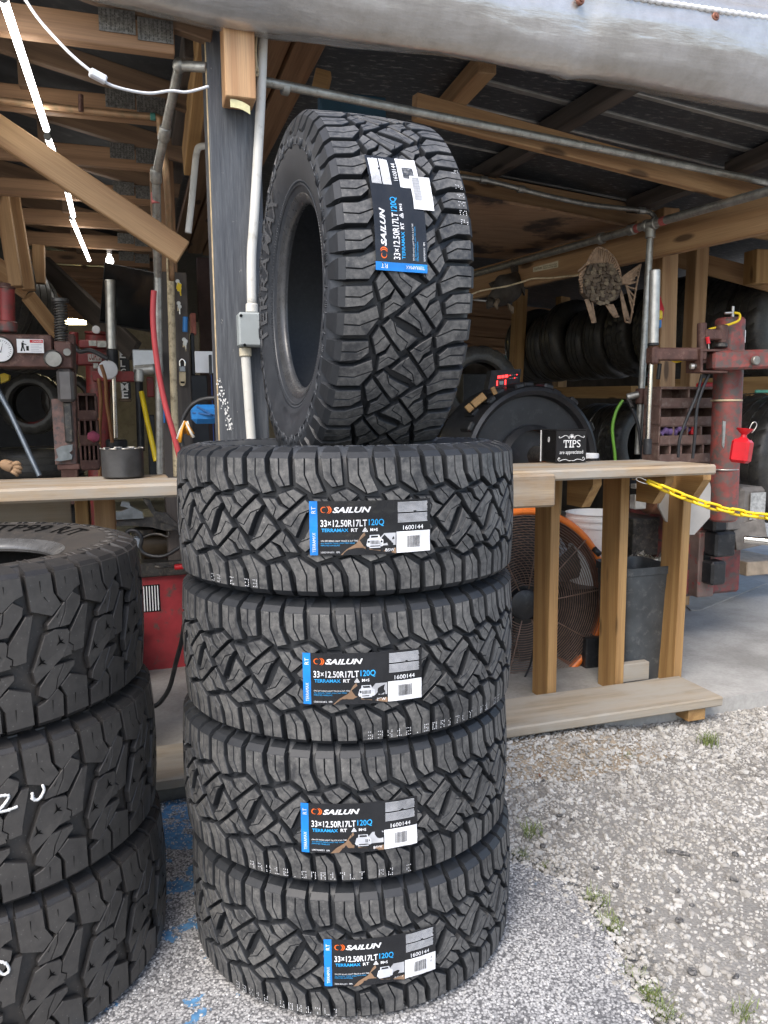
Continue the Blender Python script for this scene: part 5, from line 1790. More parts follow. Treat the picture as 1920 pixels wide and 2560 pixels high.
plate_text('lettering', 'COATS', planefn(o0, U, (0, 0, 1)), 0, 0, (PN(*a2(597, 712), n_) - o0).dot(U), .05, M_RED, mc, .008, bold=.02)
for pts, l in (([(585, 820), (598, 960), (590, 1120), (590, 1260), (592, 1400)], 'left brown air hose in front of the middle changer'), ([(598, 740), (625, 830), (632, 960), (650, 1080), (665, 1200)], 'right brown air hose in front of the middle changer')):
    tag(tube('air_hose', curve([P(*a2(x, y), YM - .25) for x, y in pts], 6), .010, plain('brown_hose', (.26, .11, .035), .5, 0, .2, 10)), l, 'hose', 'brown air hoses')
tag(tube('air_hose', curve([P(*a2(x, y), YM - .2) for x, y in ((440, 620), (470, 660), (540, 655), (640, 705))], 6), .012, M_BLACK), 'black hose looping across the middle changer arm', 'hose')
# machine body below the counter with the table mechanism on top
bd = thing('machine_base', 'battered red machine base under the left counter, striped sticker', 'machine', P(400, 1675, 3.8))
bx('body', (230, 1428), (560, 1672), 3.78, .12, plain('battered_red_panel', (.27, .025, .03), .5, 0, .4, 7, (.10, .06, .05), (.55, .66)), bd, .012)
bx('top_lip', (225, 1418), (565, 1430), 3.76, .15, M_STEEL, bd)
sn = un(P(380, 1500, 3.775))[1]
o0 = PN(360, 1531, sn)
sw = (PN(402, 1531, sn) - o0).dot(U)
sh_ = PN(360, 1463, sn).z - o0.z
sfn = planefn(o0 - N * .003, U, (0, 0, 1))
sp_ = put('striped_sticker', rect2d(MB(), 0, 0, sw, sh_, sfn, .001, 1, 1).mesh('striped_sticker'), M_BLACKG, bd)
mb = MB()
for k in range(6): rect2d(mb, sw * (.02 + k * .165), sh_ * .04, sw * (.02 + k * .165 + .06), sh_ * .96, sfn, .002, 1, 1)
put('white_stripe', mb.mesh('white_stripe'), M_PAPER, sp_)
tm = thing('clamping_table', 'oily steel clamping table mechanism on the red machine base', 'machine', P(350, 1420, 3.8))
def z8(x, y): return (220 + x * .2441, 1220 + y * .2441)
flat('table_plate', [z8(115, 375), z8(400, 320), z8(700, 290), z8(915, 400), z8(918, 430), z8(790, 438), z8(640, 400), z8(400, 385), z8(115, 410)], 3.70, .35, M_STEEL, tm)
flat('jaw', [z8(215, 330), z8(260, 245), z8(340, 240), z8(420, 205), z8(330, 185), z8(345, 140), z8(425, 150), z8(430, 185), z8(560, 250), z8(570, 310)], 3.66, .05, plain('grey_cast_head', (.24, .26, .26), .4, .5, .3, 25), tm)
flat('rear_bracket', [z8(560, 115), z8(630, 120), z8(690, 240), z8(800, 260), z8(915, 370), z8(915, 400), z8(700, 330)], 3.72, .06, M_STEEL, tm)
cyl('spindle', P(*z8(580, 400), 3.85), P(*z8(585, 480), 3.85), .06, M_STEEL, tm)
cyl('motor_drum', P(*z8(540, 585), 3.9), P(*z8(900, 560), 3.95), .085, plain('oily_brown_casting', (.07, .05, .03), .4, .3, .4, 14), tm)
face('filter_glass', *z8(495, 545), 3.70, .026, plain('glass_bowl', (.35, .40, .45), .12, .3, .1, 10), tm, .06)
put('looped_hose', MB().tube(curve([P(*z8(x, y), 3.62) for x, y in ((380, 500), (420, 440), (500, 445), (550, 520), (535, 610), (580, 670), (680, 700), (800, 690), (950, 600))], 5), .009, 8).mesh('looped_hose', True), M_BLACK, tm)
put('thin_hose', MB().tube(curve([P(*z8(x, y), 3.68) for x, y in ((560, 510), (650, 475), (740, 475), (820, 500), (830, 450))], 5), .006, 8).mesh('thin_hose', True), M_STEEL, tm)
wr = thing('wrench', 'wrench with red plastic grip on the red machine base', 'wrench', P(*z8(900, 810), 3.72))
put('shank', MB().tube([P(*z8(690, 800), 3.70), P(*z8(730, 815), 3.70), P(*z8(895, 800), 3.70)], [.011, .006, .006], 8).mesh('shank', True), M_STEEL, wr)
cyl('grip', P(*z8(890, 810), 3.70), P(*z8(1060, 795), 3.70), .014, M_REDP, wr)
tag(tube('cable', curve([P(*z8(x, y), 3.0) for x, y in ((985, 1400), (960, 1560), (900, 1790), (840, 2030), (760, 2170), (690, 2230), (600, 2260))], 6), .0095, M_BLACK), 'black cable drooping to the floor between the stacks', 'cable')
# television
tn = thing('television', 'large black wall television tilted down above the middle machines', 'television', P(*a2(750, 320), 4.6))
q = [P(*a2(622, 135), 4.75), P(*a2(940, 200), 4.15), P(*a2(935, 545), 4.10), P(*a2(592, 480), 4.70)]
put('screen', MB().prism(q, N * .03).mesh('screen'), M_BLACKG, tn)
mid = sum(q, Vector()) / 4
put('bezel', MB().prism([mid + (p - mid) * 1.025 + N * .008 for p in q], N * .05).mesh('bezel'), M_BLACK, tn)
# welcome board
wb = thing('welcome_sign', 'tall narrow black board lettered WELCOME in white', 'sign', P(*a2(740, 960), 5.6))
bx('board', a2(703, 570), a2(778, 940), 5.6, .03, M_BLACK, wb)
bx('bottom_trim', a2(705, 940), a2(780, 958), 5.59, .04, plain('brown_trim', (.12, .08, .045), .6), wb)
n_ = un(P(*a2(740, 760), 5.585))[1]
for ch, (x0_, y0_, x1_, y1_) in zip('WELCOME', ((703, 622, 748, 648), (706, 655, 748, 700), (712, 712, 745, 752), (712, 762, 750, 800), (714, 805, 762, 848), (714, 850, 764, 890), (720, 892, 764, 938))):
    o0 = PN(*a2(x0_, y1_), n_)
    fn = planefn(o0 - N * .004, U, (0, 0, 1))
    w_ = (PN(*a2(x1_, y1_), n_) - o0).dot(U)
    h_ = PN(*a2(x0_, y0_), n_).z - o0.z
    mb = MB()
    v, f = text2d(ch, w_ * .86, h_, bold=.02)
    map2d(mb, v, f, fn, w_ * .07, 0, .002)
    if ch in 'WELM':
        sf = {'W': ((0, .3), (.38, .62), (.7, 1)), 'E': ((0, .3),), 'L': ((0, .35),), 'M': ((0, .28), (.72, 1))}[ch]
        for a, b in sf:
            rect2d(mb, a * w_, h_ * .9, b * w_, h_, fn, .0025, 1, 1)
            if ch != 'W': rect2d(mb, a * w_, 0, b * w_, h_ * .1, fn, .0025, 1, 1)
    put('letter', mb.mesh('letter'), M_PAPER, wb)
# boxes, papers
e1 = thing('electrical_box', 'galvanised metal electrical box cover behind the red hose', 'electrical box', P(*a2(870, 790), 3.75))
bx('cover', a2(782, 648), a2(968, 782), 3.75, .06, plain('bright_galvanised_sheet', (.52, .53, .53), .35, .6, .18, 9), e1, .004)
bx('knockout', a2(814, 668), a2(822, 682), 3.745, .004, M_BLACKG, e1, .0005)
cyl('fitting', P(*a2(800, 775), 3.72), P(*a2(920, 765), 3.72), .026, M_GALV, e1)
cyl('elbow', P(*a2(825, 765), 3.70), P(*a2(822, 840), 3.70), .022, M_GALV, e1)
cb = thing('clipboard', 'white clipboard with a pen, left of the grey post', 'clipboard', P(*a2(1215, 790), 3.6))
bx('sheet', a2(1153, 658), a2(1278, 788), 3.6, .012, M_PAPER, cb, .002)
cyl('pen', P(*a2(1245, 680), 3.58), P(*a2(1248, 800), 3.58), .007, M_BLACK, cb, 10)
YB = 3.15
blt = thing('blue_tote', 'bright blue plastic bin panel beside the grey post', 'bin', P(*a2(1215, 1090), YB))
bx('panel', a2(1135, 975), a2(1302, 1088), YB, .10, M_BLUE, blt, .02)
beam('moulded_rib', P(*a2(1165, 985), YB - .006), P(*a2(1300, 1060), YB - .006), .006, .008, plain('dark_blue_plastic', (.02, .11, .30), .45), blt)
beam('moulded_rib', P(*a2(1140, 1022), YB - .006), P(*a2(1300, 1042), YB - .006), .006, .008, plain('dark_blue_plastic', (.02, .11, .30), .45), blt)
bx('blue_tote', a2(957, 980), a2(980, 1085), 3.7, .1, M_BLUE, None)
tag(bpy.data.objects['blue_tote.001'], 'narrow blue plastic piece seen left of the red hose', 'bin')
# hose, pipes and locks around the second post
tag(tube('red_hose', curve([P(*a2(x, y), 3.08) for x, y in ((912, 300), (906, 430), (912, 560), (925, 680), (948, 830), (985, 1000), (1020, 1120), (1055, 1250), (1075, 1330))], 6), .0115, M_HOSER), 'thick red hose curving down beside the second post', 'hose')
gp_ = thing('elbow_pipe', 'jointed galvanised pipe with elbow dropping left of the second post', 'pipe', P(*a2(945, 1370), 3.34))
pth = [P(*a1(1228, 400), 2.58), P(*a1(1062, 388), 2.60), P(*a1(975, 790), 2.80), P(*a1(925, 1040), 2.92), P(*a1(935, 1640), 3.18), P(*a2(950, 1385), 3.30)]
for i in range(len(pth) - 1): cyl('pipe', pth[i], pth[i + 1], .0155, M_GALV, gp_, 16)
for i, (p, q_) in enumerate(((1, .12), (2, .06), (3, .06))):
    c = pth[p]
    put('elbow' if i == 0 else 'union', MB().lathe([(0.0, -.026), (.0185, -.026), (.0205, -.021), (.0205, 0), (.0205, .021), (.0185, .026), (0.0, .026)] if i else [(0.0, -.022), (.014, -.019), (.020, -.009), (.0212, 0), (.020, .009), (.014, .019), (0.0, .022)], 18).mesh('elbow', True), M_GALV, gp_, Matrix.Translation(c) @ (pth[p + 1] - pth[p]).to_track_quat('Z', 'Y').to_matrix().to_4x4())
for t_ in (.08, .62):
    c = pth[3].lerp(pth[4], t_) if t_ > .5 else pth[2].lerp(pth[3], .15)
    d_ = (pth[4] - pth[3]).normalized() * .02
c = P(*a1(922, 1175), 2.98)
cyl('tape_band', c - Vector((0, 0, .02)), c + Vector((0, 0, .02)), .0165, M_FADE, gp_, 14)
cp_ = thing('copper_pipe', 'pale copper pipe strapped under the second truss, bending down', 'pipe', P(*a1(0, 590), 3.0))
put('pipe', MB().tube(curve([P(*a1(x, y), 2.82 + .19 * x / 1000 + max(0, y - 1040) * .00035) for x, y in ((-40, 588), (200, 618), (480, 652), (700, 675), (890, 690), (935, 697), (948, 725), (950, 790), (965, 860), (985, 1040), (1003, 1320), (1018, 1659))], 5), .0125, 10).mesh('pipe', True), M_COPPER, cp_)
cyl('strap', P(*a1(478, 560), 2.90), P(*a1(480, 662), 2.90), .009, M_RUST, cp_, 8)
cyl('green_joint', P(*a1(890, 690), 2.985), P(*a1(922, 693), 2.99), .0135, plain('green_corrosion', (.06, .22, .18), .6), cp_, 10)
tag(tube('cream_pipe', [P(*a2(1003, 0), 3.36), P(*a2(1012, 300), 3.36), P(*a2(1025, 760), 3.36), P(*a2(1035, 1060), 3.36), P(*a2(1048, 1400), 3.36)], .0155, M_CREAM), 'flaking cream-painted conduit on the face of the second post', 'conduit')
kx = PY2 - .01
lk = thing('padlock', 'silver padlock with long hasp hanging on the dark second post', 'padlock', P(*a2(1080, 780), kx))
bx('body', a2(1062, 748), a2(1100, 780), kx, .02, plain('laminated_steel', (.40, .42, .43), .35, .7, .2, 40), lk, .003)
put('shackle', MB().tube(curve([P(*a2(x, y), kx + .008) for x, y in ((1066, 750), (1065, 720), (1080, 706), (1095, 720), (1096, 750))], 5), .005, 8).mesh('shackle', True), M_CHROME, lk)
flat('hasp', [a2(1062, 780), a2(1100, 780), a2(1100, 845), a2(1095, 860), a2(1081, 866), a2(1067, 860), a2(1062, 845)], kx + .008, .005, M_CREAM, lk)
bx('hasp_slot', a2(1070, 838), a2(1094, 848), kx + .004, .004, M_BLACKG, lk, .0005)
def keys(label, pts, m2, Y=kx):
    t = thing('key_bunch', label, 'keys', P(*a2(*pts[0]), Y), 'keys on the second post')
    for i, (x, y) in enumerate(pts):
        c = P(*a2(x, y), Y)
        dz = Vector((.004 * (i - 1), 0, -.03))
        cyl('key_bow', c, c - N * .003, .010, M_ALU, t, 12)
        cyl('key_blade', c + dz * .3, c + dz * 1.2, .0035, M_ALU if i % 2 else m2, t, 6)
keys('keys with a yellow tag near the top of the second post', [(1052, 245), (1060, 262), (1064, 285)], M_YEL)
keys('small bare keys hanging in the middle of the second post', [(1058, 375), (1064, 395)], M_CREAM)
keys('keys with a blue fob above the padlock on the second post', [(1090, 590), (1100, 600), (1095, 615)], M_CREAM)
cyl('key_fob', P(*a2(1098, 455), kx), P(*a2(1096, 545), kx), .012, M_BLUE, None, 10)
tag(bpy.data.objects['key_fob'], 'blue key fob clipped on the edge of the second post', 'key fob')
flat('yellow_tag', [a2(1052, 250), a2(1076, 262), a2(1072, 308), a2(1050, 300)], kx - .01, .004, M_YEL, None)
tag(bpy.data.objects['yellow_tag'], 'yellow key tag near the top of the second post', 'tag')
# tyre valve bunch, dark column and orange-red strip between posts
vb = thing('tag_bunch', 'bunch of orange and clear plastic tags beside the red hose', 'tags', P(*a2(1100, 1150), 2.9))
rv = random.Random(8)
for k in range(12):
    c = P(*a2(1095 + rv.uniform(-10, 20), 1075 + rv.uniform(-4, 8)), 2.9)
    e = P(*a2(1085 + rv.uniform(-50, 75), 1150 + rv.uniform(-20, 50)), 2.9 + rv.uniform(-.03, .03))
    put('tag_strap', MB().tube([c, c.lerp(e, .5) + Vector((0, -.01, .004)), e], [.003, .0045, .006], 6).mesh('tag_strap', True), plain('orange_plastic', (.70, .30, .02), .45) if k % 3 else plain('clear_plastic', (.62, .60, .54), .3), vb)
tag(tube('black_cable', curve([P(*a2(x, y), 2.95) for x, y in ((1290, 935), (1200, 945), (1130, 985), (1085, 1060), (1072, 1140), (1080, 1220))], 6), .0085, M_BLACK), 'black cable arching from the grey post towards the red hose', 'cable')
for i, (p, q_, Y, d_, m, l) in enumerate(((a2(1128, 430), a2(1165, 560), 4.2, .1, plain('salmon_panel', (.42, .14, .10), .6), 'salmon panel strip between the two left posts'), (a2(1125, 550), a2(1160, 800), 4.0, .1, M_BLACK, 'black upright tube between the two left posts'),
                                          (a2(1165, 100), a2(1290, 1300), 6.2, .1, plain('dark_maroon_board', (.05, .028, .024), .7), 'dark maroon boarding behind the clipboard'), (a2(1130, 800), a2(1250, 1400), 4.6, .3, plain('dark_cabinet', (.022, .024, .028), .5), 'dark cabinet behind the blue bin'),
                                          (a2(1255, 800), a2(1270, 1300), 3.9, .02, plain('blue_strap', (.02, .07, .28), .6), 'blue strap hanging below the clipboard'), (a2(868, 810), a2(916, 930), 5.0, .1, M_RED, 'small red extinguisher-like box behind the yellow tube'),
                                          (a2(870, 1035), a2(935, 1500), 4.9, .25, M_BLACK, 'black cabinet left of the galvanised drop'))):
    o = bx('panel' if i not in (1, 3, 5, 6) else ('upright_tube', 'cabinet', 'red_box', 'cabinet')[(1, 3, 5, 6).index(i)], p, q_, Y, d_, m, None)
    tag(o, l, ('panel', 'tube', 'panel', 'cabinet', 'strap', 'box', 'cabinet')[i])
yt = tag(tube('yellow_tube', [P(*a2(838, 900), 3.9), P(*a2(870, 1060), 3.85), P(*a2(925, 1310), 3.8)], .013, M_YEL), 'yellow tube leaning behind the galvanised drop', 'tube')
tag(tube('black_tube', [P(*a2(822, 800), 4.0), P(*a2(835, 1250), 4.0)], .02, M_BLACK), 'black rubber tube hanging below the elbow fitting', 'tube')
# far red vehicle lamp and yellow machine bits
o = bx('tail_lamp', a2(85, 825), a2(120, 858), 6.8, .04, M_TAIL, None); tag(o, 'glowing red tail lamp at the back left', 'lamp')
o = flat('yellow_strap', [a2(0, 795), a2(25, 788), a2(55, 800), a2(50, 830), a2(5, 850)], 6.2, .08, M_YEL); tag(o, 'crumpled yellow plastic at the back left edge', 'strap')

# ------------------------------------------------------------------ conduit and junction box on the grey post
pc = thing('pvc_conduit', 'white plastic conduit running down the front of the grey post', 'conduit', PN(640, 1060, .0))
nn_ = -.012
c1 = [PN(*a1(1560, 190), nn_), PN(*a1(1540, 700), nn_), PN(*a1(1505, 1300), nn_), PN(*a2(1490, 100), nn_), PN(*a2(1492, 400), nn_)]
put('pipe', MB().tube(curve(c1, 4), .0155, 14).mesh('pipe', True), M_PVC, pc)
cyl('socket', PN(*a2(1492, 378), nn_), PN(*a2(1492, 432), nn_), .020, M_PVC, pc)
cyl('pipe', PN(*a2(1455, 690), nn_), PN(*a2(1490, 1200), nn_), .0155, M_PVC, pc, 14)
cyl('socket', PN(*a2(1452, 638), nn_), PN(*a2(1455, 692), nn_), .020, plain('yellowed_pvc', (.60, .54, .40), .45), pc)
jb = thing('junction_box', 'grey plastic junction box on the grey post behind the upright tyre', 'junction box', PN(*a2(1475, 640), 0))
n0 = -.02
a, c = PN(*a2(1405, 432), n0), PN(*a2(1570, 636), n0)
sbox('box', B((un(a)[0] + un(c)[0]) / 2, n0 + .0, (a.z + c.z) / 2), (un(c)[0] - un(a)[0], .06, a.z - c.z), M_GREYP, jb, .006)
for x, y in ((1428, 448), (1450, 622)):
    cc_ = PN(*a2(x, y), n0 - .031)
    cyl('screw', cc_ + N * .003, cc_ - N * .001, .005, M_BLACKG, jb, 10)
# string loop by the fir block
tag(tube('cord_loop', curve([PN(*a1(x, y), -.03) for x, y in ((1522, 195), (1515, 300), (1520, 395), (1512, 430), (1522, 448), (1530, 425), (1523, 395))], 5), .0035, M_CREAM), 'thin cream cord hanging beside the fir block', 'cord')
tag(tube('conduit', curve([P(*a1(x, y), 3.1) for x, y in ((1240, 865), (1185, 870), (1165, 905), (1150, 1040), (1135, 1200), (1115, 1380))], 5), .013, M_PVC), 'white conduit bent behind the grey post on its left', 'conduit')
# dark blue board above the upright tyre and a stub joist with a bracket
tb = bx('teal_board', (799, 222), (966, 300), 3.15, .04, M_TEAL, None)
tag(tb, 'dark teal painted board behind the top of the upright tyre', 'board')
stj = beam('joist_stub', P(785, 205, 3.1), P(822, 215, 3.1), .06, .085, M_PINEY)
tag(stj, 'sawn yellow joist stub above the teal board', 'joist')
fs_ = bx('blue_banner', (1180, 628), (1260, 665), 6.6, .01, plain('navy_vinyl', (.02, .03, .12), .5), None)
tag(fs_, 'dark blue banner with white oval marks under the plywood', 'banner')
for x, y in ((1190, 650), (1212, 640)):
    c_ = P(x, y, 6.57)
    put('oval_mark', MB().tube([c_ + U * (.07 * math.cos(k * .524)) + Vector((0, 0, .028 * math.sin(k * .524))) for k in range(12)], .006, 5, closed=True).mesh('oval_mark'), M_PAPER, fs_)

# ------------------------------------------------------------------ things on and behind the right counter
M_ACR = plain('black_acrylic', (.012, .012, .013), .08, 0, .2, 10, bmp=0)
tc = PZ(*a4(585, 1128), CT)
ub_, nb_ = un(tc)
du = .152
dn = .13
zt = .140
tpb = thing('tip_box', 'black acrylic tip box reading TIPS are appreciated', 'tip box', B(ub_ + du / 2, nb_ + dn / 2, CT))
sbox('box', B(ub_ + du / 2, nb_ + dn / 2, CT + zt / 2), (du, dn, zt), M_ACR, tpb, .002)
sbox('lid', B(ub_ + du / 2, nb_ + dn / 2, CT + zt + .003), (du + .004, dn + .004, .005), M_ACR, tpb, .001)
sbox('edge_strip', B(ub_ - .002, nb_ + dn - .003, CT + zt / 2), (.004, .005, zt), M_PAPER, tpb, .001)
ffn = planefn(B(ub_, nb_ - .0005, CT), U, (0, 0, 1))
def ser(ch, x, w_, y, h_):
    mb = MB()
    v, f = text2d(ch, w_, h_, bold=-.004)
    map2d(mb, v, f, ffn, x, y, .0012)
    sf = {'T': [((.28, .72), 0)], 'I': [((-.8, 1.8), 0), ((-.8, 1.8), 1)], 'P': [((-.15, .42), 0)], 'S': []}[ch]
    for (a, b), top in sf: rect2d(mb, x + a * w_, y + (h_ - .0035 if top else 0), x + b * w_, y + (h_ if top else .0035), ffn, .0014, 1, 1)
    if ch == 'T':
        for a in (0, 1): rect2d(mb, x + a * (w_ - .003), y + h_ - .012, x + a * (w_ - .003) + .003, y + h_, ffn, .0014, 1, 1)
    put('letter', mb.mesh('letter'), M_PAPER, tpb)
ser('T', .036, .025, .066, .032); ser('I', .0675, .0055, .066, .032); ser('P', .081, .019, .066, .032); ser('S', .1025, .018, .066, .032)
plate_text('lettering', 'are appreciated', ffn, .018, .033, .116, .021, M_PAPER, tpb)
def flour(pts, r_=.0013):
    put('flourish', MB().tube([ffn(x, y, .001) for x, y in [(p.x, p.y) for p in curve([Vector((a, b, 0)) for a, b in pts], 6)]], r_, 5).mesh('flourish', True), M_PAPER, tpb)
for s_ in (-1, 1):
    c0 = .076
    flour([(c0 + s_ * .012, .112), (c0 + s_ * .010, .106), (c0 + s_ * .016, .107), (c0 + s_ * .018, .114), (c0 + s_ * .032, .118), (c0 + s_ * .046, .112), (c0 + s_ * .058, .108), (c0 + s_ * .063, .112), (c0 + s_ * .060, .115)])
    flour([(c0 + s_ * .002, .009), (c0 + s_ * .012, .008), (c0 + s_ * .028, .014), (c0 + s_ * .046, .012), (c0 + s_ * .058, .008), (c0 + s_ * .066, .013), (c0 + s_ * .062, .022), (c0 + s_ * .057, .020), (c0 + s_ * .058, .016)])
for a in (-60, -30, 0, 30, 60):
    flour([(.076, .106), (.076 + .008 * math.sin(RAD(a)), .108 + .010 * math.cos(RAD(a))), (.076 + .013 * math.sin(RAD(a)), .108 + .016 * math.cos(RAD(a)))], .0015)
k0 = B(ub_ - .0008, nb_ + .06, CT + .10)
put('keyhole', MB().tube([k0 + N * (.006 * math.cos(k * .7)) + Vector((0, 0, .011 * math.sin(k * .7))) for k in range(9)], .0012, 5, closed=True).mesh('keyhole'), M_PAPER, tpb)
wt_ = PZ(*a4(785, 1108), CT) + N * .05
wd_ = thing('white_dish', 'small white dish half hidden behind the tip box', 'dish', wt_)
put('dish', MB().lathe([(0.0, .002), (.035, .002), (.04, .006), (.042, .024), (.044, .024), (.043, .003), (.03, 0.0), (0.0, 0.0)], 28).mesh('dish', True, 40), M_WHITE, wd_, Matrix.Translation(wt_))

# wheel balancer with hood
YH = 4.05
hb = thing('wheel_balancer', 'black wheel balancer with big rounded hood and red digital display', 'machine', P(1310, 1700, YH))
hc_ = P(*a4(455, 1130), YH)
Rh = (P(*a4(455, 735), YH) - hc_).length
hax = Vector((.36, -.93, .0)).normalized()
Mh = disc_M(hc_, -hax)
def arc(name, prof, m, n=56, a0=-8, a1=188):
    o = put(name, MB().lathe(prof, n, None, True, RAD(a0), RAD(a1)).mesh(name, True, 35), m, hb, Mh)
    return o
M_HOOD = plain('black_moulded_hood', (.020, .021, .023), .38, 0, .25, 8, (.05, .05, .052), (.55, .75), bmp=.05)
d_ = .30
arc('hood_shell', [(Rh, .0), (Rh, d_), (Rh * .965, d_), (Rh * .965, .02), (.0, .02), (.0, 0.0), (Rh * .86, .0), (Rh * .88, -.035), (Rh * .93, -.05), (Rh * .975, -.04)], M_HOOD)
arc('hood_arch', [(Rh * .46, -.006), (Rh * .50, -.006), (Rh * .50, -.03), (Rh * .44, -.06), (Rh * .42, -.02)], M_HOOD)
for k in range(15):
    an = RAD(4 + k * 12.4)
    Mk = Mh @ Matrix.Rotation(an, 4, 'Z') @ Matrix.Translation((Rh * 1.01, 0, .02 + .05 * (k % 2)))
    put('hood_lug', bevel_box((.03, .055, .10), .008), M_HOOD, hb, Mk)
sh0 = P(*a4(480, 1090), YH - .12)
cyl('shaft', sh0, sh0 + hax * .25, .05, M_STEEL, hb)
sbox('cabinet', hc_ + N * .50 + Vector((0, 0, -.52)), (.50, .42, .95), plain('black_cabinet', (.03, .03, .033), .5), hb, .02)
dp = [P(*a4(262, 660), YH + .25), P(*a4(410, 652), YH + .25), P(*a4(400, 752), YH + .20), P(*a4(240, 770), YH + .20)]
put('display_panel', MB().prism(dp, N * .06).mesh('display_panel'), M_BLACK, hb)
dfn = planefn(dp[3] - N * .004, dp[2] - dp[3], dp[0] - dp[3] - (dp[2] - dp[3]) * .12)
dw = (dp[2] - dp[3]).length
dh = (dp[0] - dp[3]).length
for x0_, y0_, x1_, y1_ in ((.30, .56, .40, .68), (.42, .56, .51, .68), (.53, .56, .63, .68)):
    put('digit', rect2d(MB(), x0_ * dw, y0_ * dh, x1_ * dw, y1_ * dh, dfn, .003, 1, 1).mesh('digit'), M_LEDRED, hb)
for x0_, y0_, x1_, y1_ in ((.27, .24, .31, .46), (.53, .24, .57, .46)):
    put('indicator', rect2d(MB(), x0_ * dw, y0_ * dh, x1_ * dw, y1_ * dh, dfn, .003, 1, 1).mesh('indicator'), M_LEDRED, hb)
put('keypad', rect2d(MB(), .36 * dw, .26 * dh, .49 * dw, .42 * dh, dfn, .003, 1, 1).mesh('keypad'), M_GREYP, hb)
for k in range(8):
    put('button', rect2d(MB(), (.68 + .07 * (k % 4)) * dw, (.62 - .14 * (k // 4)) * dh, (.72 + .07 * (k % 4)) * dw, (.65 - .14 * (k // 4)) * dh, dfn, .003, 1, 1).mesh('button'), M_LEDRED if k % 3 == 0 else M_GREYP, hb)
rtyre('small', P(*a4(185, 750), 4.9), (.2, -.98, 0), 'small tyre standing left of the digital display', None)
o = bx('dark_case', a4(118, 675), a4(250, 850), 5.3, .3, M_BLACK, None); tag(o, 'dark equipment case left of the digital display', 'case')
for i, (x0_, y0_, x1_, y1_) in enumerate(((165, 835, 225, 785), (135, 860, 160, 838), (262, 768, 282, 758))):
    o = beam('wood_offcut', P(*a4(x0_, y0_), YH - .1), P(*a4(x1_, y1_), YH - .1), .03, .04, M_PINEY)
    tag(o, ('largest', 'lowest', 'smallest')[i] + ' pale wood offcut on the left side of the balancer hood', 'offcut', 'wood offcuts on the balancer')
# distant opening: teal sheet
o = bx('teal_sheet', a4(290, 585), a4(370, 650), 8.6, .03, plain('teal_tarp', (.03, .16, .15), .6), None); tag(o, 'teal sheet hanging at the far end, left of the rack post', 'sheet')
for i, (x0_, y0_, x1_) in enumerate(((140, 592, 255), (145, 520, 215))):
    o = beam('far_glow_strip', P(*a4(x0_, y0_), 8.4), P(*a4(x1_, y0_ + 2), 8.4), .05, .035, M_LED); tag(o, ('long', 'short upper')[i] + ' bright strip at the far end right of the upright tyre', 'light')  # emissive bars at the distant opening

# right tyre changer
YR = 3.72
rc_ = thing('tyre_changer', 'worn red tyre changer with silver air cylinder behind the right counter', 'machine', P(1820, 1600, YR))
cyl('column', P(*a4(1468, 395), YR + .12), P(*a4(1430, 1420), YR + .12), .069, M_REDW, rc_, 32)
cyl('column_neck', P(*a4(1425, 430), YR + .02), P(*a4(1418, 530), YR + .02), .029, M_RUST, rc_)
cyl('neck_collar', P(*a4(1418, 520), YR + .02), P(*a4(1416, 545), YR + .02), .034, M_STEEL, rc_)
beam('cross_arm', P(*a4(1362, 612), YR - .02), P(*a4(1760, 600), YR - .02), .09, .088, M_REDW, rc_, b=.01)
face('bolt_head', *a4(1588, 610), YR - .07, .021, plain('worn_steel_face', (.26, .25, .22), .4, .5), rc_, .02)
beam('swing_arm', P(*a4(1060, 578), YR - .05), P(*a4(1340, 578), YR - .05), .055, .058, M_RUST, rc_, b=.006)
sbox('arm_socket', P(*a4(1075, 585), YR - .05), (.038, .06, .082), M_RUST, rc_, .008)
cyl('pivot', P(*a4(1325, 420), YR - .03), P(*a4(1322, 625), YR - .03), .022, M_RUST, rc_)
sbox('upper_link', P(*a4(1372, 480), YR - .02), (.095, .05, .05), M_RUST, rc_, .006)
cyl('pivot_bolt', P(*a4(1327, 440), YR - .03), P(*a4(1327, 420), YR - .03), .010, M_STEEL, rc_)
cyl('air_cylinder', P(*a4(1088, 150), YR - .05), P(*a4(1078, 525), YR - .05), .0245, M_ALU, rc_)
cyl('cylinder_band', P(*a4(1078, 520), YR - .05), P(*a4(1078, 535), YR - .05), .026, M_BLACK, rc_)
cyl('rod', P(*a4(1068, 622), YR - .05), P(*a4(1050, 1015), YR - .05), .0110, M_CHROME, rc_)
cyl('rod_foot', P(*a4(1050, 1005), YR - .05), P(*a4(1048, 1085), YR - .05), .020, M_BLACK, rc_)
cyl('grip', P(*a4(1112, 625), YR - .06), P(*a4(1103, 705), YR - .06), .0095, M_BLACKG, rc_)
for q in ([(1318, 552), (1455, 552), (1455, 562), (1330, 562), (1330, 660), (1455, 662), (1455, 672), (1318, 668)],):
    flat('yoke', [a4(x, y) for x, y in q], YR - .07, .10, M_RUST, rc_)
cyl('knob_shaft', P(*a4(1280, 638), YR - .06), P(*a4(1320, 636), YR - .06), .012, M_STEEL, rc_)
cyl('knob', P(*a4(1265, 640), YR - .06), P(*a4(1285, 639), YR - .06), .014, M_ALU, rc_)
cyl('air_fitting', P(*a4(1480, 395), YR + .1), P(*a4(1482, 335), YR + .1), .007, M_ALU, rc_)
cyl('air_fitting', P(*a4(1440, 370), YR + .1), P(*a4(1482, 368), YR + .1), .007, M_ALU, rc_)
put('yellow_air_line', MB().tube(curve([P(*a4(x, y), YR + .02) for x, y in ((1488, 368), (1515, 375), (1512, 405), (1470, 425), (1410, 440), (1360, 452))], 6), .006, 8).mesh('yellow_air_line', True), M_YEL, rc_)
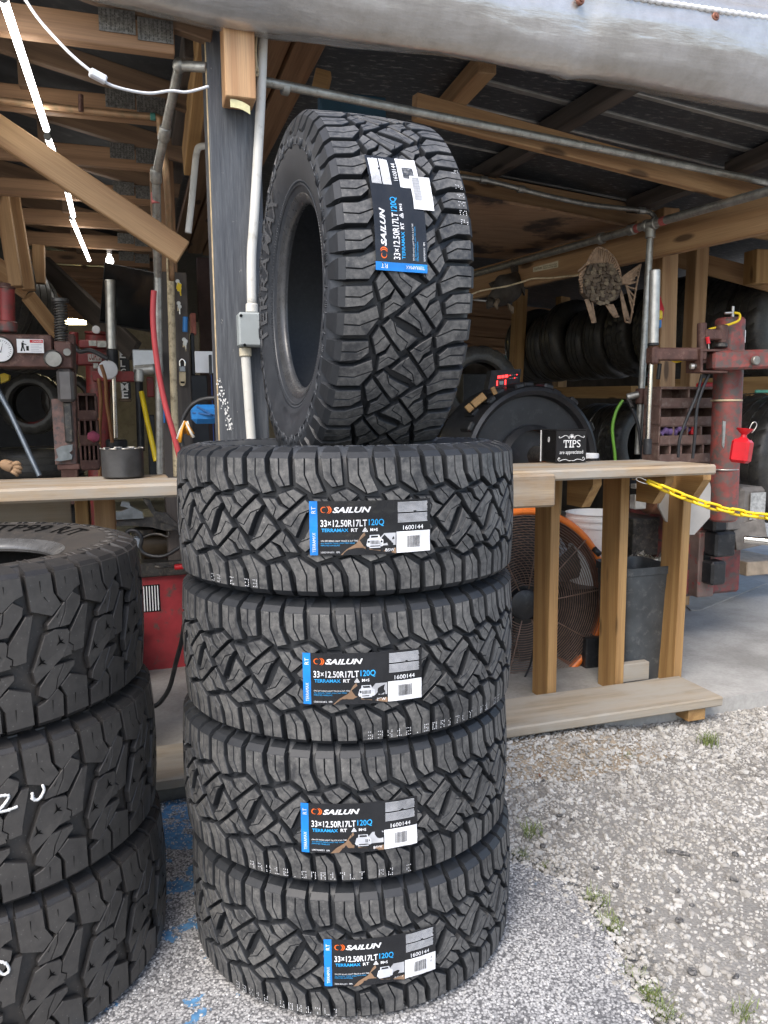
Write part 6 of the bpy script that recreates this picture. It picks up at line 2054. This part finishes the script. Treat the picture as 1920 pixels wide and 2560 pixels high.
put('yellow_air_line', MB().tube(curve([P(*a4(x, y), YR + .02) for x, y in ((1170, 605), (1195, 616), (1230, 605))], 6), .006, 8).mesh('yellow_air_line', True), M_YEL, rc_)
def hring(name, xa, ya, r_, m, th=.006):
    c = P(*a4(xa, ya), YR + .12)
    put(name, MB().tube([c + Vector((r_ * math.cos(k * .2618), r_ * math.sin(k * .2618), 0)) for k in range(24)], th, 6, closed=True).mesh(name, True), m, rc_)
hring('hose_clamp', 1448, 812, .0705, M_CREAM, .005)
hring('hose_clamp', 1432, 1158, .0715, M_ALU, .004)
bx('paper_note', a4(1528, 455), a4(1545, 520), YR + .1, .004, M_PAPER, rc_, .0005)
flat('clamp_strip', [a4(1432, 915), a4(1446, 918), a4(1440, 1035), a4(1436, 1055), a4(1428, 1040)], YR - .03, .006, M_GALV, rc_)
for pts, l in (([(1325, 680), (1300, 780), (1250, 900), (1212, 1010), (1205, 1100)], 'left black air line hanging in front of the right pigeonhole rack'), ([(1360, 680), (1330, 750), (1300, 850), (1290, 980), (1278, 1105)], 'right black air line hanging in front of the right pigeonhole rack')):
    tag(tube('air_line', curve([P(*a4(x, y), YR - .02) for x, y in pts], 6), .0075, M_BLACK), l, 'hose', 'black air lines at the right')
scw = thing('screwdriver', 'screwdriver with red handle standing on the right changer', 'screwdriver', P(*a4(1358, 545), YR - .06))
cyl('handle', P(*a4(1352, 490), YR - .06), P(*a4(1358, 525), YR - .06), .009, M_REDP, scw, 10)
cyl('blade', P(*a4(1358, 525), YR - .06), P(*a4(1360, 552), YR - .06), .003, M_ALU, scw, 8)
pg2, pn2 = pigeon('pigeonhole_rack', 'rusty pigeonhole tool rack beside the red column', a4(1120, 748), a4(1385, 1120), 3.95, .13, 4, (5, 4, 2, 2), plain('dusty_rusted_steel', (.17, .105, .085), .65, .15, .35, 14, (.24, .18, .15), (.5, .66)))
pc_ = PN(*a4(1180, 962), pn2 + .03)
tag(put('purple_rag', MB().tube(curve([pc_ + U * x + N * y + Vector((0, 0, z)) for x, y, z in ((-.08, 0, -.02), (-.05, -.01, .0), (0, .0, -.012), (.03, -.015, .012), (.06, 0, .02), (.09, .01, -.005))], 5), [.018 + .008 * math.sin(k * 1.9) for k in range(26)], 10).mesh('purple_rag', True), M_PURPLE), 'crumpled purple rag in the right pigeonhole rack', 'rag')
o = sbox('red_cloth', PN(*a4(1352, 735), pn2 + .05), (.10, .06, .028), M_REDP, None, .012); tag(o, 'red cloth lying on top of the right pigeonhole rack', 'cloth')
o = bx('red_tool', a4(1275, 935), a4(1290, 985), 3.98, .03, M_REDP, None); tag(o, 'red tool handle in the right pigeonhole rack', 'tool')
# red fuel can hung on the column
gc = thing('fuel_can', 'small red plastic can with funnel neck hanging at the right', 'can', P(*a4(1525, 1130), 3.45))
cb_ = P(*a4(1525, 1068), 3.45)
Mg = Matrix.Translation(cb_) @ Matrix.Rotation(RAD(6), 4, 'Y') @ Matrix.Rotation(RAD(48), 4, 'Z')
put('body', bevel_box((.078, .078, .105), .012), M_REDP, gc, Mg)
put('neck', MB().lathe([(.030, 0), (.014, .012), (.012, .024), (.034, .046), (.036, .052), (.032, .052), (.010, .026), (.010, 0)], 24).mesh('neck', True, 40), M_REDP, gc, Mg @ Matrix.Translation((0, 0, .050)))
put('wire_loop', MB().tube(curve([P(*a4(x, y), 3.45) for x, y in ((1560, 968), (1572, 940), (1582, 924), (1596, 922), (1602, 938), (1592, 958), (1576, 976))], 5), .0025, 6).mesh('wire_loop', True), M_ALU, gc)
# parrot ornament behind the cylinder
pa_ = thing('parrot_ornament', 'small red parrot ornament behind the silver cylinder', 'ornament', P(*a4(1080, 410), 4.3))
c_ = P(*a4(1085, 370), 4.3)
put('body', MB().lathe([(0.0, -.10), (.02, -.09), (.045, -.03), (.05, .02), (.035, .06), (.03, .085), (.015, .105), (0.0, .11)], 16).mesh('body', True), M_REDP, pa_, Matrix.Translation(c_))
face('face_patch', *a4(1052, 332), 4.24, .022, M_PAPER, pa_, .01)
put('wing', bevel_box((.02, .04, .11), .008), M_BLUE, pa_, Matrix.Translation(P(*a4(1108, 395), 4.28)))
put('wing', bevel_box((.03, .03, .05), .008), M_YEL, pa_, Matrix.Translation(P(*a4(1110, 380), 4.26)))

# ------------------------------------------------------------------ the two fish
M_STICK = plain('dry_twig', (.33, .225, .145), .8, 0, .35, 40)
ff = thing('stick_fish', 'fish ornament of twigs and wood chips hanging from the beam', 'ornament', P(*a4(810, 220), 4.15))
YF = 4.15
nF = un(P(*a4(810, 220), YF))[1]
ell = [(735, 160), (760, 125), (810, 115), (860, 125), (900, 160), (918, 210), (915, 260), (895, 300), (850, 320), (800, 322), (755, 300), (725, 260), (722, 200)]
body = [PN(*a4(x, y), nF) for x, y in ell]
put('body', MB().prism(body, N * .04).mesh('body'), plain('dark_wood_backing', (.08, .06, .042), .8, 0, .3, 20), ff)
rf = random.Random(12)
M_CHIPS = [plain('wood_chip_' + 'abc'[k], c, .75, 0, .3, 50) for k, c in enumerate(((.085, .060, .040), (.125, .092, .060), (.18, .14, .09)))]
for yy in range(128, 325, 19):
    for xx in range(725, 925, 20):
        x, y = xx + rf.uniform(-5, 5) + (10 if (yy // 19) % 2 else 0), yy + rf.uniform(-4, 4)
        if ((x - 820) / 97) ** 2 + ((y - 220) / 103) ** 2 > .97: continue
        c = PN(*a4(x, y), nF - .006)
        Mc = Matrix.Translation(c) @ BUILD @ Matrix.Rotation(rf.uniform(-.5, .5), 4, 'Y') @ Matrix.Rotation(rf.uniform(-.3, .3), 4, 'X')
        put('wood_chip', bevel_box((rf.uniform(.018, .027), .012, rf.uniform(.016, .024)), .002), rf.choice(M_CHIPS), ff, Mc)
def sticks(name, segs, r_=.0052):
    mb = MB()
    for (x0_, y0_, x1_, y1_) in segs: mb.tube([PN(*a4(x0_, y0_), nF + .01), PN(*a4((x0_ + x1_) / 2 + rf.uniform(-2, 2), (y0_ + y1_) / 2), nF + .005), PN(*a4(x1_, y1_), nF + .01)], r_, 6)
    o = put(name, mb.mesh(name, True), M_STICK, ff); o['kind'] = 'stuff'
top = [(740, 122), (765, 75), (795, 38), (840, 52), (880, 90), (905, 140), (917, 200)]
sg = []
cv = curve([Vector((a, b, 0)) for a, b in top], 4)
for k, p in enumerate(cv):
    bx0 = 745 + (905 - 745) * k / len(cv)
    sg.append((bx0, 125 + 60 * (k / len(cv)) ** 2, p.x, p.y))
for a, b in zip(cv, cv[1:]): sg.append((a.x, a.y, b.x, b.y))
sticks('dorsal_fin', sg)
sg = []
for k in range(9): sg.append((735 - k * 2, 150 + k * 14, 700 + abs(k - 3) * 3, 165 + k * 12))
for k in range(6): sg.append((738, 120 + k * 18, 697 + k * 4, 160 + k * 22))
sticks('head_grid', sg)
sg = []
for k in range(7):
    sg.append((912 + k, 200 + k * 4, 1015 - k * 6, 125 + k * 14))
    sg.append((915, 255 + k * 4, 962 - k * 4, 415 - k * 4))
    sg.append((1012 - k * 6, 130 + k * 40, 930 + k * 3, 215 + k * 6))
sg += [(915, 195, 1015, 122), (1015, 122, 962, 418), (962, 418, 938, 412), (938, 412, 912, 270)]
sticks('tail_fin', sg)
sticks('front_fin', [(735 + k * 3, 300, 770 + k * 3, 415) for k in range(6)] + [(765, 416, 788, 414), (768, 305, 786, 412)])
sticks('rear_fin', [(838 + k * 7, 325, 880 + k * 4, 388) for k in range(6)] + [(838, 326, 884, 390), (884, 390, 904, 386)])
f2 = thing('carved_fish', 'dark carved fish hanging head down near the upright tyre', 'ornament', P(*a4(330, 270), 5.2))
YC = 5.2
M_DFISH = plain('dark_carved_wood', (.055, .047, .038), .6, 0, .4, 20)
spine = curve([P(*a4(x, y), YC) for x, y in ((388, 160), (378, 185), (362, 215), (335, 250), (300, 285), (265, 310), (240, 335))], 5)
rad = [.012, .018, .026, .034, .042, .050, .060, .070, .080, .09, .098, .104, .108, .11, .11, .108, .104, .10, .095, .088, .080, .074, .068, .062, .056, .050, .044, .038, .03, .022, .012]
put('body', MB().tube(spine, [r_ * .9 for r_ in rad], 16).mesh('body', True), M_DFISH, f2)
flat('tail', [a4(370, 95), a4(392, 130), a4(440, 170), a4(405, 180), a4(395, 165), a4(375, 175), a4(365, 130)], YC, .03, M_DFISH, f2)
flat('dorsal', [a4(255, 215), a4(300, 195), a4(320, 215), a4(270, 240)], YC, .03, M_DFISH, f2)
flat('fin', [a4(345, 320), a4(375, 340), a4(372, 372), a4(355, 350)], YC - .05, .02, plain('pale_fin_wood', (.22, .17, .12), .7), f2)
flat('fin', [a4(405, 200), a4(432, 230), a4(430, 280), a4(412, 240)], YC - .05, .02, M_DFISH, f2)
put('jaw', MB().tube([P(*a4(262, 305), YC - .1), P(*a4(250, 330), YC - .12), P(*a4(240, 348), YC - .12)], [.03, .025, .008], 8).mesh('jaw', True), M_DFISH, f2)
put('jaw', MB().tube([P(*a4(290, 305), YC - .1), P(*a4(280, 330), YC - .12), P(*a4(292, 350), YC - .12)], [.02, .016, .006], 8).mesh('jaw', True), plain('pale_fin_wood', (.22, .17, .12), .7), f2)
tag(tube('cord', curve([P(*a4(x, y), 4.6) for x, y in ((160, 275), (215, 255), (330, 235), (415, 212), (470, 195), (560, 192), (650, 182), (700, 176), (840, 130), (975, 68))], 5), .005, M_CREAM), 'thin pale cord strung past both fish', 'cord')
cs = thing('caution_sign', 'small cream sign reading OCCASIONAL FLYING TOOLS IN THIS AREA', 'sign', P(*a4(540, 135), 4.75))
q = [P(*a4(473, 138), 4.75), P(*a4(598, 104), 4.60), P(*a4(598, 138), 4.60), P(*a4(473, 162), 4.75)]
put('plate', MB().prism(q, N * .006).mesh('plate'), plain('cream_plate', (.55, .48, .32), .5, 0, .15, 20), cs)
cfn = planefn(q[3] - N * .004, q[2] - q[3], (0, 0, 1))
cw = (q[2] - q[3]).length
chh = (q[0] - q[3]).length
plate_text('lettering', 'CAUTION', cfn, .04 * cw, .3 * chh, .30 * cw, .4 * chh, M_BLACKG, cs, .004)
plate_text('lettering', 'OCCASIONAL FLYING', cfn, .40 * cw, .58 * chh, .56 * cw, .26 * chh, M_BLACKG, cs, .004)
plate_text('lettering', 'TOOLS IN THIS AREA', cfn, .40 * cw, .18 * chh, .56 * cw, .26 * chh, M_BLACKG, cs, .004)

# ------------------------------------------------------------------ under and beside the right counter
# drum fan
fc = P(1300, 1505, 3.72)
fx = Vector((-.05, -1, 0)).normalized()
fx = (Matrix.Rotation(RAD(14), 3, 'Z') @ Vector((0, -1, 0)))
Mf = disc_M(fc, fx)
RF = .452
fan = thing('drum_fan', 'large orange drum fan with wire guard behind the counter legs', 'fan', (fc.x, fc.y, SLAB))
put('drum', MB().lathe([(RF, .02), (RF + .012, .01), (RF + .014, -.02), (RF + .004, -.03), (RF + .002, -.26), (RF + .014, -.27), (RF + .014, -.29), (RF - .004, -.29), (RF - .006, .01)], 72).mesh('drum', True, 40), M_ORANGE, fan, Mf)
put('drum_lining', MB().lathe([(RF - .010, -.28), (RF - .010, .0)], 72).mesh('drum_lining', True), plain('red_brown_drum_inside', (.25, .10, .06), .6, .1, .3, 9), fan, Mf)  # red-brown layer over the inside of the orange drum
put('rim', MB().tube([(( RF + .004) * math.cos(k * math.pi / 36), (RF + .004) * math.sin(k * math.pi / 36), .018) for k in range(72)], .0185, 10, closed=True).mesh('rim', True), M_ORANGE, fan, Mf)
M_WIRE = plain('rusty_fan_wire', (.23, .155, .12), .5, .4, .3, 40)
for z_, nm in ((.03, 'front_guard'), (-.27, 'rear_guard')):
    mb = MB()
    r_ = .10
    while r_ < RF - .01:
        zz = z_ + (.03 * (1 - (r_ / RF) ** 2) if z_ > 0 else -.02)
        mb.tube([(r_ * math.cos(k * math.pi / 30), r_ * math.sin(k * math.pi / 30), zz) for k in range(60)], .0021, 4, closed=True)
        r_ += .0125 if z_ > 0 else .022
    o = put(nm, mb.mesh(nm, True), M_WIRE, fan, Mf); o['kind'] = 'stuff'
for k in range(10):
    an = RAD(6 + k * 36)
    put('guard_spoke', MB().tube([(.08 * math.cos(an), .08 * math.sin(an), .062), (.25 * math.cos(an), .25 * math.sin(an), .053), ((RF + .002) * math.cos(an), (RF + .002) * math.sin(an), .032)], .0032, 6).mesh('guard_spoke', True), M_WIRE, fan, Mf)
    if k % 2 == 0: put('guard_clip', MB().lathe([(0.0, .012), (.010, .010), (.011, 0.0), (0, 0)], 12).mesh('guard_clip', True), M_RUST, fan, Mf @ Matrix.Translation((RF * .975 * math.cos(an), RF * .975 * math.sin(an), .032)))
put('hub', MB().lathe([(0.0, .07), (.06, .068), (.075, .06), (.078, .05), (.07, .04), (0.0, .03)], 28).mesh('hub', True, 40), M_BLACK, fan, Mf)
put('motor', MB().lathe([(0.0, -.02), (.085, -.02), (.09, -.04), (.09, -.2), (0.0, -.21)], 24).mesh('motor', True, 40), M_BLACK, fan, Mf)
put('motor_strut', bevel_box((.07, .88, .03), .004), M_BLACK, fan, Mf @ Matrix.Translation((-.01, 0, -.15)))
for k in range(4):
    an = RAD(25 + 90 * k)
    mb = MB()
    vs = []
    for i in range(7):
        r_ = .08 + (RF - .12) * i / 6
        for j in range(5):
            t_ = -.5 + j / 4
            aw = t_ * (.62 - .1 * i / 6)
            tw = RAD(38 - 20 * i / 6)
            vs.append((r_ * math.cos(an + aw * math.cos(tw)), r_ * math.sin(an + aw * math.cos(tw)), -.10 + r_ * aw * math.sin(tw) * .9))
    mb.add(vs, [(i * 5 + j, i * 5 + j + 1, (i + 1) * 5 + j + 1, (i + 1) * 5 + j) for i in range(6) for j in range(4)])
    put('blade', mb.mesh('blade', True), plain('grey_fan_blade', (.10, .095, .09), .45, .3, .2, 10), fan, Mf)
fu_ = (Mf.to_3x3() @ Vector((1, 0, 0)))
for s_ in (-1, 1):
    c = fc + fu_ * (.30 * s_)
    beam('foot', Vector((c.x, c.y + .06, SLAB + .03)), Vector((c.x, c.y + .38, SLAB + .03)), .04, .06, M_BLACK, fan)
    beam('stand_strut', Vector((c.x, c.y + .12, SLAB + .05)), c - Vector((0, 0, .28)) + Vector((0, .12, 0)), .035, .035, M_BLACK, fan)
put('carry_handle', MB().tube(curve([P(*a5(195, 225), 3.75), P(*a5(240, 245), 3.72), P(*a5(300, 280), 3.72), P(*a5(340, 320), 3.74)], 5), .014, 10).mesh('carry_handle', True), M_ORANGE, fan)
put('side_grip', MB().tube([P(*a5(655, 510), 3.7), P(*a5(690, 545), 3.7)], .015, 10).mesh('side_grip', True), M_BLACK, fan)
put('power_cord', MB().tube(curve([P(*a5(x, y), 3.62) for x, y in ((310, 1080), (290, 1180), (250, 1270), (220, 1360))], 5), .005, 8).mesh('power_cord', True), M_BLACK, fan)
# bucket on a crate
bc_ = P(*a5(672, 300), 4.02)
bz = bc_.z
bk = thing('bucket', 'white plastic bucket between the first and second counter legs', 'bucket', (bc_.x, bc_.y, bz - .37))
put('shell', MB().lathe([(.13, 0), (.152, .30), (.157, .30), (.157, .315), (.154, .315), (.155, .335), (.160, .335), (.160, .35), (.156, .35), (.157, .368), (.162, .370), (.150, .370), (.126, .005), (0.0, .005), (0.0, 0.0)], 40).mesh('shell', True, 35), M_WHITE, bk, Matrix.Translation((bc_.x, bc_.y, bz - .37)))
o = sbox('dark_crate', (bc_.x, bc_.y + .05, (bz - .37 + SLAB) / 2), (.5, .4, bz - .37 - SLAB), M_BLACK, None); tag(o, 'dark crate under the white bucket', 'crate')
# trash bin
tb_ = PZ(*a5(955, 1285), SLAB)
zt_ = P(*a5(955, 612), tb_.y + .05).z - SLAB
bn = thing('waste_bin', 'dark grey plastic waste bin between the second and third counter legs', 'bin', tb_)
def rr_ring(w_, d_, z, rad_):
    out = []
    for k in range(24):
        an = 2 * math.pi * k / 24
        cx = math.copysign(w_ / 2 - rad_, math.cos(an)) + rad_ * math.cos(an)
        cy = math.copysign(d_ / 2 - rad_, math.sin(an)) + rad_ * math.sin(an)
        out.append((cx, cy, z))
    return out
lv_ = [(k_ * .66, d2 * .66, z) for k_, d2, z in [(.34, .34, .0), (.36, .36, zt_ * .35), (.385, .385, zt_ * .80), (.39, .39, zt_ * .81), (.40, .40, zt_ * .93), (.415, .415, zt_ * .935), (.42, .42, zt_), (.405, .405, zt_), (.38, .38, zt_ * .9), (.33, .33, .01)]]
vs = [v for w_, d_, z in lv_ for v in rr_ring(w_, d_, z, .05)]
fsx = [(i * 24 + k, i * 24 + (k + 1) % 24, (i + 1) * 24 + (k + 1) % 24, (i + 1) * 24 + k) for i in range(len(lv_) - 1) for k in range(24)]
fsx.append(tuple(range((len(lv_) - 1) * 24, len(lv_) * 24)))
put('shell', MB().add(vs, fsx).mesh('shell', True, 40), plain('scuffed_grey_bin', (.055, .062, .066), .5, 0, .3, 12, (.12, .125, .125), (.54, .7)), bn, Matrix.Translation(tb_ + N * .15 + U * .015) @ BUILD)
o = bx('black_box', a5(615, 1030), a5(735, 1310), 3.75, .25, M_BLACK, None); tag(o, 'narrow black box standing behind the second counter leg', 'box')
# steel trough with foil behind the bin
o = bx('steel_tank', a5(885, 340), a5(1120, 540), 4.3, .5, M_STEEL, None); tag(o, 'scuffed dark steel tank seen between the last two legs', 'tank')
ft = thing('foil_strip', 'crumpled shiny foil packing under the steel tank', 'foil', P(*a5(960, 560), 4.2))
mb = MB()
rq = random.Random(5)
for k in range(60):
    c = P(*a5(870 + k * 4, 560 + rq.uniform(-18, 22)), 4.2)
    mb.add([c + Vector((rq.uniform(-.03, .03), rq.uniform(-.03, .03), rq.uniform(-.025, .025))) for _ in range(3)], [(0, 1, 2)])
o = put('crumpled_foil', mb.mesh('crumpled_foil'), M_ALU, ft); o['kind'] = 'stuff'
o = cyl('copper_motor', P(*a5(960, 215), 4.1), P(*a5(1060, 225), 4.15), .085, plain('copper_brown_motor', (.20, .095, .055), .4, .4, .25, 10), None); tag(o, 'copper-coloured motor drum under the right counter', 'motor')
for i, (x, y) in enumerate(((915, 150), (1005, 160), (910, 240))):
    o = sbox('metal_fitting', P(*a5(x, y), 4.0), (.07, .05, .025 + .05 * (i == 2)), M_ALU, None); tag(o, ('left upper', 'right upper', 'lower')[i] + ' pale metal fitting under the right counter', 'fitting', 'metal fittings under the right counter')
# big red machine base at the right
mbs_ = thing('machine_base', 'heavy dented red and black tyre changer base at the right', 'machine', P(*a5(1350, 780), 4.15))
bx('body', a5(1190, 300), a5(1500, 760), 4.15, .6, plain('grimy_red_panel', (.20, .05, .048), .5, .1, .4, 8, (.075, .065, .06), (.45, .6)), mbs_, .015)
bx('side_plate', a5(1268, 420), a5(1345, 785), 4.05, .10, plain('grimy_brown_plate', (.17, .12, .105), .5, .2, .3, 10, (.28, .05, .05), (.55, .65)), mbs_)
bx('pedal_slot', a5(1292, 525), a5(1332, 578), 4.045, .02, M_BLACKG, mbs_, .004)
for p, q_ in (((1355, 285), (1428, 412)), ((1365, 420), (1475, 555)), ((1342, 590), (1420, 718))):
    bx('rubber_pad', a5(*p), a5(*q_), 3.98, .10, M_BLACK, mbs_, .012)
bx('pad_mount', a5(1358, 460), a5(1372, 545), 3.99, .09, M_REDP, mbs_)
bx('wood_block', a5(1425, 300), a5(1520, 400), 4.05, .12, plain('greasy_grey_block', (.16, .145, .13), .7, 0, .3, 20), mbs_)
bx('top_tray', a5(1330, 190), a5(1505, 300), 4.2, .3, M_STEEL, mbs_)
flat('yellow_lever', [a5(1385, 135), a5(1410, 132), a5(1435, 165), a5(1425, 175), a5(1405, 150)], 4.0, .02, M_YEL, mbs_)
bx('arm_block', a5(1510, 160), a5(1645, 380), 4.1, .2, plain('greasy_grey_block', (.16, .145, .13), .7, 0, .3, 20), mbs_, .02)
bx('data_plate', a5(1562, 190), a5(1640, 340), 4.09, .004, plain('scratched_data_plate', (.48, .48, .46), .4, .4, .35, 60), mbs_, .0005)
cyl('steel_bar', P(*a5(1520, 455), 4.0), P(*a5(1760, 478), 3.9), .022, M_CHROME, mbs_)
beam('arm_beam', P(*a5(1440, 440), 4.12), P(*a5(1620, 400), 4.12), .12, .14, plain('greasy_grey_block', (.16, .145, .13), .7, 0, .3, 20), mbs_)
mp_ = [PZ(*a5(x, y), SLAB) for x, y in ((1130, 800), (1215, 870), (1270, 868), (1650, 715), (1560, 690))]
o = put('floor_plate', MB().prism(mp_, (0, 0, .008)).mesh('floor_plate'), plain('dirty_floor_plate', (.27, .26, .24), .6, .1, .2, 8)); tag(o, 'dirty rounded mat under the right-hand machine', 'mat')
o = beam('dark_bar', PZ(*a5(1500, 630), SLAB) + Vector((0, 0, .03)), PZ(*a5(1700, 672), SLAB) + Vector((0, 0, .03)), .03, .03, M_BLACK); tag(o, 'black bar lying on the floor at the right edge', 'bar')
o = bx('wood_sheet', a5(1540, 590), a5(1760, 650), 5.0, .5, plain('tan_board', (.40, .31, .22), .7), None); tag(o, 'tan board lying on the floor behind the machine', 'board')
o = bx('red_cabinet', a5(180, 190), a5(300, 300), 4.4, .2, M_REDP, None); tag(o, 'bright red panel above the fan, left of the first leg', 'panel')

# ------------------------------------------------------------------ yellow plastic chain
chn = thing('plastic_chain', 'yellow plastic chain slung from the counter to the right', 'chain', P(*a4(1060, 1230), 3.1))
ka, kb_ = P(*a4(1055, 1222), 3.12), P(*a4(1800, 1410), 3.0)
cpts = [ka.lerp(kb_, t_) - Vector((0, 0, .035 * math.sin(math.pi * t_))) for t_ in [k / 60 for k in range(61)]]
tot = (kb_ - ka).length
pit = .047
lk_ = MB()
ring = []
hl, wd2, rw2 = .0185, .0125, .0058
for k in range(24):
    an = 2 * math.pi * k / 24
    ring.append((math.copysign(hl - 0, math.cos(an)) * (1 if abs(math.cos(an)) > .01 else 0) + wd2 * math.cos(an), wd2 * math.sin(an), 0))
link = MB().tube(ring, rw2, 8, closed=True).mesh('link', True)
for k in range(int(tot / pit)):
    t_ = (k + .5) * pit / tot
    p = ka.lerp(kb_, t_) - Vector((0, 0, .035 * math.sin(math.pi * t_)))
    d_ = (ka.lerp(kb_, t_ + .01) - Vector((0, 0, .035 * math.sin(math.pi * (t_ + .01)))) - p).normalized()
    Mk, _ = frame(p - d_, p + d_)
    put('link', link, M_YEL, chn, Mk @ Matrix.Rotation(RAD(90 * (k % 2) + 35 + rw.uniform(-12, 12)), 4, 'X'))
put('snap_hook', MB().tube(curve([P(*a4(x, y), 3.12) for x, y in ((990, 1210), (1000, 1200), (1025, 1206), (1062, 1228), (1040, 1232), (1005, 1220), (988, 1208))], 5), .0028, 6).mesh('snap_hook', True), M_CHROME, chn)
cyl('eye_screw', P(*a4(972, 1210), 3.14), P(*a4(995, 1212), 3.12), .003, M_CHROME, chn, 6)

o = bx('shade_panel', (-60, 900), (190, 1240), 8.0, .03, plain('shade_panel_dark', (.02, .021, .024), .7), None)  # dark panel added in place of shade, covers the bright wall behind the tyres
tag(o, 'added dark panel standing in for shade behind the tyres at the back left', 'sheet')
